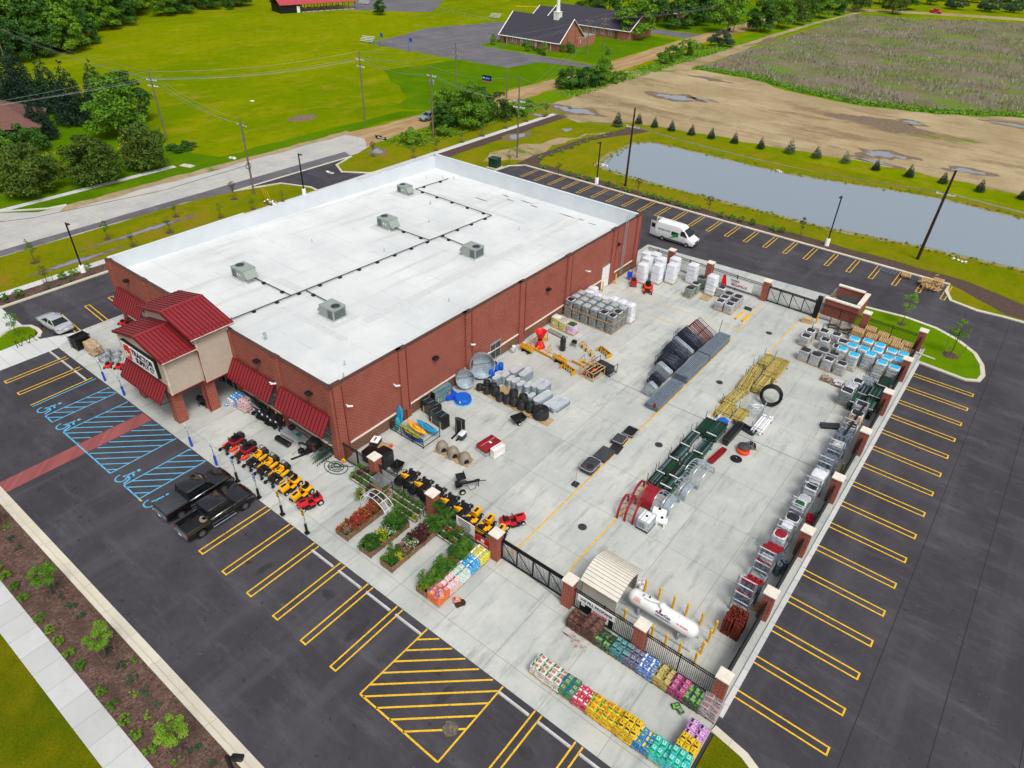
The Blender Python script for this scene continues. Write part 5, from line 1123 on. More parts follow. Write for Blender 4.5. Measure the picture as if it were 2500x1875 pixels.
archframe(-15.2,14.0,'small galvanised half round feeder section behind the white water tank','galv',1.5,1.9,.95,0,True,.4);archframe(-14.8,16.4,'galvanised feeder section with fan shaped struts','galv',1.4,2.0,.95,-.1,True,.35);archframe(-14.7,18.9,'large galvanised half round feeder section with many curved bars','galv',1.6,2.5,1.2,-.1,True,0,12)
r=thing('water_tank','white caged cube water tank on a black pallet','water tank',(-15.35,10.9,.017));mb=MB();mb.cushion('white_metal',0,0,.16,.98,1.15,.98,.08,.05);mb.build('bottle',r);mb=MB()
for k in range(5):mb.tube('galv',mb.rr(0,0,.2+.22*k,1.04,1.2,.06,2),.018,4,True)
for i in range(6):
 for s_ in(-1,1):mb.box('galv',-.5+.2*i,s_*.6,.16,.025,.025,.95);mb.box('galv',s_*.52,-.56+.224*i,.16,.025,.025,.95)
mb.box('grey',-.1,-.615,.35,.6,.02,.5);mb.box('galv',-.25,0,1.14,.04,1.2,.03);mb.box('galv',.25,0,1.14,.04,1.2,.03);mb.build('cage',r);mb=MB();mb.cyl('black',(0,0,1.14),(0,0,1.19),.1,n=12);mb.build('cap',r);mb=MB();mb.box('black',0,0,0,1.05,1.2,.14);mb.build('pallet',r)
def drumtank(x,y,l,rr_=.42,L=1.15):
 r=thing('leg_tank',l,'tank',(x,y,.017),.25);mb=MB();mb.loft('white_metal',[[(u,q*cos(2*pi*j/18),.12+rr_+q*sin(2*pi*j/18))for j in range(18)]for u,q in((-L/2,.3),(-L/2+.08,rr_),(L/2-.08,rr_),(L/2,.3))]);mb.build('body',r)
 mb=MB();mb.cyl('black',(0,0,.1+2*rr_),(0,0,.18+2*rr_),.11,n=12);mb.build('lid',r);mb=MB();mb.box('white_metal',-.3,0,0,.12,.7,.25);mb.box('white_metal',.3,0,0,.12,.7,.25);mb.build('leg',r)
drumtank(-15.0,12.4,'white horizontal tank with black lid behind the caged cube tank');drumtank(-14.5,11.9,'smaller white tank half hidden beside the caged cube tank',.3,.9)
def trough(x,y,l,m,L,W,h,rz=0.0,z=.017,cat='trough',n=1):
 r=thing('feed_trough',l,cat,(x,y,z),rz);mb=MB()
 for k in range(n):
  z0=.1*k;ro=mb.rr(0,0,z0,W*.8,L*.9,.1,2);rings=[ro,mb.rr(0,0,z0+h,W,L,.12,2),mb.rr(0,0,z0+h,W*.9,L*.95,.1,2),mb.rr(0,0,z0+.06,W*.68,L*.84,.08,2)];mb.loft(m,rings,True,False)
 mb.build('tub',r);mb=MB();mb.tube('charcoal' if m!='red_deep' else m,mb.rr(0,0,.1*(n-1)+h,W+.02,L+.02,.12,2),.02,4,True);mb.build('rim',r);return r
trough(-14.6,25.7,'long black feed trough stack beside the green posts','dark_plastic',3.3,.62,.5,-.02,n=4);trough(-14.1,27.5,'long black feed trough set crosswise behind the first','dark_plastic',2.2,.6,.45,1.35);trough(-14.45,22.2,'long red feed trough tipped between the feeders and the orange lid','red_deep',2.5,.5,.35,-.1)
r=trough(-16.1,27.0,'round blue tub with crumpled blue film by the tan posts','white_wrap',1.1,1.3,.5);mb=MB();mb.lathe('blue_plastic',0,0,[(.5,.4),(.45,.44),(.2,.5),(.02,.46)],14);mb.build('film',r)
r=thing('fire_ring','orange fire ring with a grey domed lid','fire pit',(-12.95,24.4,.017));mb=MB();mb.lathe('orange_mower',0,0,[(.52,0),(.56,.1),(.54,.2),(.57,.3),(.5,.34)],24);mb.build('ring',r);mb=MB();mb.lathe('charcoal',-.05,.25,[(.6,.5),(.45,.6),(.02,.72)],24);mb.build('lid',r)
r=thing('lid_disc','round glossy black lid lying on the concrete by the orange ring','lid',(-13.05,23.1,.017));mb=MB();mb.lathe('black_gloss',0,0,[(.5,0),(.52,.04),(.4,.1),(.08,.14),(.02,.15)],24);mb.build('dome',r);mb=MB();mb.cyl('steel',(0,0,.14),(0,0,.19),.05,n=8);mb.build('knob',r)
r=thing('hardware_pallet','low pallet of black hinges and posts behind the orange fire ring','pallet',(-12.7,25.6,.017),.4);mb=MB();pallet_mesh(mb,'wood_old',.9,.1);mb.build('wooden_pallet',r);mb=MB();[mb.box('black' if i%2 else 'galv_dark',rnd(-.3,.3),rnd(-.35,.35),.1,.1,.6,.12,rz=rnd(-.5,.5))for i in range(8)];mb.build('hardware',r)
r=thing('wire_rack','galvanised wire rack full of netting before the black coil','rack',(-14.4,30.6,.017),.1);mb=MB()
for sx in(-.6,.6):
 for sy in(-.9,.9):mb.cyl('galv',(sx,sy,0),(sx*1.15,sy*1.1,1.15),.03,n=5)
 mb.cyl('galv',(sx*1.1,-1,1.0),(sx*1.1,1,1.0),.03,n=5);mb.cyl('galv',(sx,-.9,.3),(sx,.9,.3),.025,n=5)
mb.build('frame',r);mb=MB();q=random.Random(8)
for i in range(60):a=Vector((q.uniform(-.6,.6),q.uniform(-.9,.9),q.uniform(.1,.8)));mb.cyl('galv',a,a+Vector((q.uniform(-.6,.6),q.uniform(-.4,.4),q.uniform(-.1,.3))),.014,n=4)
mb.build('netting',r)
def matpile(x,y,w_,L,h,l,m='charcoal',rz=0.0,wrap=True):
 r=thing('mat_stack',l,'mat stack',(x,y,.017),rz);mb=MB();pallet_mesh(mb,'wood_old',w_*.95,.11);mb.build('wooden_pallet',r);mb=MB();n=max(1,int(h/.05))
 for i in range(n):mb.box(m,rnd(-.01,.01),rnd(-.01,.01),.11+.05*i,w_,L,.046)
 mb.build('mats',r)
 if wrap:mb=MB();mb.tube('clear_wrap',mb.rr(0,0,.11+h,w_*.98,L*.98,.2,3),.03,5,True);mb.build('wrap_edge',r)
r=thing('pond_shell','dark pond liner shell under clear wrap nearest the umbrella base','pond shell',(-22.3,13.7,.017),.03);mb=MB();pallet_mesh(mb,'wood',1.3,.12);mb.build('wooden_pallet',r);mb=MB();mb.loft('charcoal',[mb.rr(0,0,.12,1.2,1.7,.2,3),mb.rr(0,0,.55,1.25,1.8,.3,3),mb.rr(0,0,.6,1.15,1.7,.35,3)]);mb.build('shell',r)
mb=MB();mb.lathe('dark_plastic',.15,-.3,[(.3,.605),(.26,.615),(.02,.61)],16,1.2);mb.tube('clear_wrap',mb.rr(0,0,.56,1.28,1.84,.3,3),.03,5,True);mb.build('wrap_edge',r)
matpile(-22.25,15.9,1.25,1.8,.22,'flat black rubber mat stack second from the umbrella base',wrap=False);matpile(-21.9,17.3,1.0,1.2,.08,'thin single black rubber mat between the flat stack and the carton','dark_plastic',.1,False);matpile(-22.2,18.4,1.1,1.3,.35,'grey mat stack on white cartons','charcoal',.05);matpile(-22.1,20.2,1.1,1.4,.12,'farthest black ribbed mats on a white edged pallet','black',.05)
r=thing('umbrella_base','square black parasol base with a thin pole standing on the concrete','parasol base',(-22.15,11.25,.017),.05);mb=MB();mb.cushion('dark_plastic',0,0,0,.55,.55,.2,.05,.05,n=1);mb.build('base',r);mb=MB();mb.cyl('grey',(0,0,.2),(0,0,1.75),.022,n=6);mb.build('pole',r)
for x,l in((-23.25,'left'),(-22.4,'right')):mb=MB();mb.box('yellow',x,47.6,.017,.22,2.2,.16);mb.box('black',x,46.49,.04,.14,.02,.1);tag(mb.build('steel_beam'),'yellow steel beam lying on the concrete, %s of the pair'%l,'beam')
r=thing('fork_attachment','grey pallet fork frame lying beyond the yellow beams','forks',(-23.0,49.6,.017));mb=MB();mb.box('charcoal',0,0,0,.9,.12,.4);mb.build('carriage',r);mb=MB();mb.box('galv',-.3,.75,.02,.12,1.4,.05);mb.box('galv',.3,.75,.02,.12,1.4,.05);mb.build('fork',r)
tag(STUFF.build('stacked_bags'),'lower bags of the coloured stacks along the front fence and kerb','bags',kind='stuff')
# -- mowers and tractors
def wheel(mb,x,y,r,w_,rim='wheel_rim',ax='x'):
 d=Vector((w_/2,0,0));c_=Vector((x,y,r))
 mb.cyl('black_rubber',c_-d,c_+d,r,n=14);mb.cyl(rim,c_-d*1.06,c_+d*1.06,r*.52,n=12);mb.cyl('charcoal',c_-d*1.1,c_+d*1.1,r*.16,n=8)
def wheelpart(root,x,y,r,w_,rim='wheel_rim'):mb=MB();wheel(mb,x,y,r,w_,rim);return mb.build('wheel',root)
def zturn(body,deck,seat,rollbar=True,side=None):
 """zero turn mower, front towards -Y"""
 r=thing('zero_turn_mower','','lawn mower');mb=MB()
 mb.cushion(deck,0,-.28,.16,1.32,.8,.16,.2,.04,n=3);mb.box('black',0,-.28,.32,.8,.45,.05)
 if side:mb.cushion(side,.5,-.2,.14,.4,.75,.16,.18,.04)
 mb.build('mower_deck',r)
 mb=MB();mb.cushion(body,0,.35,.36,.72,1.15,.22,.1,.04);mb.cushion(side or body,-.42,.4,.45,.24,.85,.22,.06,.04);mb.cushion(side or body,.42,.4,.45,.24,.85,.22,.06,.04);mb.box('black',0,-.55,.34,.56,.6,.05);mb.box('black',-.3,-.75,.28,.07,.6,.07);mb.box('black',.3,-.75,.28,.07,.6,.07);mb.build('body',r)
 mb=MB();mb.cushion('black',0,.95,.45,.66,.5,.42,.1,.05);mb.cyl('charcoal',(0,.95,.87),(0,.95,.95),.2,n=12);mb.cushion(body if body!='black' else 'charcoal',0,1.2,.4,.5,.12,.3,.05,.03);mb.build('engine',r)
 mb=MB();mb.cushion(seat,0,.25,.58,.52,.5,.12,.1,.04);mb.cushion(seat,0,.52,.66,.5,.14,.45,.06,.04);mb.box('black',-.31,.4,.7,.08,.4,.07);mb.box('black',.31,.4,.7,.08,.4,.07);mb.build('seat',r)
 mb=MB();[mb.tube('black',[(s_*.4,.05,.6),(s_*.4,-.02,.95),(s_*.08,-.12,1.0)],.022)for s_ in(-1,1)];mb.build('control_lever',r)
 if rollbar:mb=MB();mb.tube('black',[(-.4,.78,.5),(-.4,.95,1.15),(-.34,.98,1.22),(.34,.98,1.22),(.4,.95,1.15),(.4,.78,.5)],.03,6);mb.build('roll_bar',r)
 for s_ in(-1,1):
  wheelpart(r,s_*.5,.78,.27,.26,'charcoal');mb=MB();wheel(mb,s_*.46,-.98,.15,.13,'charcoal');mb.tube('black',[(s_*.46,-.98,.33),(s_*.3,-.8,.36)],.035);mb.build('caster',r)
 mb=MB();mb.box('white',.25,-.42,.37,.16,.22,.012);mb.build('price_tag',r);return r
ZO=Kind(zturn('red_deep','orange_mower','black',False));ZY=Kind(zturn('black','dark_plastic','yellow_mower',True,'yellow_mower'))
ZO.place((-47.85,-4.05,.017),.12,'orange zero turn mower at the left end of the sidewalk mower row','mowers on the front sidewalk');ZO.place((-46.15,-4.05,.017),.1,'orange zero turn mower second from the left of the sidewalk row','mowers on the front sidewalk')
for i,x in enumerate((-44.5,-43.0,-41.5)):ZY.place((x,-4.0,.017),.1,'yellow and black zero turn mower, %s after the orange pair on the sidewalk'%nth(i),'mowers on the front sidewalk')
def zback():
 r=thing('zero_turn_mower','','lawn mower');return r
ZB=Kind(zturn('black','black','yellow_mower',True))
for i,x in enumerate((-33.25,-31.7,-30.25,-28.8,-27.4)):ZB.place((x,2.75,.017),pi+.12,'black zero turn mower with yellow seat behind the fence, %s from the store side'%nth(i),'mowers inside the yard fence')
def lawntractor(c):
 r=thing('lawn_tractor','','lawn tractor');mb=MB();mb.loft(c,[[(x*k,y,z)for x,z in((-.27,.35),(-.29,.62),(-.2,.78),(.2,.78),(.29,.62),(.27,.35))]for y,k in((-.98,.82),(-.9,.96),(-.2,1.0))],True,True);mb.box('black',0,-.97,.36,.4,.1,.2);mb.box('black',0,-.55,.782,.22,.5,.012);mb.build('hood',r)
 mb=MB();mb.cushion(c,0,.62,.42,.95,.75,.22,.2,.05);mb.box('black',0,.1,.3,.8,.55,.06);mb.cushion('black',0,-.1,.12,1.1,.8,.14,.15,.03);mb.box(c,-.35,.1,.36,.3,.5,.03);mb.box(c,.35,.1,.36,.3,.5,.03);mb.build('body',r)
 mb=MB();mb.cushion('black',0,.52,.64,.46,.42,.12,.1,.04);mb.cushion('black',0,.75,.72,.44,.12,.34,.06,.04);mb.build('seat',r)
 mb=MB();mb.cyl('black',(0,-.15,.7),(0,.05,.98),.03,n=6);mb.ring('black',(0,.05,.98),.17,.022,((1,0,0),(0,.55,.83)),14);mb.build('steering_wheel',r)
 for s_ in(-1,1):wheelpart(r,s_*.42,.68,.27,.24);wheelpart(r,s_*.38,-.72,.19,.15)
 mb=MB();[mb.cyl('lamp_clear',(s_*.17,-.99,.62),(s_*.17,-1.0,.62),.06,n=8)for s_ in(-1,1)];mb.build('headlight',r);return r
LY=Kind(lawntractor('yellow_mower'));LR=Kind(lawntractor('red_paint'))
LY.place((-39.85,-4.1,.017),.1,'yellow lawn tractor on the sidewalk beside the last zero turn mower','mowers on the front sidewalk');LY.place((-38.4,-4.1,.017),.1,'yellow lawn tractor on the sidewalk next to the red one','mowers on the front sidewalk');LR.place((-37.1,-4.25,.017),-.25,'red lawn tractor at the right end of the sidewalk mower row','mowers on the front sidewalk')
LY.place((-26.1,2.7,.017),pi+.1,'yellow lawn tractor behind the white fence banner','mowers inside the yard fence');LY.place((-24.8,2.75,.017),pi+.1,'yellow lawn tractor behind the red fence banner','mowers inside the yard fence');LY.place((-23.4,2.5,.017),pi+.2,'yellow lawn tractor partly hidden behind the third brick pillar','mowers inside the yard fence');LR.place((-23.5,4.5,.017),pi-.55,'red lawn tractor in the yard just inside the front gate','mowers inside the yard fence')
ZR=Kind(zturn('orange_mower','orange_mower','black',False));ZR.place((-34.6,45.9,.017),.5,'orange zero turn mower standing before the tall white pallets')
r=thing('cart_stack','red garden wagons stacked before the white pallets','wagons',(-36.7,46.0,.017),.6);
for i in range(3):mb=MB();mb.box('red_paint',0,0,.3+.18*i,.65,1.25,.16,tx=1.08,ty=1.05);mb.box('black',0,0,.462+.18*i,.55,1.1,.005);mb.build('tray',r)
for sx in(-.3,.3):
 for sy in(-.45,.45):wheelpart(r,sx,sy,.14,.08,'charcoal')
mb=MB();mb.tube('black',[(0,-.65,.3),(0,-1.0,.5),(0,-1.1,.8)],.02);mb.build('handle',r)
r=thing('wheelbarrow','blue wheelbarrow upended by the white pallets near the store wall','wheelbarrow',(-37.9,47.0,.017),.5);mb=MB();mb.box('blue_deep',0,0,.35,.6,.2,.8,ty=.6,tx=1.1);mb.build('tray',r);mb=MB();mb.tube('black',[(-.25,.1,.1),(-.25,.1,1.3)],.03);mb.tube('black',[(.25,.1,.1),(.25,.1,1.3)],.03);mb.build('frame',r);wheelpart(r,0,-.15,.18,.1)
r=thing('log_splitter','black towable log splitter with a grid table standing in the yard','log splitter',(-28.9,5.0,.017),-.6);mb=MB();mb.box('black',0,.3,.6,.18,1.9,.18);mb.box('charcoal',.0,-.2,.78,.16,.6,.14);mb.cyl('steel',(0,.2,.86),(0,.9,.86),.06,n=8);mb.box('black',0,-.55,.5,.5,.5,.35);mb.build('beam',r)
mb=MB();mb.box('charcoal',-.75,-.2,.72,.8,.7,.04);[mb.box('black',-.75,-.52+.13*i,.77,.8,.03,.03)for i in range(6)];[mb.box('black',-1.12+.125*i,-.2,.77,.03,.7,.03)for i in range(7)];mb.box('black',-.75,.16,.76,.82,.04,.22);mb.build('table',r)
for s_ in(-1,1):wheelpart(r,.1+s_*.5,-.35,.27,.16)
mb=MB();mb.tube('black',[(0,1.2,.6),(0,1.6,.55),(0,1.8,.5)],.04);mb.cyl('black',(0,1.15,0),(0,1.15,.6),.035);mb.tube('black',[(.1,.1,.5),(.35,.4,.1),(.3,.8,.15),(.1,1.0,.55)],.025);mb.build('drawbar',r)
r=thing('dump_cart','black dump trailer cart standing near the round black tubs','cart',(-30.9,14.75,.017),-.35);mb=MB();mb.loft('black',[mb.rr(0,0,.32,.75,1.05,.03,1),mb.rr(0,0,.68,.95,1.35,.03,1),mb.rr(0,0,.68,.88,1.28,.03,1),mb.rr(0,0,.38,.68,.98,.03,1)],True,False);mb.build('tub',r)
for s_ in(-1,1):wheelpart(r,s_*.45,-.15,.2,.14)
mb=MB();mb.tube('black',[(0,.5,.3),(0,1.1,.25),(0,1.3,.1)],.03);mb.box('wood',0,1.35,0,.15,.35,.08);mb.build('drawbar',r)
# -- goods along the side wall
def doghouse():
 r=thing('dog_house','','dog house');mb=MB();n=9;rings=[]
 for y,k in((.52,.3),(.46,.6),(.32,.86),(.08,1.0),(-.2,.98),(-.4,.82),(-.5,.68)):rings.append([(-.53*k**.6*cos(pi*i/n)*1.0,y,.14+.9*k*sin(pi*i/n)**.75)for i in range(n+1)])
 mb.loft('taupe',rings,True,True);mb.cushion('taupe',0,0,.98,.34,.34,.1,.1,.03);mb.cushion('taupe',0,0,.12,1.1,1.04,.1,.3,.03);mb.build('shell',r)
 mb=MB();mb.add('black',[(-.24*cos(pi*i/8),-.512,.2+.46*sin(pi*i/8)**.8)for i in range(9)],[tuple(range(8,-1,-1))]);mb.build('opening',r);return r
DH=Kind(doghouse())
for i,(x,y)in enumerate(((-33.6,7.35),(-32.35,7.4),(-31.1,7.5))):PALLET.place((x,y,.017),.2,'wooden pallet under the tan dog house, '+('left','middle','right')[i]);DH.place((x,y,.017),1.0,'tan plastic igloo dog house on a pallet, '+('left of three','middle of three','right of three')[i],'dog houses on pallets')
def carton(x,y,sx,sy,h,c,l,rz=0.0,side='clear_wrap'):
 r=thing('wrapped_carton',l,'carton',(x,y,.017),rz);mb=MB();mb.cushion(side,0,0,.02,sx,sy,h*.95,.05,.04,n=1);mb.build('body',r);mb=MB();mb.cushion(c,0,0,h*.5,sx*1.01,sy*1.01,h*.53,.05,.03,n=1);mb.box('white',.1,.1,h*1.03,sx*.22,sy*.1,.012);mb.box('clear_wrap',-sx*.1,0,h*1.028,.04,sy*.9,.008);mb.build('printed_top',r);return r
carton(-30.6,10.1,1.25,1.9,.75,'red_deep','large dark red shrink wrapped carton on the concrete',-.1);carton(-29.5,10.0,.55,1.35,.95,'bagband_pink','narrow tall maroon carton beside the large red one',-.12,'white')
r=thing('pallet_truck_rack','black upright hand truck rack with a wrapped box strapped in front','rack',(-33.9,10.0,.017),.15);mb=MB();[mb.box('black',s_*.42,0,0,.1,.14,1.75)for s_ in(-1,1)];mb.box('black',0,.1,.1,.8,.3,1.55);mb.box('charcoal',0,-.1,1.65,.8,.14,.1);mb.box('black',-.25,-.5,.02,.16,1.0,.08);mb.box('black',.25,-.5,.02,.16,1.0,.08);mb.build('mast',r)
mb=MB();mb.cushion('charcoal',.55,-.45,.12,.5,.8,.5,.08,.04);mb.cushion('white_wrap',.55,-.45,.62,.55,.85,.12,.1,.04);mb.build('wrapped_box',r);mb=MB();[mb.tube('steel',[(s_*.3,-.15,.2),(s_*.3,-.2,1.7)],.02)for s_ in(-1,1)];mb.build('strap',r)
r=thing('kayak_crate','black tubular crate frame holding the kayaks','crate',(-37.05,7.4,.017),.0);mb=MB()
for z in(.15,.45,.75,1.05):
 mb.tube('black',[(-2.05,-1.0,z),(2.05,-1.0,z)],.03,5);mb.tube('black',[(-2.05,-1.0,z),(-2.05,1.1,z)],.03,5)
for z in(.15,.75):mb.tube('black',[(2.05,-1.0,z),(2.05,1.1,z)],.03,5)
for x,y in((-2.05,-1),(-.7,-1),(.7,-1),(2.05,-1),(2.05,1.1),(-2.05,1.1)):mb.cyl('black',(x,y,0),(x,y,1.1),.035,n=5)
mb.build('frame',r)
def kayak(c,x,y,z,l,rz,L=2.9,W=.68,rx=0.0):
 r=thing('kayak',l,'kayak',(x,y,z),rz);r.rotation_euler=(rx,0,rz);mb=MB();rings=[];n=11
 for i in range(n):
  u=-1+2*i/(n-1);k=max(.03,(1-abs(u)**2.4));y_=u*L/2;lift=.12*u*u
  rings.append([(W/2*k*cos(a),y_,lift+.15+.16*k**.5*sin(a)*(1 if sin(a)>0 else 1.1))for a in[2*pi*j/12 for j in range(12)]])
 mb.loft(c,rings);mb.build('hull',r);mb=MB();mb.tube('charcoal',[(W*.28*cos(2*pi*i/14),-.1+.55*sin(2*pi*i/14),.3)for i in range(14)],.03,4,True);mb.build('cockpit_rim',r);return r
mat('kayak_olive',(148,156,62),.35);mat('kayak_orange',(244,160,40),.35,c2=(240,190,60),lo=.5,hi=.6,sc2=2);mat('kayak_blue',(30,150,200),.35,var=.1)
kayak('kayak_olive',-36.9,6.85,.45,'olive green kayak in the front of the crate',pi/2-.1);kayak('kayak_orange',-36.9,7.55,.55,'yellow and orange kayak in the middle of the crate',pi/2-.12);kayak('kayak_blue',-36.3,8.3,.45,'blue kayak at the back of the crate under clear wrap',pi/2-.05);kayak('blue_plastic',-36.8,6.9,.05,'blue kayak on the crate floor below the olive one',pi/2-.06)
mat('teal_kayak',(50,170,180),.35)
kayak('kayak_blue',-39.0,7.6,.1,'large teal kayak standing on end against the brick wall',.2,2.1,.8,1.35).location.z=1.1;kayak('teal_kayak',-38.6,6.9,.1,'small teal kayak standing on end beside the large one',.3,1.5,.55,1.4).location.z=.8 if False else.8
r=thing('boxed_grill','white wrapped box tilted beside a pallet by the side wall','carton',(-38.7,4.2,.017),.4);mb=MB();mb.cushion('black',0,0,0,.8,1.0,.45,.06,.04);mb.build('body',r);mb=MB();mb.cushion('white',.03,0,.45,.72,.9,.1,.05,.02);mb.box('charcoal',0,0,.552,.12,.5,.006);mb.build('label_top',r)
PALLET.place((-37.7,4.3,.017),.3,'bare wooden pallet by the side wall next to the white box');mb=MB();mb.lathe('red_bright',-37.3,4.75,[(.14,.15),(.16,.2),(.1,.3),(.02,.34)],10);tag(mb.build('gas_cap_bucket'),'small red bucket on the pallet by the side wall','bucket')
def glasspack(x,y,L,h,w_,m,l,rz=0.0,tilt=0.0):
 r=thing('panel_pack',l,'panel pack',(x,y,.017),rz);r.rotation_euler=(tilt,0,rz);mb=MB();mb.box(m,0,0,.12,L,w_,h);mb.build('panels',r);mb=MB()
 for s_ in(-1,1):mb.box('wood' if tilt==0 else 'green_dark',s_*L*.32,-w_/2-.03,0,.09,.06,h*.6);mb.box('black',s_*L*.49,0,.1,.05,w_+.04,h+.05)
 for z in(.12,.12+h*.5,.1+h):mb.box('galv' if tilt else 'charcoal',0,-w_/2-.005,z,L,.03,.035)
 for i in range(12 if tilt else 3):mb.box('white_metal' if tilt else 'galv_dark',-L/2+L*(i+.5)/(12 if tilt else 3),0,.12+h,.05,w_*.96,.015)
 mb.build('crate_frame',r);return r
mat('panel_dark',(22,44,48),.15,var=.2,spec=.7);mat('panel_grey',(104,136,140),.2,var=.15,spec=.6)
glasspack(-36.3,9.85,1.9,1.3,.8,'panel_dark','dark glazed dog run panel pack in front of the taller one',-.1);glasspack(-37.9,10.5,2.0,1.3,.8,'panel_dark','dark glazed dog run panel pack next to the wall',-.1);glasspack(-38.55,12.6,2.3,1.45,.5,'panel_grey','light grey panel pack leaning against the brick wall',pi/2-.05,0.0)
r=thing('paddling_pool','bright blue round shell stack on the concrete by the wall','pool',(-37.0,13.9,.017));mb=MB();mb.lathe('blue_plastic',0,0,[(.7,0),(.82,.1),(.84,.3),(.78,.5),(.7,.6),(.66,.55),(.02,.56)],22);mb.lathe('cyan',0,0,[(.84,.02),(.9,.03),(.9,.05),(.84,.06)],22);mb.build('shells',r);mb=MB();mb.box('white',.3,-.77,.3,.18,.03,.2);mb.build('sticker',r)
r=thing('paddling_pool','deep blue kidney shaped shell stack left of the round one','pool',(-38.3,13.6,.017),.4);mb=MB();
for k in range(3):mb.loft('blue_deep',[[((.5+.18*cos(2*a))*cos(a)*s_,(.72+.12*cos(3*a))*sin(a)*s_,z)for a in[2*pi*j/20 for j in range(20)]]for s_,z in((.9,.12*k),(1.05,.1+.12*k),(1.0,.2+.12*k),(.5,.22+.12*k))])
mb.build('shells',r)
def roundtank(x,y,R_,h,l,rz=0.0):
 r=thing('stock_tank',l,'stock tank',(x,y,.02));r.rotation_euler=(0,radians(72),rz);r.location.z=R_*sin(radians(72))+.02;mb=MB()
 mb.lathe('galv',0,0,[(.02,0),(R_*.98,0),(R_,.03),(R_,h*.3),(R_*1.02,h*.33),(R_,h*.36),(R_,h*.62),(R_*1.02,h*.65),(R_,h*.68),(R_,h),(R_*1.03,h+.01),(R_*.985,h),(R_*.97,.04),(.02,.04)],32,cap=False);mb.build('shell',r)
 mb=MB();[mb.lathe('rust' if k==1 else 'red_deep',0,0,[(R_*1.012,h*z),(R_*1.012,h*z+.05)],32,cap=False)for k,z in enumerate((.15,.45,.8))];mb.build('painted_bands',r);mb=MB();mb.box('galv_dark',0,0,.05,.06,R_*1.8,.1);mb.build('brace',r)
roundtank(-38.75,16.0,.92,.85,'smaller galvanised round stock tank leaning on edge against the brick wall',-.6);roundtank(-38.75,18.5,1.28,1.0,'larger galvanised round stock tank leaning on edge near the glass side door',-.6)
def drum():mb=MB();mb.lathe('blue_plastic',0,0,[(.27,0),(.29,.04),(.29,.28),(.3,.3),(.29,.32),(.29,.6),(.3,.62),(.29,.64),(.28,.88),(.26,.9),(.24,.88),(.02,.88)],16);return tag(mb.build('plastic_drum'),'','drum')
DK=Kind(drum())
for i,(x,y)in enumerate(((-37.4,18.7),(-37.55,19.6),(-37.5,20.3))):DK.place((x,y,.017),0,'blue plastic drum beside the stock tanks, %s from the front'%nth(i),'blue plastic drums')
mb=MB();mb.lathe('dark_plastic',-38.3,20.2,[(.33,.017),(.36,.3),(.34,.7),(.2,.8),(.02,.84)],14);tag(mb.build('plastic_drum'),'dark grey lidded drum between the big stock tank and the blue drums','drum')
r=thing('statue_planter','pale grey bagged goods leaning right of the glass side door','bag',(-38.75,23.9,.017));mb=MB();mb.cushion('clear_wrap',0,0,0,.5,.6,.5,.15,.1);mb.cushion('white_wrap',.05,.1,.45,.35,.4,.35,.12,.08);mb.build('wrap',r)
mat('galv_top',(206,213,218),.3,.3,var=.08)
def oval(L,W,h,n=1):
 r=thing('galvanised_trough','','trough');mb=MB()
 for k in range(n):
  z=k*.1;mb.loft('galv',[mb.rr(0,0,z,W+.05,L+.05,W/2,5),mb.rr(0,0,z+.04,W,L,W/2,5),mb.rr(0,0,z+h*.6,W*.97,L*.985,W/2,5),mb.rr(0,0,z+h-.06,W*.95,L*.97,W/2,5)])
 z=.1*(n-1);mb.loft('galv_top',[mb.rr(0,0,z+h-.03,W*.97,L*.98,W/2,5),mb.rr(0,0,z+h,W*.95,L*.97,W/2,5),mb.rr(0,0,z+h,W*.88,L*.94,W/2,5),mb.rr(0,0,z+h-.025,W*.84,L*.92,W/2,5)])
 mb.build('shell',r);mb=MB();[mb.tube('galv_dark',mb.rr(0,0,.12*k+.03,W+.02,L+.02,W/2,5),.022,4,True)for k in range(n+2)];mb.build('rim',r);return r
O1=Kind(oval(1.15,.62,.6,4));O2=Kind(oval(1.0,.6,.45,2));O3=Kind(oval(1.9,.75,.65,4));O4=Kind(oval(2.5,.85,.7,2))
ov=[(-36.3,18.2),(-35.9,19.1),(-35.1,18.9),(-34.5,19.0),(-33.8,18.9),(-33.1,19.2)]
for i,(x,y)in enumerate(ov):O1.place((x,y,.017),rnd(-.05,.05),'upturned oval galvanised trough stack, %s from the wall in the middle rows'%nth(i),'galvanised trough stacks')
for i,(x,y)in enumerate([(-36.9,19.2),(-36.6,20.0),(-32.6,17.9),(-32.1,18.4)]):O2.place((x,y,.017),rnd(-.05,.05),'low upturned galvanised trough, '+('nearest the blue drums','behind the blue drums','half hidden before the bright long ones','small one before the long ones')[i],'galvanised trough stacks')
for i,(x,y,z)in enumerate([(-35.6,20.6,0),(-34.6,20.7,0),(-32.5,20.0,.0),(-31.9,20.1,.0)]):O3.place((x,y,.017),rnd(-.04,.04),'longer upturned galvanised trough stack, %s of the back row from the wall'%nth(i),'galvanised trough stacks')
for i,(x,y)in enumerate([(-31.0,18.7),(-30.0,19.0),(-29.3,19.2)]):O4.place((x,y,.017),rnd(-.04,.04)-.1,'longest upturned galvanised trough, '+('rounded one nearest the black tubs','middle one','last one on the right end')[i],'galvanised trough stacks',(1,1,1 if i==0 else.6))
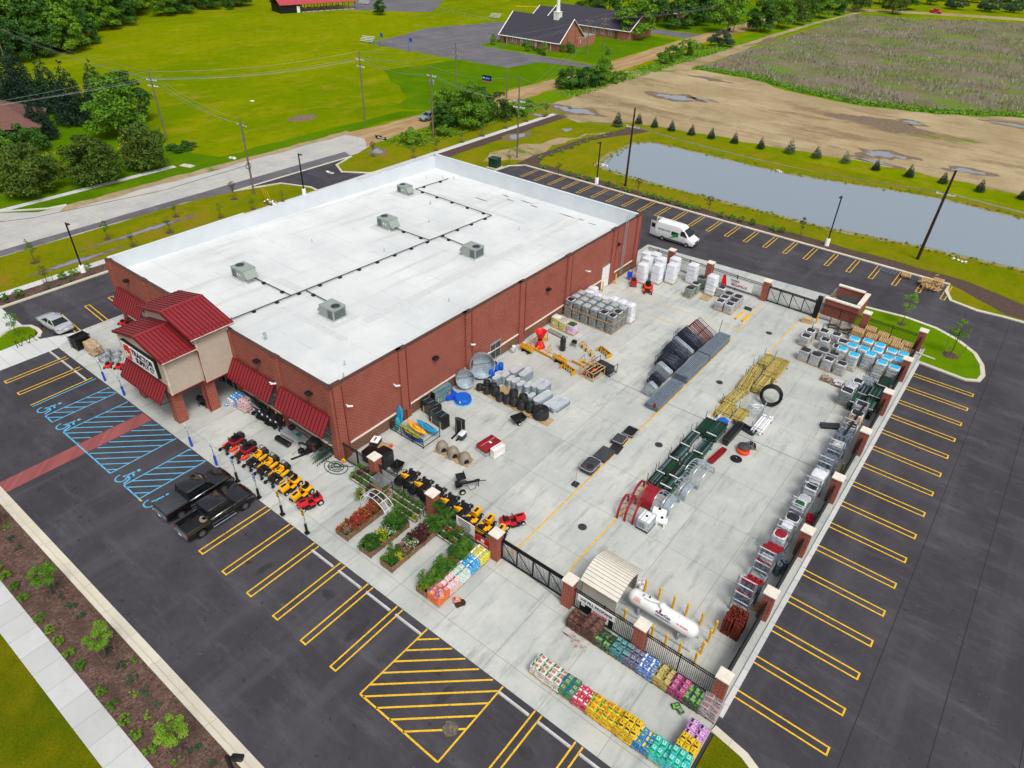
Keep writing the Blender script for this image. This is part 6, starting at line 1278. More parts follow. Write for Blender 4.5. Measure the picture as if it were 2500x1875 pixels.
def rtub(R_,h,n):
 r=thing('rubber_tub','','tub');mb=MB()
 for k in range(n):z=k*h/n;mb.lathe('dark_plastic',0,0,[(R_*1.03,z),(R_*1.05,z+.04),(R_,z+.06),(R_*.97,z+h/n)],18,cap=False)
 mb.build('tubs',r);mb=MB();mb.lathe('black',0,0,[(R_*.97,h),(R_*.9,h+.03),(R_*.5,h+.015),(.02,h+.03)],18);[mb.ring('dark_plastic',(0,0,h+.03),R_*(.3+.2*k),.02,n=16,k=4)for k in range(3)];mb.build('base',r);return r
T1=Kind(rtub(.36,.5,2));T2=Kind(rtub(.42,.85,4));T3=Kind(rtub(.74,.9,5))
for i in range(8):PALLET.place((-36.9+1.12*i,16.55,.017),0,'wooden pallet under the black rubber tubs, %s from the wall'%nth(i),'pallets under the tubs')
for i in range(3):PALLET.place((-35.0+1.12*i,17.75,.017),0,'wooden pallet behind the black rubber tubs, %s from the left'%nth(i),'pallets under the tubs')
for i,(x,y)in enumerate([(-36.9,16.3),(-36.8,17.25),(-36.0,17.3),(-36.0,16.3)]):T1.place((x,y,.15),0,'low black rubber tub, '+('front left corner','back left','second of the back','second of the front')[i]+' of the tub rows','black rubber tubs')
for i,(x,y)in enumerate([(-35.15,16.6),(-34.3,16.3),(-33.5,16.4),(-32.75,16.5),(-31.85,16.5),(-31.0,16.7),(-33.7,17.6),(-32.5,17.6)]):T2.place((x,y,.15),0,'tall wrapped black rubber tub stack, %s of the %s row'%(nth(i if i<6 else i-6),'front' if i<6 else 'second'),'black rubber tubs',(1,1,(1,.75,.8,.95,.85,1.1,.7,.75)[i]))
T3.place((-29.75,16.7,.15),0,'widest black rubber tub stack at the right end of the row')
def boxblade(x,y,rz,l,W=1.7,col='yellow_impl',mast=True):
 r=thing('box_blade',l,'implement',(x,y,.017),rz);mb=MB();mb.box(col,0,.3,0,W,.07,.5);[mb.box(col,s_*W/2,0,0,.06,.7,.5)for s_ in(-1,1)];mb.box(col,0,-.05,.35,W,.12,.12);mb.build('box',r);mb=MB();[mb.box('black',-W/2+W*(i+.5)/5,-.05,.05,.06,.08,.65)for i in range(5)];mb.build('shank',r)
 if mast:mb=MB();mb.tube(col,[(-.35,-.1,.45),(-.25,-.15,.95),(.25,-.15,.95),(.35,-.1,.45)],.035);mb.tube(col,[(0,.3,.5),(0,-.15,.95)],.03);mb.build('hitch_mast',r)
def tiller(x,y,rz,l):
 r=thing('rotary_tiller',l,'implement',(x,y,.017),rz);mb=MB();mb.cyl('yellow_impl',(-.85,0,.5),(.85,0,.5),.2,n=10);mb.box('yellow_impl',0,0,.55,1.6,.5,.18);mb.build('hood',r);mb=MB();[mb.cyl('black',(-.7+.28*i,-.1,.7),(-.7+.28*i,-.1,.95),.03,n=5)for i in range(6)];mb.box('black',0,0,0,.9,.08,.4);mb.box('black',-.4,0,0,.08,.6,.35);mb.box('black',.4,0,0,.08,.6,.35);mb.build('stand',r)
 mb=MB();mb.tube('yellow_impl',[(-.3,.1,.7),(0,.2,1.05),(.3,.1,.7)],.04);mb.build('hitch_mast',r)
def rearblade(x,y,rz,l):
 r=thing('rear_blade',l,'implement',(x,y,.017),rz);mb=MB();mb.box('yellow_impl' if 'yellow' in l else 'charcoal',0,0,0,1.8,.1,.35,rx=.25);mb.build('blade',r);mb=MB();mb.tube('yellow_impl',[(0,0,.2),(0,.5,.35),(0,.7,.4)],.06);mb.tube('yellow_impl',[(-.3,.7,.4),(0,.75,1.0),(.3,.7,.4),(-.3,.7,.4)],.05);mb.build('hitch_mast',r)
tiller(-37.6,24.8,-.1,'yellow rotary tiller on black legs nearest the side door');tiller(-33.7,25.4,-.1,'yellow rotary tiller on black legs in the middle of the implement row');rearblade(-37.0,25.7,-.1,'grey rear blade with a yellow mast behind the first tiller');rearblade(-35.7,25.6,-.1,'grey rear blade with a yellow mast between the two tillers')
boxblade(-32.1,24.7,-.2,'yellow box scraper with ripper shanks beside the wooden crate');rearblade(-31.9,26.4,-.1,'yellow rear blade with a tall mast left of the wooden crate');rearblade(-31.0,27.0,-.1,'yellow rear blade with a tall mast behind the crate');boxblade(-31.0,29.9,-.35,'yellow box scraper standing apart on the open concrete')
def hiller(x,y,l):r=thing('furrow_plough',l,'implement',(x,y,.017),.4);mb=MB();mb.tube('yellow_impl',[(-.35,0,.35),(0,.1,.7),(.35,0,.35),(-.35,0,.35)],.045);mb.cyl('yellow_impl',(0,0,.1),(0,.1,.7),.05);mb.build('hitch_mast',r);mb=MB();mb.box('yellow_impl',0,-.1,0,.5,.25,.12,tx=.4);mb.box('black',0,-.15,.0,.1,.3,.3);mb.build('share',r)
hiller(-33.6,29.6,'small yellow plough nearest the wrapped grey stack bag');hiller(-32.9,29.3,'small yellow double plough right of the first plough');hiller(-32.0,28.8,'lone small yellow middle buster plough on the concrete');
r=thing('tine_harrow','black and yellow cultivator by the wrapped standing implement','implement',(-34.4,29.2,.017),.2);mb=MB();mb.box('black',0,0,.4,.5,.3,.3);[mb.tube('black',[(-.3+.15*i,0,.5),(-.35+.15*i,-.3,.2),(-.3+.15*i,-.2,0)],.025)for i in range(5)];mb.build('tines',r);mb=MB();mb.tube('yellow_impl',[(-.2,.1,.4),(0,.2,.9),(.2,.1,.4)],.04);mb.build('hitch_mast',r)
mb=MB();mb.lathe('black_wrap',0,0,[(.33,0),(.36,.3),(.3,.7),(.34,1.1),(.28,1.5),(.1,1.75),(.02,1.8)],10);tag(mb.build('wrapped_implement',None,(-34.9,27.7,.017)),'tall implement wrapped in black film standing alone','wrapped goods')
r=thing('grader_blade','long grey slatted harrow lying before the lilac bag pallet','implement',(-37.1,29.9,.017),-.1);mb=MB();mb.box('clear_wrap',0,0,0,2.6,.5,.2);[mb.box('charcoal',-1.2+.2*i,0,.2,.05,.48,.03)for i in range(13)];mb.build('slats',r);mb=MB();mb.box('wood_old',0,-.3,0,2.5,.1,.1);mb.build('skid',r)
r=thing('boom_lift','yellow three point frame standing by the wall behind the red spreader','implement',(-37.6,28.0,.017),.3);mb=MB();mb.tube('yellow_impl',[(-.4,0,0),(-.4,0,1.2),(.4,0,1.2),(.4,0,0)],.05);mb.tube('yellow_impl',[(-.4,0,.6),(.4,0,.6)],.04);mb.tube('yellow_impl',[(0,0,1.2),(-.9,-1.2,.5),(-1.3,-1.8,.15)],.05);mb.build('frame',r);mb=MB();mb.box('yellow_impl',0,.2,0,.9,.5,.06);mb.build('foot',r)
r=thing('seed_spreader','bright red cone spreader with a funnel top standing near the wall','spreader',(-37.1,26.6,.017));mb=MB();mb.lathe('red_bright',0,0,[(.32,1.2),(.4,1.4),(.62,1.95),(.66,2.0),(.6,1.96),(.35,1.45),(.02,1.4)],20);mb.build('hopper',r);mb=MB();mb.lathe('red_bright',0,0,[(.6,.03),(.56,.1),(.26,.75),(.22,.8)],20);mb.build('cone_base',r);mb=MB();mb.cyl('black',(0,0,.75),(0,0,1.3),.16,n=10);[mb.box('red_bright',.25*cos(a),.25*sin(a),.75,.09,.09,.55)for a in(0,2.1,4.2)];mb.tube('yellow_impl',[(.4,.2,.9),(.1,0,1.1),(-.35,-.2,.9)],.03);mb.build('gearbox',r)
r=thing('slat_crate','open wooden slat crate holding a wrapped engine','crate',(-29.9,25.8,.017),-.1);mb=MB()
for x in(-.85,0,.85):
 for y in(-.95,.95):mb.box('wood',x,y,0,.08,.06,.95)
for z in(.05,.9):[mb.box('wood',0,y,z,1.8,.06,.09)for y in(-.95,.95)];[mb.box('wood',x,0,z,.06,1.9,.09)for x in(-.88,.88)]
for i in range(3):mb.box('wood',0,-.95+.95*i,.0,1.8,.12,.06);mb.box('wood',-.5+.5*i,0,.955,.09,1.95,.03)
mb.cyl('wood',(-.85,-.98,.1),(0,-.98,.9),.03,n=4);mb.cyl('wood',(.85,-.98,.1),(0,-.98,.9),.03,n=4);mb.build('slats',r);mb=MB();mb.cushion('black_wrap',0,0,.08,1.2,1.3,.55,.2,.08);mb.cushion('orange_mower',.2,.1,.6,.4,.4,.12,.08,.03);mb.cushion('orange_mower',-.5,-.55,.1,.4,.25,.3,.06,.03);mb.build('engine',r)
r=thing('steel_crate','black steel crate with a black wrapped bale behind the wooden crate','crate',(-29.3,27.3,.017),-.1);mb=MB();mb.cushion('black_wrap',0,0,.1,1.9,1.0,.75,.2,.1);mb.build('bale',r);mb=MB()
for x in(-1.1,1.1):[mb.cyl('black',(x,y,0),(x,y,1.15),.03,n=5)for y in(-.6,.6)];mb.cyl('black',(x,-.6,1.1),(x,.6,1.1),.03,n=5);mb.cyl('black',(x,-.6,.5),(x,.6,.5),.025,n=5);mb.cyl('black',(x,-.6,.1),(x,.6,.1),.025,n=5)
mb.box('black',0,-.6,.05,2.2,.06,.06);mb.box('black',0,.6,.05,2.2,.06,.06);mb.build('frame',r)
r=thing('covered_grill','black vinyl covered machine behind the picket gate, lower box','covered machine',(-37.4,2.5,.017),.1);mb=MB();mb.cushion('dark_plastic',0,0,.1,1.1,1.2,.9,.1,.06,n=1);mb.build('body',r);mb=MB();mb.cushion('black_gloss',0,0,1.0,1.15,1.25,.12,.1,.05,n=1);mb.build('lid',r)
r=thing('storage_bin','black ribbed storage bins stacked behind the picket gate','storage bin',(-36.2,2.9,.017),.1);
for k in range(3):mb=MB();mb.cushion('dark_plastic',0,0,.42*k,1.2,1.3,.4,.08,.04,n=1);mb.build('tub',r)
mb=MB();mb.cushion('black_gloss',0,0,1.26,1.22,1.32,.14,.2,.06);mb.build('lid',r)
r=thing('black_hopper','open black plastic hopper beside the first mower inside the fence','hopper',(-34.6,2.9,.017),.2);mb=MB();mb.loft('black',[mb.rr(0,0,.3,.5,.7,.05,1),mb.rr(0,0,.85,.9,1.1,.05,1),mb.rr(0,0,.85,.84,1.04,.05,1),mb.rr(0,0,.35,.45,.6,.05,1)],True,False);mb.build('tub',r);mb=MB();[mb.box('black',sx*.2,sy*.3,0,.05,.05,.35)for sx in(-1,1)for sy in(-1,1)];mb.build('leg',r)
# -- front walk by the store
r=thing('shelf_table','long grey mesh top table with goods under the right awning','table',(-44.2,-.1,.017),.0);mb=MB();[mb.cyl('galv',(sx*1.3,sy*.55,0),(sx*1.3,sy*.55,1.0),.03,n=6)for sx in(-1,1)for sy in(-1,1)];[mb.box('galv',0,sy*.55,.97,2.7,.05,.05)for sy in(-1,1)];mb.build('frame',r);mb=MB();[mb.box('galv_dark',-1.3+.13*i,0,.99,.025,1.1,.02)for i in range(21)];[mb.box('galv_dark',0,-.5+.2*i,1.0,2.6,.02,.02)for i in range(6)];mb.build('mesh_top',r)
mb=MB();mb.cushion('green_metal',-43.7,-.1,1.03,.5,.35,.15,.1,.05);tag(mb.build('folded_tarp'),'green folded tarp on the mesh top table','tarp');mb=MB();mb.cushion('black',-44.9,.1,1.03,.6,.5,.3,.1,.06);tag(mb.build('black_carton'),'black tool case on the mesh top table','case')
mb=MB();mb.cyl('black_gloss',(-.8,0,.27),(.8,0,.27),.27,n=18);r=thing('lawn_roller','glossy black lawn roller drum lying before the mesh top table','roller',(-44.9,-1.0,.017),0.05);mb.build('drum',r);mb=MB();mb.cyl('steel',(-.83,0,.27),(.83,0,.27),.04,n=8);mb.tube('black',[(-.82,0,.27),(-.8,.5,.3),(.8,.5,.3),(.82,0,.27)],.03);mb.build('frame',r)
r=thing('wood_chipper','black wood chipper with a long drawbar standing under the right awning','chipper',(-42.3,.0,.017),.2);mb=MB();mb.cushion('dark_plastic',.2,.2,.35,1.0,1.0,.7,.1,.05,n=1);mb.box('red_deep',.6,-.32,.6,.3,.03,.25);mb.box('black',0,-.1,.25,.5,1.4,.12);mb.build('body',r);mb=MB();mb.tube('dark_plastic',[(-.1,-.4,.9),(-.3,-.6,1.15),(-.6,-.75,1.1)],.12,8);mb.build('chute',r);mb=MB();mb.box('black',-.2,-1.0,.06,.12,1.9,.1,rz=-.5);mb.tube('black',[(-.7,-1,.5),(-.9,-1.4,.2)],.02);mb.cushion('black',-.45,-.75,.15,.45,.45,.4,.1,.05);mb.build('drawbar',r)
for s_ in(-1,1):wheelpart(r,.2+s_*.55,.4,.25,.18,'charcoal')
def cartk():
 r=thing('shopping_cart','','shopping cart');mb=MB();c_='green_dark'
 for s_ in(-1,1):mb.tube(c_,[(s_*.25,-.4,.12),(s_*.24,.35,.12),(s_*.26,.45,.55),(s_*.28,.55,1.0)],.018,4);mb.tube(c_,[(s_*.25,-.5,.6),(s_*.28,.45,.65)],.014,4);mb.tube(c_,[(s_*.27,-.55,.95),(s_*.28,.5,1.0)],.016,4)
 for i in range(8):mb.cyl(c_,(-.26,-.5+.13*i,.62),(.26,-.5+.13*i,.62),.01,n=4);[mb.cyl(c_,(s_*.255,-.5+.13*i,.62),(s_*.275,-.52+.13*i,.97),.01,n=4)for s_ in(-1,1)]
 mb.cyl(c_,(-.27,-.55,.95),(.27,-.55,.95),.016,n=4);mb.build('basket',r);mb=MB();[mb.cyl('black',(sx*.24-.02,sy,.06),(sx*.24+.02,sy,.06),.06,n=8)for sx in(-1,1)for sy in(-.4,.38)];mb.build('casters',r);mb=MB();mb.cyl('charcoal',(-.29,.57,1.02),(.29,.57,1.02),.022,n=6);mb.build('handle',r);return r
SCK=Kind(cartk())
for i in range(7):SCK.place((-40.6,-.6+.24*i,.017),.15,'dark green wire shopping cart nested in the row by the store corner','nested shopping carts')
r=thing('garden_hose','tangled dark green hose lying in loops at the store corner','hose',(-39.0,.0,.05));mb=MB();q=random.Random(5)
P_=[];
for i in range(90):a=i*.33;R_=.25+.18*sin(i*.11)+(.5 if 30<i<52 else 0)+(.55 if 66<i<80 else 0);P_.append((R_*1.2*cos(a),R_*.9*sin(a),.0+.0006*i+.02*(i%3)))
mb.tube('green_dark',P_+[(.6,.5,.02),(1.1,.9,.02)],.03,5);mb.build('loops',r);mb=MB();mb.box('yellow',.1,.75,.1,.3,.2,.25);mb.build('reel',r)
def dumpcart():
 r=thing('yard_cart','','yard cart');mb=MB();mb.box('black',0,.1,.35,.7,.3,.95,rx=-.35,ty=.6);mb.box('charcoal',0,-.14,.7,.4,.03,.3,rx=-.35);mb.box('white',0,-.17,.85,.2,.02,.1,rx=-.35);mb.build('tub',r);mb=MB();mb.tube('black',[(-.3,-.1,.2),(-.25,-.7,.75),(.25,-.7,.75),(.3,-.1,.2)],.025);mb.build('handle',r)
 for s_ in(-1,1):wheelpart(r,s_*.42,-.1,.2,.1,'black')
 return r
DC=Kind(dumpcart())
for i,x in enumerate((-49.9,-49.3,-48.7,-48.1,-47.5,-46.9)):DC.place((x,-.15+.12*(i%2),.017),rnd(-.1,.1),'black upended yard cart under the middle awning, %s from the left'%nth(i),'black yard carts under the awning')
for i,x in enumerate((-50.2,-49.0,-47.8,-46.7)):mb=MB();mb.ring('yellow',(x,.45,1.0),.18,.05,((1,0,0),(0,.4,.9)),14);mb.cyl('black',(x,.5,.017),(x,.48,.85),.06,n=8);tag(mb.build('walk_behind_mower'),'black push mower with a yellow wheel behind the yard carts, %s from the left'%nth(i),'mower','push mowers under the awning')
r=thing('wire_display','dark green wire goods on a grey table behind the black yard carts','display',(-50.5,.3,.017));mb=MB();mb.box('galv',0,0,.9,2.0,.7,.05);[mb.cyl('galv',(s_*.95,-.3,0),(s_*.95,-.3,.9),.03,n=5)for s_ in(-1,1)];mb.build('table',r);mb=MB();[mb.tube('green_dark',[(rnd(-.9,.9),rnd(-.3,.3),.95),(rnd(-.9,.9),rnd(-.3,.3),1.2+rnd(0,.3)),(rnd(-.9,.9),rnd(-.3,.3),.95)],.02,4)for i in range(24)];mb.build('wire_goods',r)
r=thing('patio_grill','black barrel grill between the entrance columns','grill',(-54.9,-2.4,.017),.3);mb=MB();mb.cyl('black',(-.5,0,.85),(.5,0,.85),.28,n=12);mb.box('charcoal',.75,0,.8,.4,.45,.04);mb.build('barrel',r);mb=MB();[mb.cyl('black',(sx*.4,sy*.25,0),(sx*.4,sy*.2,.8),.025,n=5)for sx in(-1,1)for sy in(-1,1)];mb.box('black',0,0,.3,.8,.45,.03);mb.build('leg',r)
mb=MB();[mb.box('bag_redwhite' if i%2 else 'bagband_skyblue',-53.4+.16*i,-.6,.017,.14,.5,.75,ry=.12)for i in range(6)];tag(mb.build('salt_bags_row'),'row of leaning boxed bags beside the entrance column','bags')
r=thing('crate_stack','stack of black steel crates at the left end of the store walk','crate stack',(-73.6,-4.8,.017),.1);mb=MB()
for k in range(4):
 z=.35*k;mb.loft('black',[mb.rr(0,0,z,1.1,1.5,.05,1),mb.rr(0,0,z+.32,1.2,1.6,.05,1),mb.rr(0,0,z+.32,1.1,1.5,.05,1),mb.rr(0,0,z+.06,1.0,1.4,.05,1)],True,False)
mb.build('crates',r);mb=MB();[mb.cyl('charcoal',(x,y,0),(x,y,1.5),.03,n=5)for x in(-.62,.62)for y in(-.8,.8)];mb.build('frame',r)
mat('firewood',(196,172,140),.8,var=.2,sc=7,c2=(150,120,92),lo=.5,hi=.6,sc2=8)
for(x,y),l in zip(((-72.3,-4.4),(-71.2,-4.5)),('left','right')):
 r=thing('firewood_pallet','pallet of bundled firewood on the left walk, %s one'%l,'firewood',(x,y,.017),.1);mb=MB();pallet_mesh(mb,'wood_old',1.1,.12);mb.build('wooden_pallet',r);mb=MB()
 for k in range(4):
  for i in range(3):
   for j in range(2):mb.cushion('firewood',-.36+.36*i+rnd(-.03,.03),-.27+.54*j+rnd(-.03,.03),.12+.22*k,.34,.5,.21,.06,.03,rnd(-.15,.15),1)
 mb.build('bundles',r)
for i,(x,y)in enumerate(((-70.3,-4.0),(-69.5,-3.3),(-69.3,-4.6),(-68.4,-3.9))):
 r=thing('wire_ring_stack','stack of galvanised wire fire rings on the left walk, '+('left','back','front','right')[i]+' one','wire rings',(x,y,.017),0,'galvanised ring stacks');mb=MB()
 for k in range(5):mb.ring('galv_dark',(rnd(-.05,.05),rnd(-.05,.05),.06+.1*k),.5,.018,n=20,k=4)
 mb.build('rings',r);mb=MB();[mb.cyl('galv_dark',(.5*cos(a),.5*sin(a),.0),(.5*cos(a),.5*sin(a),.5),.01,n=4)for a in[2*pi*j/14 for j in range(14)]];mb.build('wires',r)
r=thing('push_mower','red and black walk behind mowers beside the front awning','mower',(-66.9,-4.3,.017),.6);mb=MB();mb.cushion('red_bright',0,0,.15,.6,.8,.22,.12,.05);mb.cushion('black',0,-.05,.37,.34,.36,.2,.08,.04);mb.build('deck',r);mb=MB();mb.tube('black',[(-.22,.3,.3),(-.22,.95,.95),(.22,.95,.95),(.22,.3,.3)],.02);mb.build('handle',r)
for sx in(-1,1):[wheelpart(r,sx*.34,sy,.13,.08,'charcoal')for sy in(-.35,.35)]
dup(r,(-67.9,-4.9,.017),.9,'red and black push mower left of the first, nearer the kerb');dup(r,(-74.8,.2,.017),.2,'red and blue push mower under the left awning');dup(r,(-74.0,.3,.017),-.2,'second red push mower under the left awning')
def signpost(board,base_):
 r=thing('sign_post','','sign post');mb=MB();mb.cyl(base_,(0,0,0),(0,0,1.05),.1,n=10)
 if base_=='black':mb.box('black',0,0,0,.3,.3,.18)
 mb.build('base',r);mb=MB();mb.cyl('galv',(0,0,1.05),(0,0,2.55),.035,n=6);mb.build('pole',r)
 if board:mb=MB();mb.box(board,0,-.045,1.95,.36,.025,.62);mb.box('white' if board!='yellow' else 'charcoal',0,-.062,2.36,.26,.012,.12);mb.box('blue_post' if board=='white' else 'charcoal' if board=='yellow' else 'white',0,-.062,2.05,.26,.012,.1);mb.build('sign_plate',r)
 return r
SB=Kind(signpost('white','blue_post'));SBL=Kind(signpost('blue_post','black'));SYE=Kind(signpost('yellow','black'))
SB.place((-65.8,-6.3,.017),0,'parking sign on a blue bollard, leftmost on the kerb of the walk','sign posts along the walk');SB.place((-62.1,-6.3,.017),0,'parking sign on a blue bollard, second from the left by the front awning','sign posts along the walk');SB.place((-50.6,-6.3,.017),0,'parking sign on a blue bollard in front of the right entrance column','sign posts along the walk');SB.place((-46.85,-6.3,.017),0,'parking sign on a blue bollard in front of the orange mowers','sign posts along the walk')
SBL.place((-43.75,-6.35,.017),0,'blue sign on a black base in front of the dark tonneau pickup','sign posts along the walk');SBL.place((-40.85,-6.35,.017),0,'blue sign on a black base in front of the open bed pickup','sign posts along the walk');SYE.place((-37.9,-6.3,.017),0,'yellow sign on a black base in front of the yellow tractors','sign posts along the walk');SYE.place((-34.9,-6.3,.017),0,'yellow sign on a black base right of the red tractor','sign posts along the walk')
mat('stop_grey',(198,198,196),.8,var=.1)
mb=MB();mb.loft('stop_grey',[[(x,y,z)for y,z in((-.09,0),(-.06,.12),(.06,.12),(.09,0))]for x in(-1.05,1.05)],True,False);WS=Kind(tag(mb.build('wheel_stop'),'','wheel stop'))
for i,x in enumerate((-74.0,-71.3,-68.5)):WS.place((x,-7.42,.012),0,'pale concrete wheel stop left of the blue bays, %s from the left'%nth(i),'concrete wheel stops',(1.1,1,1))
for i,x in enumerate((-32.1,-29.15,-26.2,-23.3)):WS.place((x,-7.13,.012),0,'pale concrete wheel stop between the planters and the hatched bay, %s from the left'%nth(i),'concrete wheel stops',(1.12,1,1))
for i,x in enumerate((-14.4,-11.4,-8.4,-5.4)):WS.place((x,-7.02,.012),0,'pale concrete wheel stop before the coloured bag row, %s right of the hatched bay'%nth(i),'concrete wheel stops',(1.12,1,1))
r=thing('bike_rack','black wave shaped bicycle rack on the pale walk by the corner island','bike rack',(-78.3,-9.2,.02),pi/2);mb=MB();P_=[(0,0,0)]+[(.22*i+.0,0,.45+.4*(1 if(i//1)%2 else-1))for i in range(0)]
for i in range(29):u=i/28*1.9;P_.append((u,0,.47+.4*sin(u*2*pi/.76-pi/2+pi)))
mb.tube('black',P_+[(1.9,0,0)],.035,6);mb.build('wave_tube',r)
# -- vehicles (front towards -Y unless turned)
def carpart(root,nm,m,rings,smooth=True):mb=MB();mb.loft(m,rings,True,smooth);return mb.build(nm,root)
def sec(y,w_,zl,zm,zh,k=.9):return[(-w_*.9,y,zl),(-w_,y,zl+.12),(-w_,y,zm),(-w_*k,y,zh),(0,y,zh+.03),(w_*k,y,zh),(w_,y,zm),(w_,y,zl+.12),(w_*.9,y,zl)]
def cabin(root,m,y0,y1,yt0,yt1,wb,wt,zb,zt,glass='glass_dark',pil=(.33,.66)):
 """greenhouse: dark glass body with painted roof and pillars"""
 mb=MB();B_=[(-wb,y0,zb),(wb,y0,zb),(wb,y1,zb),(-wb,y1,zb)];T_=[(-wt,yt0,zt),(wt,yt0,zt),(wt,yt1,zt),(-wt,yt1,zt)]
 mb.add(glass,B_+T_,[(0,1,5,4),(1,2,6,5),(2,3,7,6),(3,0,4,7),(4,5,6,7)]);o=mb.build('window',root);mb=MB()
 r0=mb.rr(0,(yt0+yt1)/2,zt-.02,2*wt+.06,yt1-yt0+.1,.16,3);r1=mb.rr(0,(yt0+yt1)/2,zt+.05,2*wt-.1,yt1-yt0-.12,.16,3);mb.loft(m,[r0,r1])
 for i in range(4):mb.cyl(m,Vector(B_[i])*1.0,Vector(T_[i]),.055,n=5)
 for s_ in(-1,1):
  for u in pil:mb.cyl(m,(s_*wb,y0+(y1-y0)*u,zb),(s_*wt,yt0+(yt1-yt0)*u,zt),.045,n=5)
 mb.build('roof',root);return o
def wheels(root,xs,ys,r_,w_=.24,rim='chrome'):
 for y in ys:
  for s_ in(-1,1):
   mb=MB();mb.cyl('black_rubber',(s_*(xs-w_),y,r_),(s_*xs,y,r_),r_,n=20);o=mb.build('wheel',root);mb=MB();mb.cyl(rim,(s_*(xs-.03),y,r_),(s_*(xs+.012),y,r_),r_*.6,n=16)
   for a in range(5):mb.box('charcoal',s_*(xs+.014),y+r_*.38*cos(a*1.257),r_+r_*.38*sin(a*1.257)-.03,.006,.07,.07)
   mb.build('rim',o)
   mb=MB();mb.lathe('black',0,0,[(r_*1.2,-.02),(r_*1.2,.0)],18);q=bpy.data.objects.new('wheel_arch',mb.mesh('wheel_arch'));COL.objects.link(q);q.parent=root;q.location=(s_*(xs-.035),y,r_+.02);q.rotation_euler=(0,pi/2,0)
def lights(root,pts,m,nm,sz=(.3,.05,.14)):
 for x,y,z in pts:mb=MB();mb.cushion(m,x,y,z,sz[0],sz[1],sz[2],.02,.015,n=1);mb.build(nm,root)
mat('truck_black',(14,15,21),.2,var=.05,spec=.7);MATS['truck_black'].node_tree.nodes['Principled BSDF'].inputs['Coat Weight'].default_value=1.0;mat('car_silver',(200,204,210),.22,.35,var=.03,spec=.6);mat('suv_silver',(150,168,184),.22,.35,var=.03)
def pickup(l,tonneau,loc,rz,tyre=False):
 r=thing('pickup_truck',l,'pickup truck',loc,rz,None);W=.98
 carpart(r,'body','truck_black',[sec(-2.85,.82,.45,.8,.95),sec(-2.78,.92,.4,.9,1.05),sec(-2.4,W,.36,1.02,1.16),sec(-1.5,W,.34,1.08,1.2),sec(-1.2,W,.34,1.1,1.2),sec(.95,W,.34,1.1,1.16),sec(1.0,W,.36,1.06,1.1)])
 mb=MB()
 for s_ in(-1,1):mb.cushion('truck_black',s_*.9,1.95,.4,.17,1.95,.72,.04,.03,n=1)
 mb.cushion('truck_black',0,2.88,.45,1.9,.1,.66,.03,.02,n=1);mb.box('black',0,1.95,.4,1.66,1.85,.14);mb.box('truck_black',0,1.02,.4,1.7,.08,.7)
 for i in range(8):mb.box('dark_plastic',-.7+.2*i,1.95,.54,.08,1.8,.015)
 mb.build('cargo_bed',r)
 if tonneau:mb=MB();mb.cushion('charcoal',0,1.95,1.1,1.78,1.86,.06,.06,.02,n=1);mb.build('tonneau_cover',r)
 cabin(r,'truck_black',-1.3,1.0,-.72,.9,.92,.78,1.14,1.84,pil=(.5,))
 wheels(r,1.0,(-1.85,1.85),.38,.26);mb=MB();mb.box('chrome',0,2.97,.5,1.7,.12,.2);mb.build('rear_bumper',r);mb=MB();mb.cushion('truck_black',0,-2.9,.42,1.75,.14,.28,.04,.03);mb.box('chrome',0,-2.87,.74,1.1,.06,.2);mb.build('front_bumper',r)
 lights(r,[(-.66,-2.8,.8),(.66,-2.8,.8)],'lamp_clear','headlight');lights(r,[(-.92,2.92,.74),(.92,2.92,.74)],'lens_red','tail_light',(.1,.06,.24))
 mb=MB();[mb.cushion('truck_black',s_*1.12,-.85,1.15,.2,.12,.16,.03,.02)for s_ in(-1,1)];mb.build('wing_mirror',r);mb=MB();[mb.cyl('chrome',(s_*1.03,-1.0,.36),(s_*1.03,.95,.36),.045,n=6)for s_ in(-1,1)];mb.build('side_step',r);mb=MB();[mb.box('chrome',s_*.985,y,.98,.02,.14,.03)for s_ in(-1,1)for y in(-.25,.75)];mb.build('door_handle',r)
 mb=MB();mb.box('white',0,3.035,.52,.32,.012,.15);mb.build('number_plate',r)
 if tyre:mb=MB();mb.lathe('taupe',0,0,[(.2,.02),(.38,.0),(.42,.1),(.38,.2),(.22,.2),(.18,.14)],20,cap=False);mb.lathe('rust',0,0,[(.2,.1),(.02,.1)],14);tag(mb.build('spare_tyre',None,(-41.5,-10.6,.58)),'dusty spare tyre lying in the open bed of the nearer black pickup','tyre')
 return r
pickup('black pickup truck with a closed dark bed cover in the blue bay',True,(-44.5,-9.55,.012),pi);pickup('black pickup truck with an open bed nearer the camera',False,(-41.55,-9.6,.012),pi,True)
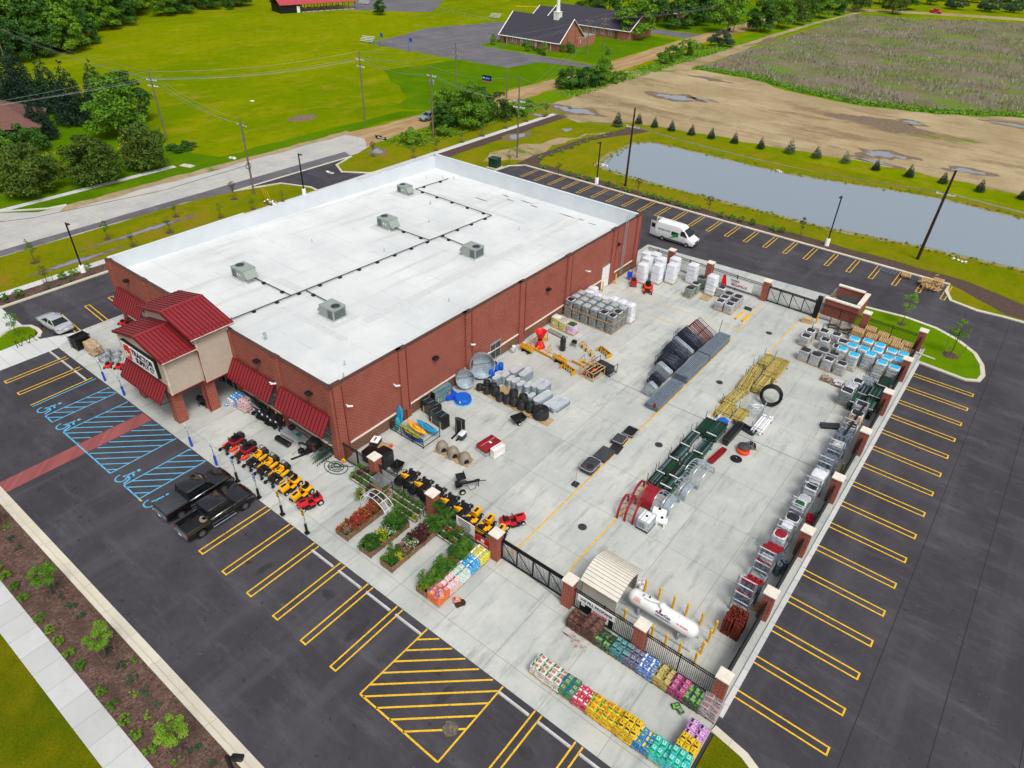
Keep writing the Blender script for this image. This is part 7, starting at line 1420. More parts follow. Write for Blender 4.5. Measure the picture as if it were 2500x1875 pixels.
def sedan(l,loc,rz,c):
 r=thing('parked_car',l,'car',loc,rz);W=.92
 carpart(r,'body',c,[sec(-2.4,.7,.35,.55,.66),sec(-2.25,.86,.28,.66,.78),sec(-1.5,W,.22,.8,.93),sec(-.9,W,.22,.86,.98),sec(1.2,W,.22,.9,1.0),sec(2.0,.9,.26,.86,1.0),sec(2.35,.82,.34,.74,.92),sec(2.42,.74,.42,.66,.8)])
 cabin(r,c,-1.05,1.75,-.15,.95,.82,.62,.97,1.42,pil=(.5,));wheels(r,.94,(-1.42,1.4),.33,.22);lights(r,[(-.66,-2.3,.6),(.66,-2.3,.6)],'lamp_clear','headlight',(.35,.1,.12));lights(r,[(-.68,2.34,.74),(.68,2.34,.74)],'lens_red','tail_light',(.36,.1,.11))
 mb=MB();[mb.cushion(c,s_*1.0,-.7,.95,.18,.1,.12,.03,.02)for s_ in(-1,1)];mb.build('wing_mirror',r);mb=MB();mb.box('white',0,2.43,.58,.34,.012,.14);mb.build('number_plate',r);mb=MB();[mb.box('charcoal',s_*.925,.1,.85,.006,.012,.1)for s_ in(-1,1)];[mb.box('chrome',s_*.93,y,.82,.02,.14,.025)for s_ in(-1,1)for y in(-.05,.85)];mb.build('door_handle',r);return r
sedan('silver sedan parked at the left end of the store walk',(-79.6,-4.75,.012),-pi/2+.06,'car_silver')
r=thing('suv','silver blue estate car driving on the dirt road beside the tree clump','car',(-108.2,83.5,.02),-.1);W=.9
carpart(r,'body','suv_silver',[sec(-2.3,.7,.4,.6,.75),sec(-2.1,.86,.32,.74,.88),sec(-1.0,W,.28,.9,1.02),sec(2.0,W,.28,.92,1.02),sec(2.25,.82,.4,.8,.95)]);cabin(r,'suv_silver',-1.0,2.1,-.4,1.8,.82,.66,1.0,1.55);wheels(r,.92,(-1.4,1.4),.34,.22);lights(r,[(-.62,-2.24,.66),(.62,-2.24,.66)],'lamp_clear','headlight',(.3,.1,.14));mb=MB();mb.box('black',0,-2.3,.45,.9,.06,.2);mb.build('grille',r);mb=MB();[mb.cushion('suv_silver',s_*1.0,-.7,.98,.18,.1,.14,.03,.02)for s_ in(-1,1)];mb.build('wing_mirror',r)
r=thing('cargo_van','tall white cargo van with a green lightning bolt and lettering, back doors open','van',(-38.9,62.0,.012),pi/2-.0);W=1.02
def vsec(y,w_,zl,zm,zh,wt):return[(-w_*.94,y,zl),(-w_,y,zl+.15),(-w_,y,zm),(-wt,y,zh-.12),(-wt*.82,y,zh),(wt*.82,y,zh),(wt,y,zh-.12),(w_,y,zm),(w_,y,zl+.15),(w_*.94,y,zl)]
carpart(r,'body','white_metal',[vsec(-3.0,.8,.45,.7,.98,.7),vsec(-2.9,.95,.35,.85,1.12,.85),vsec(-2.35,W,.33,1.1,1.36,.88),vsec(-2.1,W,.33,1.2,1.5,.9),vsec(-1.25,W,.33,1.4,2.3,.88),vsec(-.85,W,.33,1.4,2.55,.88),vsec(.0,W,.33,1.4,2.62,.88),vsec(2.9,W,.36,1.4,2.62,.88)])
mb=MB();mb.add('glass_dark',[(-.82,-2.17,1.5),(.82,-2.17,1.5),(.8,-1.28,2.28),(-.8,-1.28,2.28)],[(0,1,2,3)]);mb.build('windscreen',r)
mb=MB();[mb.add('glass_dark',[(s_*1.03,-1.95,1.42),(s_*1.03,-.85,1.42),(s_*.95,-.85,2.1),(s_*.95,-1.4,2.1)],[(0,1,2,3)if s_>0 else(3,2,1,0)])for s_ in(-1,1)];mb.build('side_window',r)
wheels(r,1.03,(-1.95,1.8),.36,.24,'grey');lights(r,[(-.7,-2.93,.85),(.7,-2.93,.85)],'lamp_clear','headlight',(.35,.1,.25));lights(r,[(-.97,2.9,.9),(.97,2.9,.9)],'lens_red','tail_light',(.08,.06,.5));mb=MB();mb.cushion('charcoal',0,-3.02,.38,1.8,.16,.3,.05,.03);mb.box('black',0,-2.98,.72,.9,.06,.22);mb.build('front_bumper',r)
mb=MB();[mb.cushion('black',s_*1.2,-1.75,1.45,.22,.14,.35,.04,.03)for s_ in(-1,1)];mb.build('wing_mirror',r)
for s_ in(-1,1):mb=MB();mb.box('white_metal',s_*.98,3.42,.5,.06,1.0,2.0,rz=s_*.25);mb.box('glass_dark',s_*.98,3.42,1.6,.075,.7,.6,rz=s_*.25);mb.build('rear_door',r)
mb=MB();mb.box('black',0,2.88,.55,1.7,.05,1.9);mb.build('load_opening',r);mb=MB();mat('bolt_green',(30,150,66),.4)
for s_ in(-1,1):
 x=s_*1.03;P_=[(1.1,.95),(-.05,1.62),(.35,1.2),(-.95,.62),(.2,1.05)];P_=[(.8,.68),(.1,1.26),(.45,1.34),(-.75,1.8),(-.2,1.36),(-.55,1.22)]
 mb.add('black',[(x+.004*s_,-.55,1.2),(x+.004*s_,.5,1.2),(x+.004*s_,.5,1.75),(x+.004*s_,-.55,1.75)],[(0,1,2,3)]);mb.add('bolt_green',[(x+.02*s_,y*1.15-.1,z)for y,z in P_],[(0,5,1),(1,5,4),(1,4,3,2)])
 if s_>0:text('INTERSTATE',mb,'bolt_green',.34,frame((x+.01,1.65,1.62),(0,1,0),(0,0,1)),.004,.008)
 else:text('INTERSTATE',mb,'bolt_green',.34,frame((x-.01,1.65,1.62),(0,-1,0),(0,0,1)),.004,.008)
 mb.box('charcoal',x-.002*s_,0,.42,.012,3.0,.16)
mb.build('lettering',r)
# -- foliage
leafmat('leaf_mid',(78,124,22),(106,150,30),(54,96,20));leafmat('leaf_dark',(52,94,26),(70,114,32),(36,70,22));leafmat('leaf_bright',(92,142,30),(116,158,40),(66,112,26))
leafmat('leaf_olive',(64,92,26),(92,114,30),(44,70,24));leafmat('leaf_conifer',(26,54,38),(36,68,44),(20,42,30));leafmat('leaf_blue',(52,84,62),(66,98,72),(38,66,50))
leafmat('leaf_maroon',(72,36,38),(92,48,44),(48,26,30));leafmat('leaf_plant',(52,96,26),(78,126,36),(34,72,22));leafmat('leaf_yellow',(150,160,40),(128,140,36),(104,118,30));leafmat('leaf_red',(124,60,46),(104,84,44),(74,84,36))
mat('bark',(92,78,64),.9,var=.2,sc=4);mat('petal_white',(236,236,226),.6);mat('petal_yellow',(242,206,40),.6);mat('petal_red',(206,52,62),.6);mat('petal_pink',(212,96,150),.6);mat('petal_orange',(226,112,40),.6)
def leaves(seed,clumps,n,size,aspect=1.0,droop=.0):
 """leaf quads spread over clumps (cx,cy,cz,rx,rz); returns verts, faces arrays"""
 g_=np.random.default_rng(seed);C_=np.array(clumps);vol=(C_[:,3]**2*C_[:,4])**.66;k=g_.choice(len(C_),n,p=vol/vol.sum())
 d=g_.normal(size=(n,3));d[:,2]=np.where(d[:,2]<-.35,-d[:,2],d[:,2]);d/=np.linalg.norm(d,axis=1)[:,None]
 rad=g_.uniform(.62,1.06,n)[:,None];c=C_[k,:3]+d*rad*np.stack([C_[k,3],C_[k,3],C_[k,4]],1)
 nn=d*.8+g_.normal(size=(n,3))*.6+np.array([0,0,.35]);nn/=np.linalg.norm(nn,axis=1)[:,None]
 t_=np.cross(nn,g_.normal(size=(n,3)));t_/=np.linalg.norm(t_,axis=1)[:,None];b_=np.cross(nn,t_);s_=size*g_.uniform(.6,1.3,n)[:,None]
 v=np.stack([c-t_*s_*.5,c+b_*s_*.32*aspect,c+t_*s_*.5,c-b_*s_*.32*aspect],1).reshape(-1,3)
 return v
def leafmesh(name,m,v):
 me=bpy.data.meshes.new(name);n=len(v)//4;me.from_pydata(v.tolist(),[],np.arange(n*4).reshape(n,4).tolist());me.materials.append(MATS[m]);me.update();return me
def addobj(name,me,parent=None,loc=(0,0,0)):
 o=bpy.data.objects.new(name,me);COL.objects.link(o);o.location=loc
 if parent:o.parent=parent
 return o
def crownclumps(seed,R_,H,z0,n,flat=.75,shape='round',fat=1.0):
 q=random.Random(seed);out=[]
 for i in range(n):
  u=q.random();a=q.uniform(0,2*pi);z=z0+H*(.08+.86*u)
  if shape=='round':k=math.sqrt(max(.05,1-(2*u-.85)**2/1.25))
  elif shape=='dome':k=math.sqrt(max(.04,1-max(0,u-.12)**2.2*1.28))
  elif shape=='cone':k=(1-u)**.9+.08
  elif shape=='oval':k=math.sqrt(max(.05,1-(2*u-1)**2))
  rr_=R_*k*math.sqrt(q.uniform(.25,1));cr=fat*R_*q.uniform(.24,.42)*(k*.6+.4)
  out.append((rr_*cos(a),rr_*sin(a),z,cr,cr*flat))
 return out
def broadtree(seed,m,R_=4.5,H=9,z0=2.5,n=22,nl=2600,size=.55,shape='round',name='tree',trunk=True,tr=.22):
 r=thing(name,'','tree');cl=crownclumps(seed,R_,H,z0,n,.75,shape);addobj('crown',leafmesh('crown',m,leaves(seed,cl,nl,size)),r)
 if trunk:
  mb=MB();mb.cyl('bark',(0,0,-.1),(0,0,z0+H*.55),tr,tr*.45,7)
  for c in cl[:9]:mb.cyl('bark',(0,0,z0+H*.12+.3*random.random()),(c[0]*.8,c[1]*.8,c[2]),tr*.35,tr*.1,5)
  mb.build('trunk',r)
 return r
WT=[Kind(broadtree(11,'leaf_mid',5.6,12.5,.6,46,7600,.62,'dome','broadleaf_tree')),Kind(broadtree(12,'leaf_dark',5.2,12.5,.4,46,7600,.62,'dome','broadleaf_tree')),Kind(broadtree(13,'leaf_bright',5.4,11,1.4,42,7000,.62,'round','broadleaf_tree')),Kind(broadtree(14,'leaf_olive',4.6,9,.3,40,6400,.5,'dome','broadleaf_tree'))]
q=random.Random(21);k_=0
LBL=['mid green broadleaf tree in the dense wood at the upper left','dark green broadleaf tree in the dense wood at the upper left','bright green broadleaf tree in the dense wood at the upper left','olive broadleaf tree in the dense wood at the upper left']
edge=[(-221,38),(-220,47),(-219,56),(-221,66),(-232,73),(-246,77),(-250,86),(-256,96),(-266,104),(-268,115),(-269,126),(-270,137),(-268,148)]
for ro in range(4):
 for i,(x,y)in enumerate(edge):
  if ro==3 and i>8:continue
  X,Y=x-4-ro*8+q.uniform(-2,2),y+q.uniform(-3,3)-(ro*2 if i>4 else 0);t_=q.choice((0,0,1,2,1))if ro else q.choice((0,1,3,1));s_=(q.uniform(.72,.9)if ro==0 else q.uniform(1.05,1.4))
  WT[t_].place((X,Y,0),q.uniform(0,6),LBL[t_],'trees of the dense wood at the upper left',s_)
for i in range(16):X=-300-q.uniform(0,40);WT[q.choice((0,1))].place((X,140+i*13+q.uniform(-4,4),0),q.uniform(0,6),'dark broadleaf tree in the tree line behind the open field','tree line behind the open field',q.uniform(.9,1.2))
for i in range(9):WT[q.choice((0,1,0))].place((-232-9*i+q.uniform(-3,3),28+q.uniform(-5,5),0),q.uniform(0,6),'broadleaf tree at the left edge of the field, beyond the dark conifers','trees left of the field',q.uniform(.7,1.0))
RT1=Kind(broadtree(31,'leaf_olive',3.25,6.6,.2,70,9000,.34,'dome','round_tree'))
for x,y,s_,l in((-122.3,11,1.15,'leftmost of the three round olive trees along the road'),(-120.6,19.6,1.12,'middle of the three round olive trees along the road'),(-121.6,28.6,1.08,'right one of the three round olive trees along the road')):RT1.place((x,y,0),x,l,'three round trees along the road',s_)
def shrub(seed,m,R_,H,nl,size,name='shrub',n=12):r=thing(name,'','shrub');addobj('foliage',leafmesh('foliage',m,leaves(seed,crownclumps(seed,R_,H,0,n,.8,'dome'),nl,size)),r);mb=MB();mb.cyl('bark',(0,0,-.02),(0,0,H*.5),.05*R_+.01,n=5);mb.build('stem',r);return r
SHY=Kind(shrub(32,'leaf_yellow',1.9,2.8,3000,.25,n=20));SHM=Kind(shrub(33,'leaf_mid',1.8,2.4,3200,.24,n=20));SHD=Kind(shrub(34,'leaf_dark',1.8,2.4,3200,.24,n=20));SHB=Kind(shrub(35,'leaf_bright',1.6,2.0,2800,.22,n=20));SHBL=Kind(shrub(36,'leaf_blue',2.4,3.2,4200,.26,n=22))
SHY.place((-129,17.5,0),0,'yellow green bush between two round trees',None,1.25);WT[0].place((-142,35,0),1,'mid green tree behind the round trees, beside the leaning pole',None,.85);WT[1].place((-150,41,0),1,'dark green tree among the conifers behind the round trees',None,.75);SHD.place((-126,37.5,0),0,'low dark bush right of the round trees by the pole',None,(1,1.4,.6));SHY.place((-131,30.5,0),2,'small yellow bush behind the right round tree',None,1.1);SHB.place((-128,8,0),0,'low green bush left of the round trees',None,1.2);SHM.place((-141,14,0),0,'green bush beside the brown roofed house',None,1.9);SHD.place((-144.5,19.5,0),1,'dark bush under the right corner of the brown roof',None,1.9);SHD.place((-146,14.5,0),2,'dark bush in front of the brown roofed house wall',None,1.9);SHM.place((-143,9.5,0),2,'tall green bush left of the yellow bush',None,2.0);SHM.place((-133,37.5,0),0,'green sapling cluster at the foot of the leaning pole',None,(.6,.6,1.1))
def conifer(seed,R_,H,nl,size,m='leaf_conifer',name='conifer'):
 r=thing(name,'','tree');q=random.Random(seed);cl=[]
 for i in range(26):
  u=i/26;k=R_*(1-u)**.85+.04*R_;c=max(1,int(6*(1-u)+1))
  for j in range(c):a=2*pi*j/c+i*1.9;cl.append((k*.68*cos(a),k*.68*sin(a),H*.06+H*.92*u,max(.06*R_,k*.46),max(.05*H,H*.045)))
 addobj('crown',leafmesh('crown',m,leaves(seed,cl,nl,size,.55)),r);mb=MB();mb.cyl('bark',(0,0,-.05),(0,0,H*.8),.035*R_+.05,.02,6);mb.build('trunk',r);return r
CF=Kind(conifer(41,3.8,12.5,7000,.55));PC=Kind(conifer(42,.82,2.4,1500,.2));PC2=Kind(conifer(43,.9,2.5,700,.24,'leaf_blue'))
for i,(x,y,s_)in enumerate(((-156,33,.95),(-165,27,1.05),(-168,34,.9),(-172,20,1.1),(-150,24,.72),(-160,40,.85),(-176,32,1.0),(-183,26,1.0))):CF.place((x,y,0),i,'dark conifer in the group behind the brown roofed house, %s'%('tallest at the right','in the middle front','behind the middle one','at the left edge','short one at the house corner','right rear one','rear one','far left rear one')[i],'dark conifers behind the house',s_)
pcs=[(-76.3,107.7,1.35),(-74,112.7,1),(-70.1,112.6,1),(-66.2,112.8,1),(-61.7,113,1.0),(-57.5,113.5,1),(-52.6,113.8,1),(-47.2,114,1),(-41.8,115.2,1.25),(-36.8,115.7,1.1),(-31.6,116.5,1.05),(-26,116.3,.95),(-20.3,116.6,1.05),(-14.8,117.2,.95),(-8.9,117,1.0),(-2.6,117.9,.95),(3.5,118.5,1)]
for i,(x,y,s_)in enumerate(pcs):(PC2 if i in(8,9,10)else PC).place((x,y,0),i*1.3,('loose bluish young conifer, ' if i in(8,9,10)else 'small dark young conifer, ')+'%s from the left in the row behind the pond'%nth(i),'young conifers behind the pond',s_)
for x,y,k,s_,l in((-104,84,0,.55,'left front tree of the clump beside the dirt road'),(-98.7,85.5,0,.66,'tallest tree of the clump beside the dirt road'),(-99.8,90.5,1,.55,'dark tree in the middle of the clump beside the dirt road'),(-98.4,94.5,3,.6,'right round tree of the clump beside the dirt road'),(-100.8,80.2,1,.42,'low dark tree at the left foot of the clump beside the dirt road'),(-103.4,90,1,.5,'rear tree of the clump beside the dirt road')):WT[k].place((x,y,0),x,l,None,s_)
for x,y,K,s_,l in((-98.7,69.2,SHB,1.35,'bright green bush standing alone by the end of the paved road'),(-98,77,SHM,.9,'green bush left of the big clump'),(-98,100.5,SHM,1.3,'green bush at the right end of the big clump'),(-95.5,99.2,SHB,.9,'low bright bush right of the big clump'),(-99.4,107,SHM,.7,'low bush beside the dirt road beyond the clump'),
                       (-103.6,129.5,SHD,2.0,'dark bush at the left of the hedge by the sand lot'),(-101.6,132.5,SHD,1.9,'dark bush in the middle of the hedge by the sand lot'),(-100.8,136.5,SHM,1.9,'mid green bush of the hedge by the sand lot'),(-100.2,141.5,SHM,1.6,'bush under the slender tree by the sand lot'),(-99,147,SHM,.9,'low bush at the right end of the hedge by the sand lot'),
                       (-102,192,SHB,2.2,'bright round bush between the dirt road and the sandy track'),(-101.3,214.5,SHBL,1.5,'blue green round bush between the dirt road and the sandy track'),(-100.5,174,SHB,1.1,'low bright bush near the start of the sandy track'),(-102.2,178,SHM,1.4,'low bush behind the start of the sandy track'),(-103.3,185,SHM,1.5,'bush left of the bright round bush'),(-104.3,205,SHM,.8,'small bush at the edge of the dirt road')):K.place((x,y,0),x*3,l,None,s_)
WT[2].place((-100.3,141,0),1,'slender light green tree standing up from the hedge by the sand lot',None,(.34,.34,.72));WT[0].place((-99.9,137.5,0),2,'rounded tree behind the hedge by the sand lot',None,.4)
for i,(x,y,k,s_,l)in enumerate(((-111.5,243,2,1.15,'large bright green tree beside the dirt road at the top'),(-104.5,257,1,.95,'large dark green tree right of the bright one at the top'),(-103.2,271,0,.9,'first tree of the dark row along the track at the top'),(-102,285,3,.95,'second tree of the dark row along the track at the top'),(-102.5,298,1,.85,'third tree of the dark row along the track at the top'),(-101,312,0,.85,'fourth tree of the dark row along the track at the top'),(-99.5,328,1,.8,'last tree of the dark row along the track at the top'),(-128.6,207,0,1.15,'tall tree standing at the corner of the church annex'),(-129.5,239,1,1.1,'dark tree on the lawn beyond the house drive'),(-129,251,1,1.0,'dark tree farther along the lawn beyond the house drive'),(-127.5,262,0,1.0,'tree farthest along the lawn beyond the house drive'),(-144,246,1,1.05,'dark tree behind the church annex'),(-158,236,1,1.0,'dark tree behind the church annex roof, left'),(-170,240,0,1.0,'tree behind the church annex roof, farther left'))):WT[k].place((x,y,0),i*1.7,l,None,s_)
q=random.Random(5)
for i in range(26):WT[q.choice((0,1,3,0))].place((-190+i*4.6+q.uniform(-3,3),292+q.uniform(0,60)+(i*2.4),0),q.uniform(0,6),'broadleaf tree of the woodland behind the houses at the top','woodland behind the houses',q.uniform(.85,1.15))
for i in range(24):WT[q.choice((1,0,3))].place((-92+i*6.2+q.uniform(-2,2),412+q.uniform(0,26)+i*1.5,0),q.uniform(0,6),'dark tree of the hedge line along the far dirt road','hedge line along the far dirt road',q.uniform(.5,.8))
for x,y,s_,l in((-64,398,1.7,'blue green bush on the far verge, left'),(-50,402,1.9,'blue green bush on the far verge, middle'),(-41,409,1.6,'blue green bush on the far verge, right')):SHBL.place((x,y,0),0,l,None,s_)
WT[1].place((-222.6,176.5,0),0,'small dark tree standing alone on the field before the ball court',None,.42);WT[1].place((-268,142,0),0,'small dark tree left of the black barn',None,.3)
SHD.place((-130.5,168.4,0),0,'rounded bush at the corner of the church gable',None,1.2)
for i,(x,y,s_)in enumerate(((-154.5,161.3,.55),(-140.2,160.9,.6),(-134.6,161.6,.7))):WT[0].place((x,y,0),0,'young tree in front of the church wall, %s from the left'%nth(i),'young church trees',(.16,.16,.24))
for i in range(14):SHD.place((-160+2.1*i,174-1.0*i-(2.6 if i>11 else 1.2),0),i,'low dark shrub along the church wall','low shrubs along the church wall',.45)
def sapling(seed,m,nl=260,H=2.8,name='sapling',R_=.6,bare=False):
 r=thing(name,'','young tree');addobj('crown',leafmesh('crown',m,leaves(seed,crownclumps(seed,R_*.85,H*.6,H*.38,18,1.0,'oval',1.25),int(nl*3.6),.095)),r);mb=MB();mb.cyl('bark',(0,0,-.05),(0,0,H*.9),.04,.015,5);q=random.Random(seed)
 for i in range(12 if bare else 6):z=H*q.uniform(.35,.7);a=q.uniform(0,6.3);mb.cyl('bark',(0,0,z),(R_*.8*cos(a),R_*.8*sin(a),z+H*.25),.014,.006,4)
 mb.build('trunk',r);mb=MB();[mb.cyl('wood_old',(.55*cos(a),.55*sin(a),0),(.7*cos(a),.7*sin(a),.95),.025,n=4)for a in(0,2.1,4.2)];mb.lathe('mulch_dark',0,0,[(.55,.0),(.4,.07),(.02,.08)],10);mb.build('stakes',r);return r
SG=Kind(sapling(51,'leaf_mid'));SM_=Kind(sapling(52,'leaf_maroon',170,2.9,bare=True));SO=Kind(sapling(53,'leaf_olive',110,2.2,bare=True));SL=Kind(sapling(54,'leaf_bright',520,4.2,R_=.95))
for x,y,K,s_,l in((-40.2,75.2,SM_,1,'maroon sapling on the pond bank left of the light pole'),(-26,76,SM_,1.05,'maroon sapling on the pond bank just left of the far light pole'),(-52.5,74.6,SM_,1,'maroon sapling on the pond bank right of the black pole'),(-67.9,73.9,SO,1,'thin sapling beside the curved mulch bed'),(-77.1,71.8,SG,.95,'leafy sapling by the green transformer box'),
                       (-98.4,29.9,SM_,1,'maroon sapling near the kerb of the road entrance'),(-92.8,29.4,SO,.8,'small thin sapling under the road island pole'),(-98.5,20.3,SO,1,'bare sapling on the verge behind the left parapet'),(-93.5,24.4,SG,.8,'leafy shrub sapling behind the left parapet'),(-93.9,16.7,SO,1.1,'thin sapling over the puddled strip behind the left parapet'),(-98,10,SG,.95,'leafy sapling on the left verge in its mulch ring'),(-93.4,11.2,SO,.9,'bare sapling behind the front left parapet corner'),
                       (-90.7,-.9,SO,1.1,'bare sapling beside the left walk'),(-97.6,.6,SG,1,'leafy sapling at the left edge of the verge'),(-103.2,2,SG,.4,'tiny sapling at the edge of the road'),(-80.3,-8.3,SG,1.15,'leafy tree on the small corner island by the bicycle rack'),(-98.5,58.8,SM_,.95,'maroon sapling where the paved road ends'),(-92.6,63.3,SO,.9,'first sapling along the long pale walk behind the store'),(-92.6,69.2,SO,.9,'second sapling along the long pale walk behind the store'),(-92.6,76.4,SO,1,'third sapling along the long pale walk behind the store'),(-92.4,82.3,SG,1.15,'fourth sapling along the long pale walk behind the store'),(-92.5,90,SO,1,'fifth sapling along the long pale walk behind the store'),(-92.5,97,SG,1.05,'sixth sapling along the long pale walk behind the store'),(-92.3,104,SO,1.1,'last sapling at the end of the long pale walk'),
                       (-92.2,34.3,SG,.65,'small leafy sapling with the yellow stakes on the road island'),(-7.7,58.3,SL,1.0,'taller bright sapling on the lawn island behind the fence'),(-1.8,54.6,SG,1.6,'darker sapling on the lawn island nearest its curved kerb')):K.place((x,y,.1 if x>-10 else 0),x,l,None,s_)
FT=Kind(sapling(55,'leaf_bright',1000,3.5,R_=.85))
for x,y,s_,l in((-43.6,-20.9,1.0,'bright young tree in the front mulch bed, upper left one'),(-36.2,-20.9,.95,'bright young tree in the middle of the front mulch bed'),(-27.2,-21.1,1.0,'bright young tree in the front mulch bed near the lamp head'),(-53.2,-20.7,.8,'bright young tree at the left picture edge in the front mulch bed')):FT.place((x,y,.02),x,l,None,s_)
FS=Kind(shrub(61,'leaf_mid',.34,.6,700,.075,n=14));FB=Kind(shrub(62,'leaf_blue',.3,.35,320,.08,n=9));FBR=Kind(shrub(63,'leaf_bright',.25,.4,260,.075,n=7))
for i,x in enumerate((-48.95,-47.7,-46.25,-44.8,-42.2,-40.85,-39.6,-38.2,-36.8,-34.1,-32.75,-31.3,-30.0,-28.55)):FS.place((x,-22.25,.02),i,'small round green shrub in the row beside the pale sidewalk, %s from the upper left'%nth(i),'round shrubs beside the sidewalk',rnd(.95,1.15))
for i,(x,y)in enumerate(((-51.1,-20.55),(-49.75,-20.55),(-44.4,-20.55),(-43.1,-20.58),(-41.8,-20.56),(-40.5,-20.5),(-36.5,-20.6),(-34.95,-20.6),(-33.6,-20.65),(-32.2,-20.6),(-30.9,-20.6),(-26.7,-20.6),(-25.2,-20.5))):FB.place((x,y,.02),i,'low blue green plant in the row beside the front kerb, %s from the upper left'%nth(i),'low plants beside the front kerb',rnd(.9,1.2))
for i,(x,y)in enumerate(((-26.9,-21.6),(-30.65,-21.2),(-32.6,-21.05),(-34.7,-20.1),(-52.5,-20.4))):FBR.place((x,y,.02),i,'small light green weed in the front mulch bed, %s'%('by the right tree','between the rows, right','between the rows, middle','tight against the kerb','at the left picture edge')[i])
for i,(x,y)in enumerate(((-90.1,-5.9),(-89.8,-4.4),(-90.5,.8),(-90.4,2.1),(-90.6,3.8))):FS.place((x,y,.02),i,'green shrub in the left mulch bed, %s from the front'%nth(i),'shrubs of the left mulch bed',1.7)
for i,(x,y)in enumerate(((-89.1,-1.5),(-89,-.1),(-89.2,1.3),(-89,-4.4),(-89.1,-5.9))):FB.place((x,y,.02),i,'low plant in the left mulch bed beside the kerb, %s one'%('third','fourth','fifth','second','first')[i],'low plants of the left mulch bed',1.1)
for i,(x,y)in enumerate(((-71.7,74.6),(-66.1,74.6),(-63.9,74.6),(-62,74.7),(-58.2,74.8),(-56.4,74.8),(-54.4,74.8),(-51.1,74.9),(-49.8,75),(-48.4,75),(-46.8,75.1),(-45.2,75),(-43.7,75.1),(-42.1,75.1),(-38,75.2),(-36.3,75.4),(-34.8,75.4),(-33.1,75.6),(-29.7,75.6),(-28.6,75.6))):(FS if i%3 else SHB).place((x,y,.02),i,'young shrub in the mulch strip between back lot and pond, %s from the left'%nth(i),'shrubs between back lot and pond',1.6 if i%3 else.38)
for i in range(9):FBR.place((-75.2+.15*i,79+2.9*i,.02),i,'tiny bush in the curved mulch bed by the pond, %s from the near end'%nth(i),'tiny bushes of the curved bed',2.0)
g_=np.random.default_rng(9);n=46000;X=g_.uniform(-93,66,n);Y=172+g_.uniform(0,1,n)**1.25*200
def inside(x,y):lo=np.interp(x,[-93,-75,-58,-43,-26,-10,80],[180,180,173,170.5,175,188,198]);hi=np.interp(x,[-93,-33,80],[332,370,372]);lx=np.interp(y,[170,260,334],[-89,-92,-93]);return(y>lo)&(y<hi)&(x>lx)
k_=inside(X,Y);X,Y=X[k_],Y[k_];pn=np.sin(X*.21+np.sin(Y*.13)*2)+np.sin(Y*.17+X*.05)+g_.normal(size=len(X))*.8;k_=pn>-.3;X,Y=X[k_],Y[k_];n=len(X)
mat('stalk_pale',(164,164,148),.9,var=.25,sc=.4,c2=(142,128,124),lo=.45,hi=.6,sc2=.2);mat('stalk_green',(120,136,64),.9,var=.3,sc=.4)
for nm,m,sl in(('pale_weeds','stalk_pale',slice(0,n*2//3)),('green_weeds','stalk_green',slice(n*2//3,n))):
 x,y=X[sl],Y[sl];k=len(x);a=g_.uniform(0,pi,k);w_=g_.uniform(.06,.15,k);h_=g_.uniform(.3,.95,k);dx,dy=np.cos(a)*w_,np.sin(a)*w_;lx,ly=g_.normal(size=k)*.18,g_.normal(size=k)*.18
 v=np.stack([np.stack([x-dx,y-dy,0*x],1),np.stack([x+dx,y+dy,0*x],1),np.stack([x+dx*.5+lx,y+dy*.5+ly,h_],1),np.stack([x-dx*.5+lx,y-dy*.5+ly,h_],1)],1).reshape(-1,3)
 tag(addobj(nm,leafmesh(nm,m,v)),'tall %s weed stalks covering the rough field'%('pale dry' if nm[0]=='p' else 'green'),'weeds',kind='stuff')
k=5200;cl=[];x=g_.uniform(-92,12,k);y=np.interp(x,[-92,-75,-58,-43,-26,-10,12],[175,175.5,168.5,166.5,171.5,183.5,186])+np.abs(g_.normal(size=k))*2.2
v=leaves(3,[(a,b_,.1,.5,.3)for a,b_ in zip(x,y)],9000,.5);tag(addobj('green_weed_border',leafmesh('green_weed_border','leaf_bright',v)),'bright green weeds along the near edge of the rough field','weeds',kind='stuff')
x=g_.uniform(-104,-92,1500);y=g_.uniform(66,112,1500);k_=(x>-103.5)&(x<-96-.0*y);v=leaves(4,[(a,b_,.05,.4,.35)for a,b_ in zip(x[k_],y[k_])],5000,.4);tag(addobj('roadside_weeds',leafmesh('roadside_weeds','leaf_mid',v)),'low green weeds around the tree clump beside the dirt road','weeds',kind='stuff')
x=g_.uniform(-103,-97,1400);y=g_.uniform(122,215,1400);v=leaves(6,[(a,b_,.05,.5,.35)for a,b_ in zip(x,y)],6000,.45);tag(addobj('hedge_weeds',leafmesh('hedge_weeds','leaf_bright',v)),'low green weeds under the hedge between dirt road and track','weeds',kind='stuff')
bp=[(-65.2,82.4),(-66.4,90),(-67.8,99),(-65.6,103),(-60,103.4),(-50,103.2),(-37,103.2),(-26.4,106),(-13.6,109),(0,107.8)];b2=[(-65,82.3),(-53,80.9),(-41,81.3),(-24.7,81.5),(-11.2,84),(1.5,85.2),(20,87)]
cl=[]
for P_ in(bp,b2):
 for(xa,ya),(xb,yb_)in zip(P_,P_[1:]):
  for u in np.arange(0,1,.55/max(1,math.hypot(xb-xa,yb_-ya))):cl.append((xa+(xb-xa)*u+g_.normal()*.4,ya+(yb_-ya)*u+g_.normal()*.4,.05,g_.uniform(.12,.3),g_.uniform(.12,.3)))
tag(addobj('bank_weeds',leafmesh('bank_weeds','leaf_yellow',leaves(8,cl,5200,.2))),'low tufts of weeds along the edge of the pond','weeds',kind='stuff')
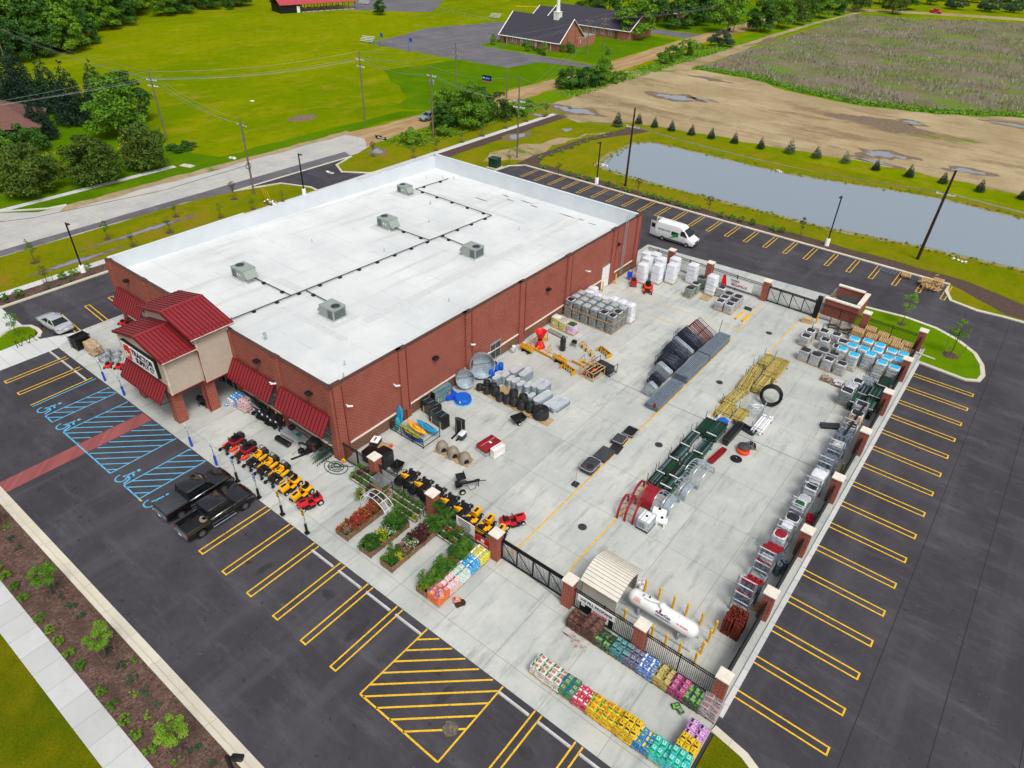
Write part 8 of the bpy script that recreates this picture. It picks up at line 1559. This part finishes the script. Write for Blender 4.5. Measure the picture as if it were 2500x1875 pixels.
# -- planters and potted plants
def plantkind(seed,leaf,flower=None,R_=.3,H=.55,nl=150,size=.12):
 nl*=3;size*=.6
 r=thing('potted_plant','','plant');cl=crownclumps(seed,R_*.85,H,.1,16,.9,'dome',1.5);v=leaves(seed,cl,nl,size);addobj('foliage',leafmesh('foliage',leaf,v),r)
 if flower:addobj('flowers',leafmesh('flowers',flower,leaves(seed+1,[(c[0]*1.05,c[1]*1.05,c[2]+.05,c[3],c[4])for c in cl],nl//6,size*.8,1.5)),r)
 mb=MB();mb.lathe('black',0,0,[(.1,0),(.13,.18),(.02,.18)],8);mb.build('pot',r);return r
PK_=dict(green=Kind(plantkind(71,'leaf_plant')),dark=Kind(plantkind(72,'leaf_dark',None,.34,.6,190)),maroon=Kind(plantkind(73,'leaf_maroon',None,.36,.65,220)),red=Kind(plantkind(74,'leaf_red','petal_red',.26,.4)),pink=Kind(plantkind(75,'leaf_plant','petal_pink',.25,.38)),white=Kind(plantkind(76,'leaf_plant','petal_white',.28,.45)),yellow=Kind(plantkind(77,'leaf_bright','petal_yellow',.28,.42)),lime=Kind(plantkind(78,'leaf_yellow',None,.28,.42)),orange=Kind(plantkind(79,'leaf_red','petal_orange',.28,.42)),tall=Kind(plantkind(80,'leaf_plant',None,.42,1.0,320,.13)))
WHERE={}
def plant(kind,x,y,z,where,s_=1.0):
 nm=dict(green='bushy green',dark='dark green',maroon='maroon leaved',red='red flowering',pink='pink flowering',white='white flowering',yellow='yellow flowering',lime='lime leaved',orange='orange flowering',tall='tall green')[kind]
 PK_[kind].place((x,y,z),rnd(0,6),'%s potted plant %s'%(nm,where),'%s potted plants %s'%(nm,where),s_*rnd(.9,1.15))
def planter(cx,y0,y1,w_,l,where,kinds,h=.55,z=.5):
 r=thing('timber_planter',l,'planter',(cx,(y0+y1)/2,.017));L=y1-y0;mb=MB()
 for k in range(4):
  for s_ in(-1,1):mb.box('wood_old',s_*(w_/2-.03),0,.02+.14*k,.05,L,.12);mb.box('wood_old',0,s_*(L/2-.03),.02+.14*k,w_,.05,.12)
 for s_ in(-1,1):
  for u in(-1,-.33,.33,1):mb.box('wood_old',s_*(w_/2),u*(L/2-.05),0,.06,.09,h+.05)
 mb.build('boards',r);mb=MB();mb.box('soil',0,0,.05,w_-.1,L-.1,.35);mb.build('soil',r)
 n=int(L/.33)
 for i in range(n):
  for u in(-.26,.26):plant(kinds[int(i/n*len(kinds))]if random.random()<.8 else random.choice(kinds),cx+u*w_/1.1+rnd(-.06,.06),y0+.25+(L-.5)*i/max(1,n-1)+rnd(-.08,.08),.4,where,1.2)
planter(-32.55,-4.9,-1.2,1.2,'timber planter on the left with red and orange flowers','in the left red timber planter',['pink','red','red','orange','red','orange'])
planter(-30.0,-4.9,-.9,1.2,'timber planter second from the left with white and yellow flowers','in the second timber planter',['dark','dark','yellow','white','tall','tall'])
planter(-27.8,-4.85,.3,1.15,'long timber planter third from the left with a maroon bush','in the third timber planter',['green','lime','pink','white','maroon','maroon','green','tall'])
planter(-24.25,-4.85,.3,1.0,'timber planter packed with green shrubs beside the coloured bags','in the planter beside the coloured bags',['lime','green','dark','tall','orange','tall','tall','tall'])
r=thing('arch_trellis','pale metal arch trellis spanning the two left planters','trellis',(-32.2,-1.5,.017));mb=MB()
for y in(-.45,.45):mb.tube('white_metal',[(-1.5,y,0),(-1.5,y,.9)]+[(-1.5*cos(pi*i/10),y,.9+1.25*sin(pi*i/10))for i in range(1,10)]+[(1.5,y,.9),(1.5,y,0)],.026,5)
mb.tube('white_metal',[(-1.5*cos(pi*i/10),0,.9+1.25*sin(pi*i/10))for i in range(11)],.025,4);mb.build('hoops',r);mb=MB()
for i in range(1,6):a=pi*i/6;mb.cyl('white_metal',(-1.5*cos(a),-.45,.9+1.25*sin(a)),(-1.5*cos(a+.0),.45,.9+1.25*sin(a)),.02,n=4)
for s_ in(-1,1):[mb.cyl('white_metal',(s_*1.5,-.45,z),(s_*1.5,.45,z+.1),.02,n=4)for z in(.3,.6,.9)]
mb.build('rungs',r)
def rack(x0,x1,y,l,where,kinds):
 r=thing('plant_bench',l,'plant bench',((x0+x1)/2,y,.017));L=x1-x0;mb=MB()
 for k in range(3):mb.box('white',0,-.75+.38*k,.22+.3*k,L,.03,.1);mb.box('wood_old',0,-.6+.38*k,.2+.3*k,L,.36,.04)
 mb.build('shelf',r);mb=MB();[mb.box('charcoal',s_*(L/2-.05),-.55+.38*k,0,.05,.05,.2+.3*k)for s_ in(-1,0,1)for k in range(3)];mb.build('leg',r)
 n=int(L/.4)
 for k in range(3):
  for i in range(n):plant(random.choice(kinds),x0+.2+(L-.4)*i/max(1,n-1),y-.58+.38*k,.26+.3*k,where,.8)
rack(-36.9,-34.5,.45,'stepped plant bench with white edged shelves by the first pillar','on the stepped bench by the first pillar',['green','dark','dark','green','maroon'])
rack(-32.4,-29.3,.4,'long stepped plant bench with white edged shelves in front of the mowers','on the long stepped bench before the fence',['green','green','dark','green','lime'])
rack(-28.0,-25.2,.5,'stepped bench of shrubs under the white banner','on the bench under the white banner',['tall','tall','orange','dark','green'])
r=thing('wire_cage_rack','tall grey wire topped rack standing between the plant benches','rack',(-33.5,.1,.017));mb=MB();[mb.cyl('charcoal',(sx*.75,sy*.5,0),(sx*.75,sy*.5,1.75),.03,n=5)for sx in(-1,1)for sy in(-1,1)];[mb.box('galv_dark',0,sy*.5,1.72,1.5,.05,.05)for sy in(-1,1)];mb.box('wood_old',0,0,.5,1.45,.9,.04);mb.box('wood_old',0,0,1.1,1.45,.9,.04);mb.build('frame',r);mb=MB();[mb.box('galv',-.75+.125*i,0,1.75,.018,1.0,.015)for i in range(13)];[mb.box('galv',0,-.5+.125*i,1.752,1.5,.018,.015)for i in range(9)];mb.build('mesh_top',r)
for i in range(4):plant('dark',-34.05+.36*i,-.2,.56,'inside the grey wire rack',.8);plant('green',-34.05+.36*i,.15,1.16,'inside the grey wire rack',.8)
for x,y,k,s_,w_ in((-34.6,-1.2,'lime',1.7,'standing on the concrete left of the arch trellis'),(-33.3,-.9,'maroon',1.6,'standing on the concrete behind the left planter'),(-34.4,-.4,'maroon',1.1,'at the foot of the first plant bench')):plant(k,x,y,.017,w_,s_)
def stemtree():
 r=thing('potted_tree','','potted tree');addobj('crown',leafmesh('crown','leaf_plant',leaves(90,crownclumps(90,.42,.6,1.05,18,.9,'oval',1.4),1200,.08)),r);mb=MB();mb.cyl('wood',(0,0,.3),(0,0,1.3),.04,n=6);mb.build('trunk',r);mb=MB();mb.lathe('white',0,0,[(.17,0),(.22,.36),(.18,.36),(.02,.34)],12);mb.build('pot',r);return r
ST=Kind(stemtree())
for x,y,z,l in((-27.1,.25,.017,'standard tree in a white pot at the end of the third planter'),(-28.0,.95,.5,'standard tree in a white pot on the shelf beside the second pillar, left'),(-27.4,.9,.5,'standard tree in a white pot on the shelf beside the second pillar, middle'),(-26.8,.9,.5,'standard tree in a white pot on the shelf beside the second pillar, right')):ST.place((x,y,z),x,l,'standard trees in white pots')
# -- light poles, utility poles and wires
def lightpole(h,base_=True):
 r=thing('light_pole','','light pole')
 if base_:mb=MB();mb.lathe('white',0,0,[(.34,0),(.32,.05),(.3,.95),(.27,1.0),(.02,1.0)],16);mb.build('concrete_base',r)
 mb=MB();mb.box('black',0,0,.9 if base_ else 0,.15,.15,h-(.9 if base_ else 0));mb.build('pole',r);mb=MB();mb.box('black',.15,0,h-.12,.3,.08,.08);mb.cushion('black',.5,0,h-.14,.6,.36,.12,.08,.03);mb.box('lamp_clear',.52,0,h-.145,.4,.25,.01);mb.build('lamp_head',r);return r
LP=Kind(lightpole(7.0))
LP.place((-92.2,38.4,0),0,'black light pole on the road island beyond the left parapet','black car park light poles',(1,1,.92));LP.place((-90.6,3.3,0),0,'black light pole on a white base in the left mulch bed','black car park light poles',(1,1,.93));LP.place((-60.5,74.7,0),-pi/2,'black light pole on a white base by the left end of the pond','black car park light poles');LP.place((-21.9,75.5,0),-pi/2,'black light pole on a white base on the right part of the pond bank','black car park light poles',(1,1,1.05))
LP.place((-20.95,-20.75,0),.6,'black light pole whose head shows at the bottom edge over the front kerb','black car park light poles')
def insul(mb,x,y,z):mb.lathe('white',x,y,[(.05,z),(.08,z+.05),(.05,z+.1),(.03,z+.16)],6)
ARMS={}
def upole(nm,x,y,h,l,arms=((.4,0),),rz=0.0,m='pole_wood',lean=(0,0),transf=0,r_=.17):
 r=thing('utility_pole',l,'utility pole',(x,y,0),rz,None);top=Vector((lean[0]*h,lean[1]*h,h));mb=MB();mb.cyl(m,(0,0,-.1),top,r_,r_*.65,9);mb.build('pole',r)
 pts=[Vector((0,0,h-.05))+Vector((lean[0]*h,lean[1]*h,0))]
 for dz,ty in arms:
  z=h-dz;c_=Vector((lean[0]*z,lean[1]*z,z));mb=MB();mb.box('white_metal' if ty else 'wood_old',c_.x,c_.y+.12,z,2.3,.1,.12);mb.cyl('steel',(c_.x-.5,c_.y+.12,z),(c_.x,c_.y,z-.5),.02,n=4);mb.cyl('steel',(c_.x+.5,c_.y+.12,z),(c_.x,c_.y,z-.5),.02,n=4)
  for u in(-1.05,.35,1.05):insul(mb,c_.x+u,c_.y+.12,z+.12)
  mb.build('crossarm',r);pts+=[c_+Vector((u,.12,.3))for u in(-1.05,.35,1.05)]
 for i in range(transf):mb=MB();mb.lathe('grey',(.35 if i%2 else-.35)*(1 if transf>1 else.9),.15,[(.2,h-3.4),(.22,h-3.3),(.22,h-2.6),(.1,h-2.5),(.03,h-2.3)],10);mb.build('transformer',r)
 R=Matrix.Rotation(rz,3,'Z');ARMS[nm]=[Vector((x,y,0))+R@p_ for p_ in pts];return r
upole('a',-97.8,33.1,11.6,'wooden utility pole with a grey transformer on the road island',((1.2,0),),.0,transf=1);upole('b',-133.6,39,12.0,'leaning wooden utility pole rising behind the round trees',((1.6,1),(2.6,1)),.3,lean=(-.035,.02));upole('c',-117.6,74,13.3,'brown utility pole standing on the green field edge',((1.7,1),(3.0,1)),0);upole('d',-98.6,74.7,13.2,'brown utility pole with two transformers before the tree clump',((1.9,1),),0,transf=2);upole('e',-117.7,102.8,11.7,'utility pole beside the church sign lawn',((2.6,0),),0);upole('f',-108.4,110.2,6.4,'short plain post beside the dirt road',(),0)
upole('g',-78.9,76.3,14.0,'tall grey utility pole beside the transformer box',((4.2,1),(5.2,1)),.2,'pole_wood');upole('h',-124.2,169.2,9.4,'utility pole in front of the church annex, left one',((.3,0),),0);upole('i',-123.6,177,10.6,'utility pole in front of the church annex, right one',((1.6,0),(3,0)),0);upole('j',-56.2,77,12.7,'dark brown pole at the left end of the pond',((3.1,1),),.1,'pole_dark',r_=.2);upole('k',-10.6,79.5,12.6,'dark brown leaning pole in front of the right part of the pond',((3.3,1),),.1,'pole_dark',(.025,-.02),r_=.22);upole('l',-213,43,11,'distant utility pole before the wood at the upper left',((1.5,1),(2.2,1)),.3);upole('m',-112,250,10,'utility pole beside the dirt road at the top',((1,0),),0);upole('n',60,84,12,'dark pole out of the picture on the right',((3.3,1),),.1,'pole_dark')
mat('wire',(140,146,146),.4,.3);WR_={}
def wire(a,b_,idx,l,sag=1.0):
 r=None
 for i in idx:
  A_,B_=ARMS[a],ARMS[b_];p0=A_[min(i,len(A_)-1)];p1=B_[min(i,len(B_)-1)];mb=MB();n=14
  mb.tube('wire',[p0.lerp(p1,u/n)-p0-Vector((0,0,sag*4*(u/n)*(1-u/n)))for u in range(n+1)],.017,4);o=mb.build('power_line',None,p0);tag(o,l,'power line',l)
for a,b_,idx,l in(('b','c',(0,1,2,3),'thin overhead wire across the green field between the leaning pole and the field pole'),('b','a',(0,1,2,3),'thin overhead wire from the leaning pole down to the road island pole'),('c','d',(0,1,2,3),'thin overhead wire between the field pole and the transformer pole'),('d','g',(0,1,2,3),'thin overhead wire over the tree clump to the tall grey pole'),('g','j',(0,1,2,3),'thin overhead wire from the tall grey pole to the pond pole'),('j','k',(0,1,2,3),'thin overhead wire along the pond between the two dark poles'),('k','n',(1,2,3),'thin overhead wire running right from the leaning dark pole'),('l','b',(0,1,2,3),'thin overhead wire from the distant pole to the leaning pole'),('c','e',(0,1,2),'thin overhead wire along the church sign lawn'),('e','i',(0,1,2),'thin overhead wire from the sign lawn to the church poles'),('g','i',(1,2,3),'thin overhead wire from the tall grey pole towards the church'),('i','m',(0,1,2,3),'thin overhead wire from the church poles to the top edge')):wire(a,b_,idx,l)
ARMS['z']=[Vector((-140,-30,10.5+.4*i))for i in range(4)]
wire('b','z',(0,1,2,3),'thin overhead wire from the leaning pole across the brown roof')
mb=MB();mb.ring('black',(-97.6,32.9,4.6),.45,.05,'X',n=14);tag(mb.build('cable_loop'),'black cable loop hanging on the road island pole','cable');mb=MB();mb.tube('black',[(-97.8,33,4.7),(-100,20,3.6),(-104,4,3.2),(-112,-20,4.5)],.03,4);tag(mb.build('low_cable'),'black cable sagging low over the paved road','cable')
r=thing('transformer_box','green transformer cabinet on a pale pad behind the store','transformer',(-78.4,69.2,0),.1);mb=MB();mb.box('green_dark',0,0,.15,1.7,1.5,1.5);mb.box('green_dark',0,-.1,1.65,1.75,1.7,.12);mb.build('cabinet',r);mb=MB();mb.box('kerb',0,0,0,2.3,2.1,.15);mb.build('pad',r);mb=MB();mb.box('green_metal',-.4,-.77,.25,.7,.03,1.3);mb.box('green_metal',.4,-.77,.25,.7,.03,1.3);mb.build('door',r)
r=thing('marker_stakes','yellow guy wire covers and rubble on the road island','markers',(-92.8,32.6,0));mb=MB();[mb.cyl('yellow',(-.9+.6*i,0,0),(-1.3+.6*i,-.4,2.2),.035,n=5)for i in range(3)];mb.build('guy_cover',r);mb=MB();q=random.Random(3);[mb.lathe('white' if i%2 else 'charcoal',q.uniform(-1.4,1),q.uniform(-.6,.6),[(.12,0),(.22,.12),(.08,.25)],6,smooth=False)for i in range(20)];mb.build('rubble',r)
q=random.Random(6)
for x,y,l,n in((-97,47.5,'pile of pale rubble on the drive corner grass',14),(-64.8,83.6,'pale stones at the pond corner',12),(-39,103,'pale stone heap on the far pond bank',9),(-6,82.7,'stones on the near pond bank at the right',9),(-108,41,'tan rubble heap on the lawn across the road',16)):
 mb=MB();[mb.lathe('stone' if i%2 else 'white',q.uniform(-.9,.9),q.uniform(-.4,.4),[(.1,0),(.2,.1),(.07,.2)],6,smooth=False)for i in range(n)];tag(mb.build('stone_heap',None,(x if x!=-108 else-115.5,y,.02)),l,'stones')
r=thing('pallet_heap','big heap of broken wooden pallets at the corner of the back lot','pallet heap',(-7.3,71.3,.012),.1);mb=MB();q=random.Random(12)
for i in range(46):mb.box('wood',q.uniform(-1.2,1.2),q.uniform(-1.8,1.8),.05+q.uniform(0,1.2)*(1-.2*abs(i%3-1)),q.uniform(.9,1.3),.12,.025,q.uniform(0,3.1),q.uniform(-.25,.25),q.uniform(-.25,.25))
mb.build('boards',r);
for i in range(7):mb=MB();pallet_mesh(mb,'wood',1.15);mb.build('pallet',r,((-.6 if i%2 else.6)+q.uniform(-.1,.1),q.uniform(-1,1.0),.02+.15*i),q.uniform(-.4,.4))
r=thing('pallet_heap','smaller flat pallet pile left of the big broken heap','pallet heap',(-10.5,72.3,.012),.2)
for i in range(3):mb=MB();pallet_mesh(mb,'wood_old' if i<2 else 'wood',1.15);mb.build('pallet',r,(q.uniform(-.2,.2),q.uniform(-.2,.2),.14*i),q.uniform(-.3,.3))
r=thing('pallet_heap','grey metal racks lying on the back lot left of the pallets','rack pile',(-12.8,72.4,.012),-.1);mb=MB();[mb.box('galv_dark',0,-.6+.3*i,.1,2.2,.05,.06)for i in range(5)];[mb.box('galv_dark',-1+.5*i,0,.05,.05,1.4,.06)for i in range(5)];mb.build('racks',r)
mb=MB();mb.box('cap_stone',-4.2,52.6,.14,2.6,.12,.1,rz=-.1);tag(mb.build('edging_beam'),'pale beam lying on the island lawn by its sapling','beam')
# -- church, annex, barn, houses
def gablehouse(r,x0,x1,y0,y1,he,hr,wall_,roof_,axis='x',ov=.5,trim='white'):
 """gabled block in the thing's own axes; ridge along axis"""
 mb=MB();xm,ym=(x0+x1)/2,(y0+y1)/2
 if axis=='x':
  mb.add(wall_,[(x0,y0,0),(x1,y0,0),(x1,y1,0),(x0,y1,0),(x0,y0,he),(x1,y0,he),(x1,y1,he),(x0,y1,he),(x0,ym,hr),(x1,ym,hr)],[(0,1,5,4),(2,3,7,6),(1,2,6,9,5),(3,0,4,8,7)])
  S_=[[(x0-ov,y0-ov,he-ov*(hr-he)/(ym-y0)),(x1+ov,y0-ov,he-ov*(hr-he)/(ym-y0)),(x1+ov,ym,hr+.02),(x0-ov,ym,hr+.02)],[(x1+ov,y1+ov,he-ov*(hr-he)/(ym-y0)),(x0-ov,y1+ov,he-ov*(hr-he)/(ym-y0)),(x0-ov,ym,hr+.02),(x1+ov,ym,hr+.02)]]
 else:
  mb.add(wall_,[(x0,y0,0),(x1,y0,0),(x1,y1,0),(x0,y1,0),(x0,y0,he),(x1,y0,he),(x1,y1,he),(x0,y1,he),(xm,y0,hr),(xm,y1,hr)],[(0,1,5,8,4),(2,3,7,9,6),(1,2,6,5),(3,0,4,7)])
  S_=[[(x0-ov,y1+ov,he-ov*(hr-he)/(xm-x0)),(x0-ov,y0-ov,he-ov*(hr-he)/(xm-x0)),(xm,y0-ov,hr+.02),(xm,y1+ov,hr+.02)],[(x1+ov,y0-ov,he-ov*(hr-he)/(xm-x0)),(x1+ov,y1+ov,he-ov*(hr-he)/(xm-x0)),(xm,y1+ov,hr+.02),(xm,y0-ov,hr+.02)]]
 mb.build('wall',r);mb=MB()
 for P in S_:mb.add(roof_,P+[(x,y,z-.18)for x,y,z in P],[(0,1,2,3),(7,6,5,4),(0,4,5,1),(1,5,6,2),(3,2,6,7),(0,3,7,4)])
 o=mb.build('roof',r);mb=MB()
 for P in S_:mb.cyl(trim,P[0],P[1],.13,n=4);mb.cyl(trim,P[1],P[2],.16,n=4);mb.cyl(trim,P[0],P[3],.16,n=4)
 mb.build('fascia',o);return o
def win(r,x,y,z,w_,h_,face,frame_='white',glass='glass_blue'):
 mb=MB();d=(.08,w_)if face=='x' else(w_,.08);mb.box(frame_,x,y,z,d[0]if face=='x' else w_,d[1]if face=='x' else.08,h_);o=mb.build('window',r);mb=MB();mb.box(glass,x,y,z+.08,.12 if face=='x' else w_-.2,w_-.2 if face=='x' else.12,h_-.16);mb.build('pane',o)
def yawed(u0,u1):return math.atan2(u1[1]-u0[1],u1[0]-u0[0])
rz=.035;r=thing('church','long brick church with a dark shingle roof and a white steeple','church',(-155.5,166.0,0),rz);L=22.5;Wd=14.5
ro=gablehouse(r,0,L,0,Wd,2.6,8.3,'brick_church','shingle')
for i in range(4):win(r,4.6+3.9*i,-.03,.7,.8,1.5,'y');win(r,6.0+3.9*i,-.03,.7,.8,1.5,'y')
mb=MB();mb.box('bark',2,-.03,0,1.1,.1,2.2);mb.build('door',r);mb=MB();[mb.box('brick_church',L+.1,y,0,.35,.8,5.6)for y in(5.0,9.4)];mb.build('gable_piers',r)
mb=MB();[mb.cyl('white',(2.9+5.6*i,-.4,0),(2.9+5.6*i,-.4,2.4),.06,n=5)for i in range(4)];mb.build('downspout',r)
mb=MB();mb.box('white',16.8,Wd/2,7.4,1.9,1.9,2.3);mb.box('white',16.8,Wd/2,9.7,2.1,2.1,.15);mb.lathe('white',16.8,Wd/2,[(.7,9.85),(.6,11.5),(.45,14),(.05,19)],8,smooth=False);mb.build('steeple',ro)
r=thing('church_sign_wall','low brick wall with a white cross joined to the church front','wall',(-135.0,177.0,0),rz);mb=MB();mb.box('brick_church',2,5,0,.4,11,2.6);mb.box('brick_church',0,10.4,0,4,.4,2.6);mb.box('white',2.26,1.2,1.0,.06,.12,1.2);mb.box('white',2.26,1.2,1.7,.06,.6,.12);mb.build('wall',r);mb=MB();mb.box('grey',0,5.2,2.62,4.3,11.2,.12);mb.build('flat_roof',r)
r=thing('church_annex','long low brick church annex with a dark shingle roof behind the church','building',(-162,200,0),rz*.5);ro=gablehouse(r,0,34,0,16,3.0,7.4,'brick_church','shingle');mb=MB();mb.box('bark',29,-.03,0,1.2,.1,2.3);mb.build('door',r)
for i in range(4):win(r,17+3.2*i,-.03,.9,1.0,1.4,'y')
r=thing('church_shed','white garage wing behind the church with a black trailer','building',(-172,206,0),rz);gablehouse(r,0,10,0,9,3.0,5.5,'white','shingle');win(r,5,-.03,.1,3,2.4,'y','grey','charcoal')
r=thing('trailer','black enclosed trailer parked behind the church','trailer',(-176.5,206,0),rz);mb=MB();mb.cushion('black',0,0,.5,2.2,3.6,2.0,.2,.1);mb.build('box',r);[wheelpart(r,s_*1.0,.4,.35,.2)for s_ in(-1,1)]
rz=yawed((-258.7,151.7),(-252,178));r=thing('picnic_barn','black barn with a red roof and an open picnic shelter at the top left','barn',(-256,152,0),rz);mb=MB();mb.box('black',4,-4,0,8,9,3.0);mb.build('wall',r);mb=MB();mb.box('white',4,.53,0,2.2,.1,2.5);mb.box('white',6.9,-8.55,0,1.2,.1,2.2);mb.build('door',r)
mb=MB();x0,x1=-.5,31;P=[[(x0,-9.2,2.9),(x1,-9.2,2.9),(x1,-4,5.6),(x0,-4,5.6)],[(x1,1.2,2.9),(x0,1.2,2.9),(x0,-4,5.6),(x1,-4,5.6)]]
mat('barn_red',(176,70,76),.5);[mb.add('barn_red',p_+[(a,b_,c-.15)for a,b_,c in p_],[(0,1,2,3),(7,6,5,4),(0,4,5,1),(1,5,6,2),(0,3,7,4)])for p_ in P];mb.build('roof',r)
mb=MB();[mb.box('bark',9.5+2.6*i,y,0,.2,.2,3.0)for i in range(9)for y in(-8.6,.6)];mb.build('post',r);mb=MB();mb.box('kerb',19.5,-4,0,22,9,.1);[mb.box('wood_old',11+3*i,y,.7,1.8,.8,.08)for i in range(6)for y in(-6.5,-2)];mb.build('picnic_floor',r)
r=thing('brown_house','house with a brown hipped roof at the left edge behind the trees','house',(-157,18.4,0),-.47);mb=MB();mb.box('brick_dark',0,-3.5,0,12.4,23,2.9);mb.build('wall',r);mb=MB();B_=[(-7,-16,2.9),(7,-16,2.9),(7,9,2.9),(-7,9,2.9),(0,-9,6.6),(0,2.5,6.6)];mb.add('shingle_red',B_,[(0,1,4),(1,2,5,4),(2,3,5),(3,0,4,5),(3,2,1,0)]);mb.build('roof',r);[win(r,6.24,y,.9,1.4,1.3,'x')for y in(-5,0,5)]
r=thing('white_house','white and brick house half hidden by trees at the top','house',(-150,250,0),.1);gablehouse(r,0,14,0,9,3.2,6.0,'brick_church','shingle');mb=MB();mb.box('white',14.6,-.4,0,.9,.9,3.4);mb.build('porch_column',r)
r=thing('church_sign','dark blue lit sign board on a brick plinth on the lawn','sign',(-122.2,119.4,0),.15);mb=MB();mb.box('brick_church',0,0,0,2.6,.6,.35);mb.build('plinth',r);mb=MB();mb.box('black',0,0,.35,2.5,.35,1.25);mb.build('cabinet',r);mb=MB();mb.box('navy',0,-.19,.45,2.3,.03,1.05);mb.box('blue_plastic',.2,-.21,.6,1.6,.02,.5);mb.lathe('white',-.8,-.22,[(.02,.9),(.02,1.1)],6);mb.cyl('white',(-.8,-.2,1.0),(-.8,-.23,1.0),.22,n=12);mb.box('white',.35,-.225,.95,1.1,.01,.12);mb.build('sign_face',r)
for x,y,l in((-175.6,132.2,'left'),(-163.9,132.9,'right')):r=thing('basketball_hoop','blue basketball hoop on a pole at the edge of the church car park, %s one'%l,'basketball hoop',(x,y,0),-.3);mb=MB();mb.cyl('blue_plastic',(0,0,0),(0,0,3.0),.07,n=6);mb.cyl('blue_plastic',(0,0,2.9),(0,.8,3.1),.06,n=6);mb.build('pole',r);mb=MB();mb.box('blue_plastic',0,.85,2.6,1.7,.08,1.1);mb.build('backboard',r);mb=MB();mb.ring('orange_mower',(0,1.15,2.75),.25,.03,n=12);mb.build('rim',r)
for x,y,rz,l in((-183.5,133.8,.3,'white stepped bleacher at the left corner of the church car park'),(-188.6,203.2,.2,'grey stepped bleacher at the far edge of the church car park'),(-247.9,190.5,.4,'white stepped bleacher far off by the ball court')):
 r=thing('bleacher',l,'bleacher',(x,y,0),rz);mb=MB();[mb.box('white_metal',0,.6*i,.4+.35*i,4.5,.35,.08)for i in range(4)];mb.build('seats',r);mb=MB();[mb.box('grey',s_*1.9,.6*i,0,.1,.1,.4+.35*i)for s_ in(-1,0,1)for i in range(4)];mb.build('leg',r)
mb=MB();
for i in range(24):mb.cyl('grey',(-262+3.6*i,218-1.6*i+.02*i*i,0),(-262+3.6*i,218-1.6*i+.02*i*i,1.6),.05,n=4)
mb.tube('grey',[(-262+3.6*i,218-1.6*i+.02*i*i,1.6)for i in range(24)],.04,4);tag(mb.build('chain_fence'),'thin grey wire fence across the field beyond the ball court','fence');mb=MB();mb.tube('yellow',[(-196+2*i,226+1.2*i+.06*i*i,1.7)for i in range(14)],.12,5);[mb.cyl('grey',(-196+2*i,226+1.2*i+.06*i*i,0),(-196+2*i,226+1.2*i+.06*i*i,1.7),.05,n=4)for i in range(14)];tag(mb.build('outfield_fence'),'outfield fence with a yellow top behind the church','fence')
r=thing('pickup_far','small red pickup parked on the far verge at the top right','pickup truck',(-67.8,372.6,0),1.2);carpart(r,'body','red_paint',[sec(-2.7,.9,.4,.8,1.0),sec(-1,.98,.35,1.0,1.2),sec(2.7,.95,.4,.9,1.1)]);cabin(r,'red_paint',-1.1,1.0,-.5,.8,.9,.72,1.15,1.85,pil=(.5,));wheels(r,1.0,(-1.8,1.8),.4,.25);r.name='parked_pickup'
for x,y,l in((-112.6,229.5,'green wheeled bin beside the house drive'),):r=thing('wheeled_bin',l,'bin',(x,y+18,0));mb=MB();mb.box('green_dark',0,0,.1,.6,.7,.95,tx=1.15,ty=1.15);mb.build('body',r);mb=MB();mb.box('black',0,0,1.06,.75,.85,.08);mb.build('lid',r)
r=thing('mailbox','black mailbox on a post beside the dirt road at the top','mailbox',(-117.6,231,0));mb=MB();mb.box('wood_old',0,0,0,.12,.12,1.1);mb.build('post',r);mb=MB();mb.cushion('black',0,0,1.1,.3,.55,.3,.1,.05);mb.build('box',r)
mb=MB();mb.box('white',0,0,.01,.9,.7,.06);tag(mb.build('white_board',None,(-147,67,0)),'white scrap board lying on the green field','board');mb=MB();mb.lathe('mud',0,0,[(2.4,.005),(1.5,.15),(.02,.25)],12,1.4);tag(mb.build('dirt_mound',None,(-128,66,0)),'brown bare dirt mound on the green field','mound');mb=MB();mb.box('kerb',0,0,0,2.4,1.2,.1);tag(mb.build('concrete_slab',None,(-117.5,33.5,0),.3),'pale concrete slab on the lawn across the road','slab');sheet('house_walk','concrete_walk',[(-119.5,-10),(-118.2,-10),(-118.2,32),(-119.5,32)],.014)
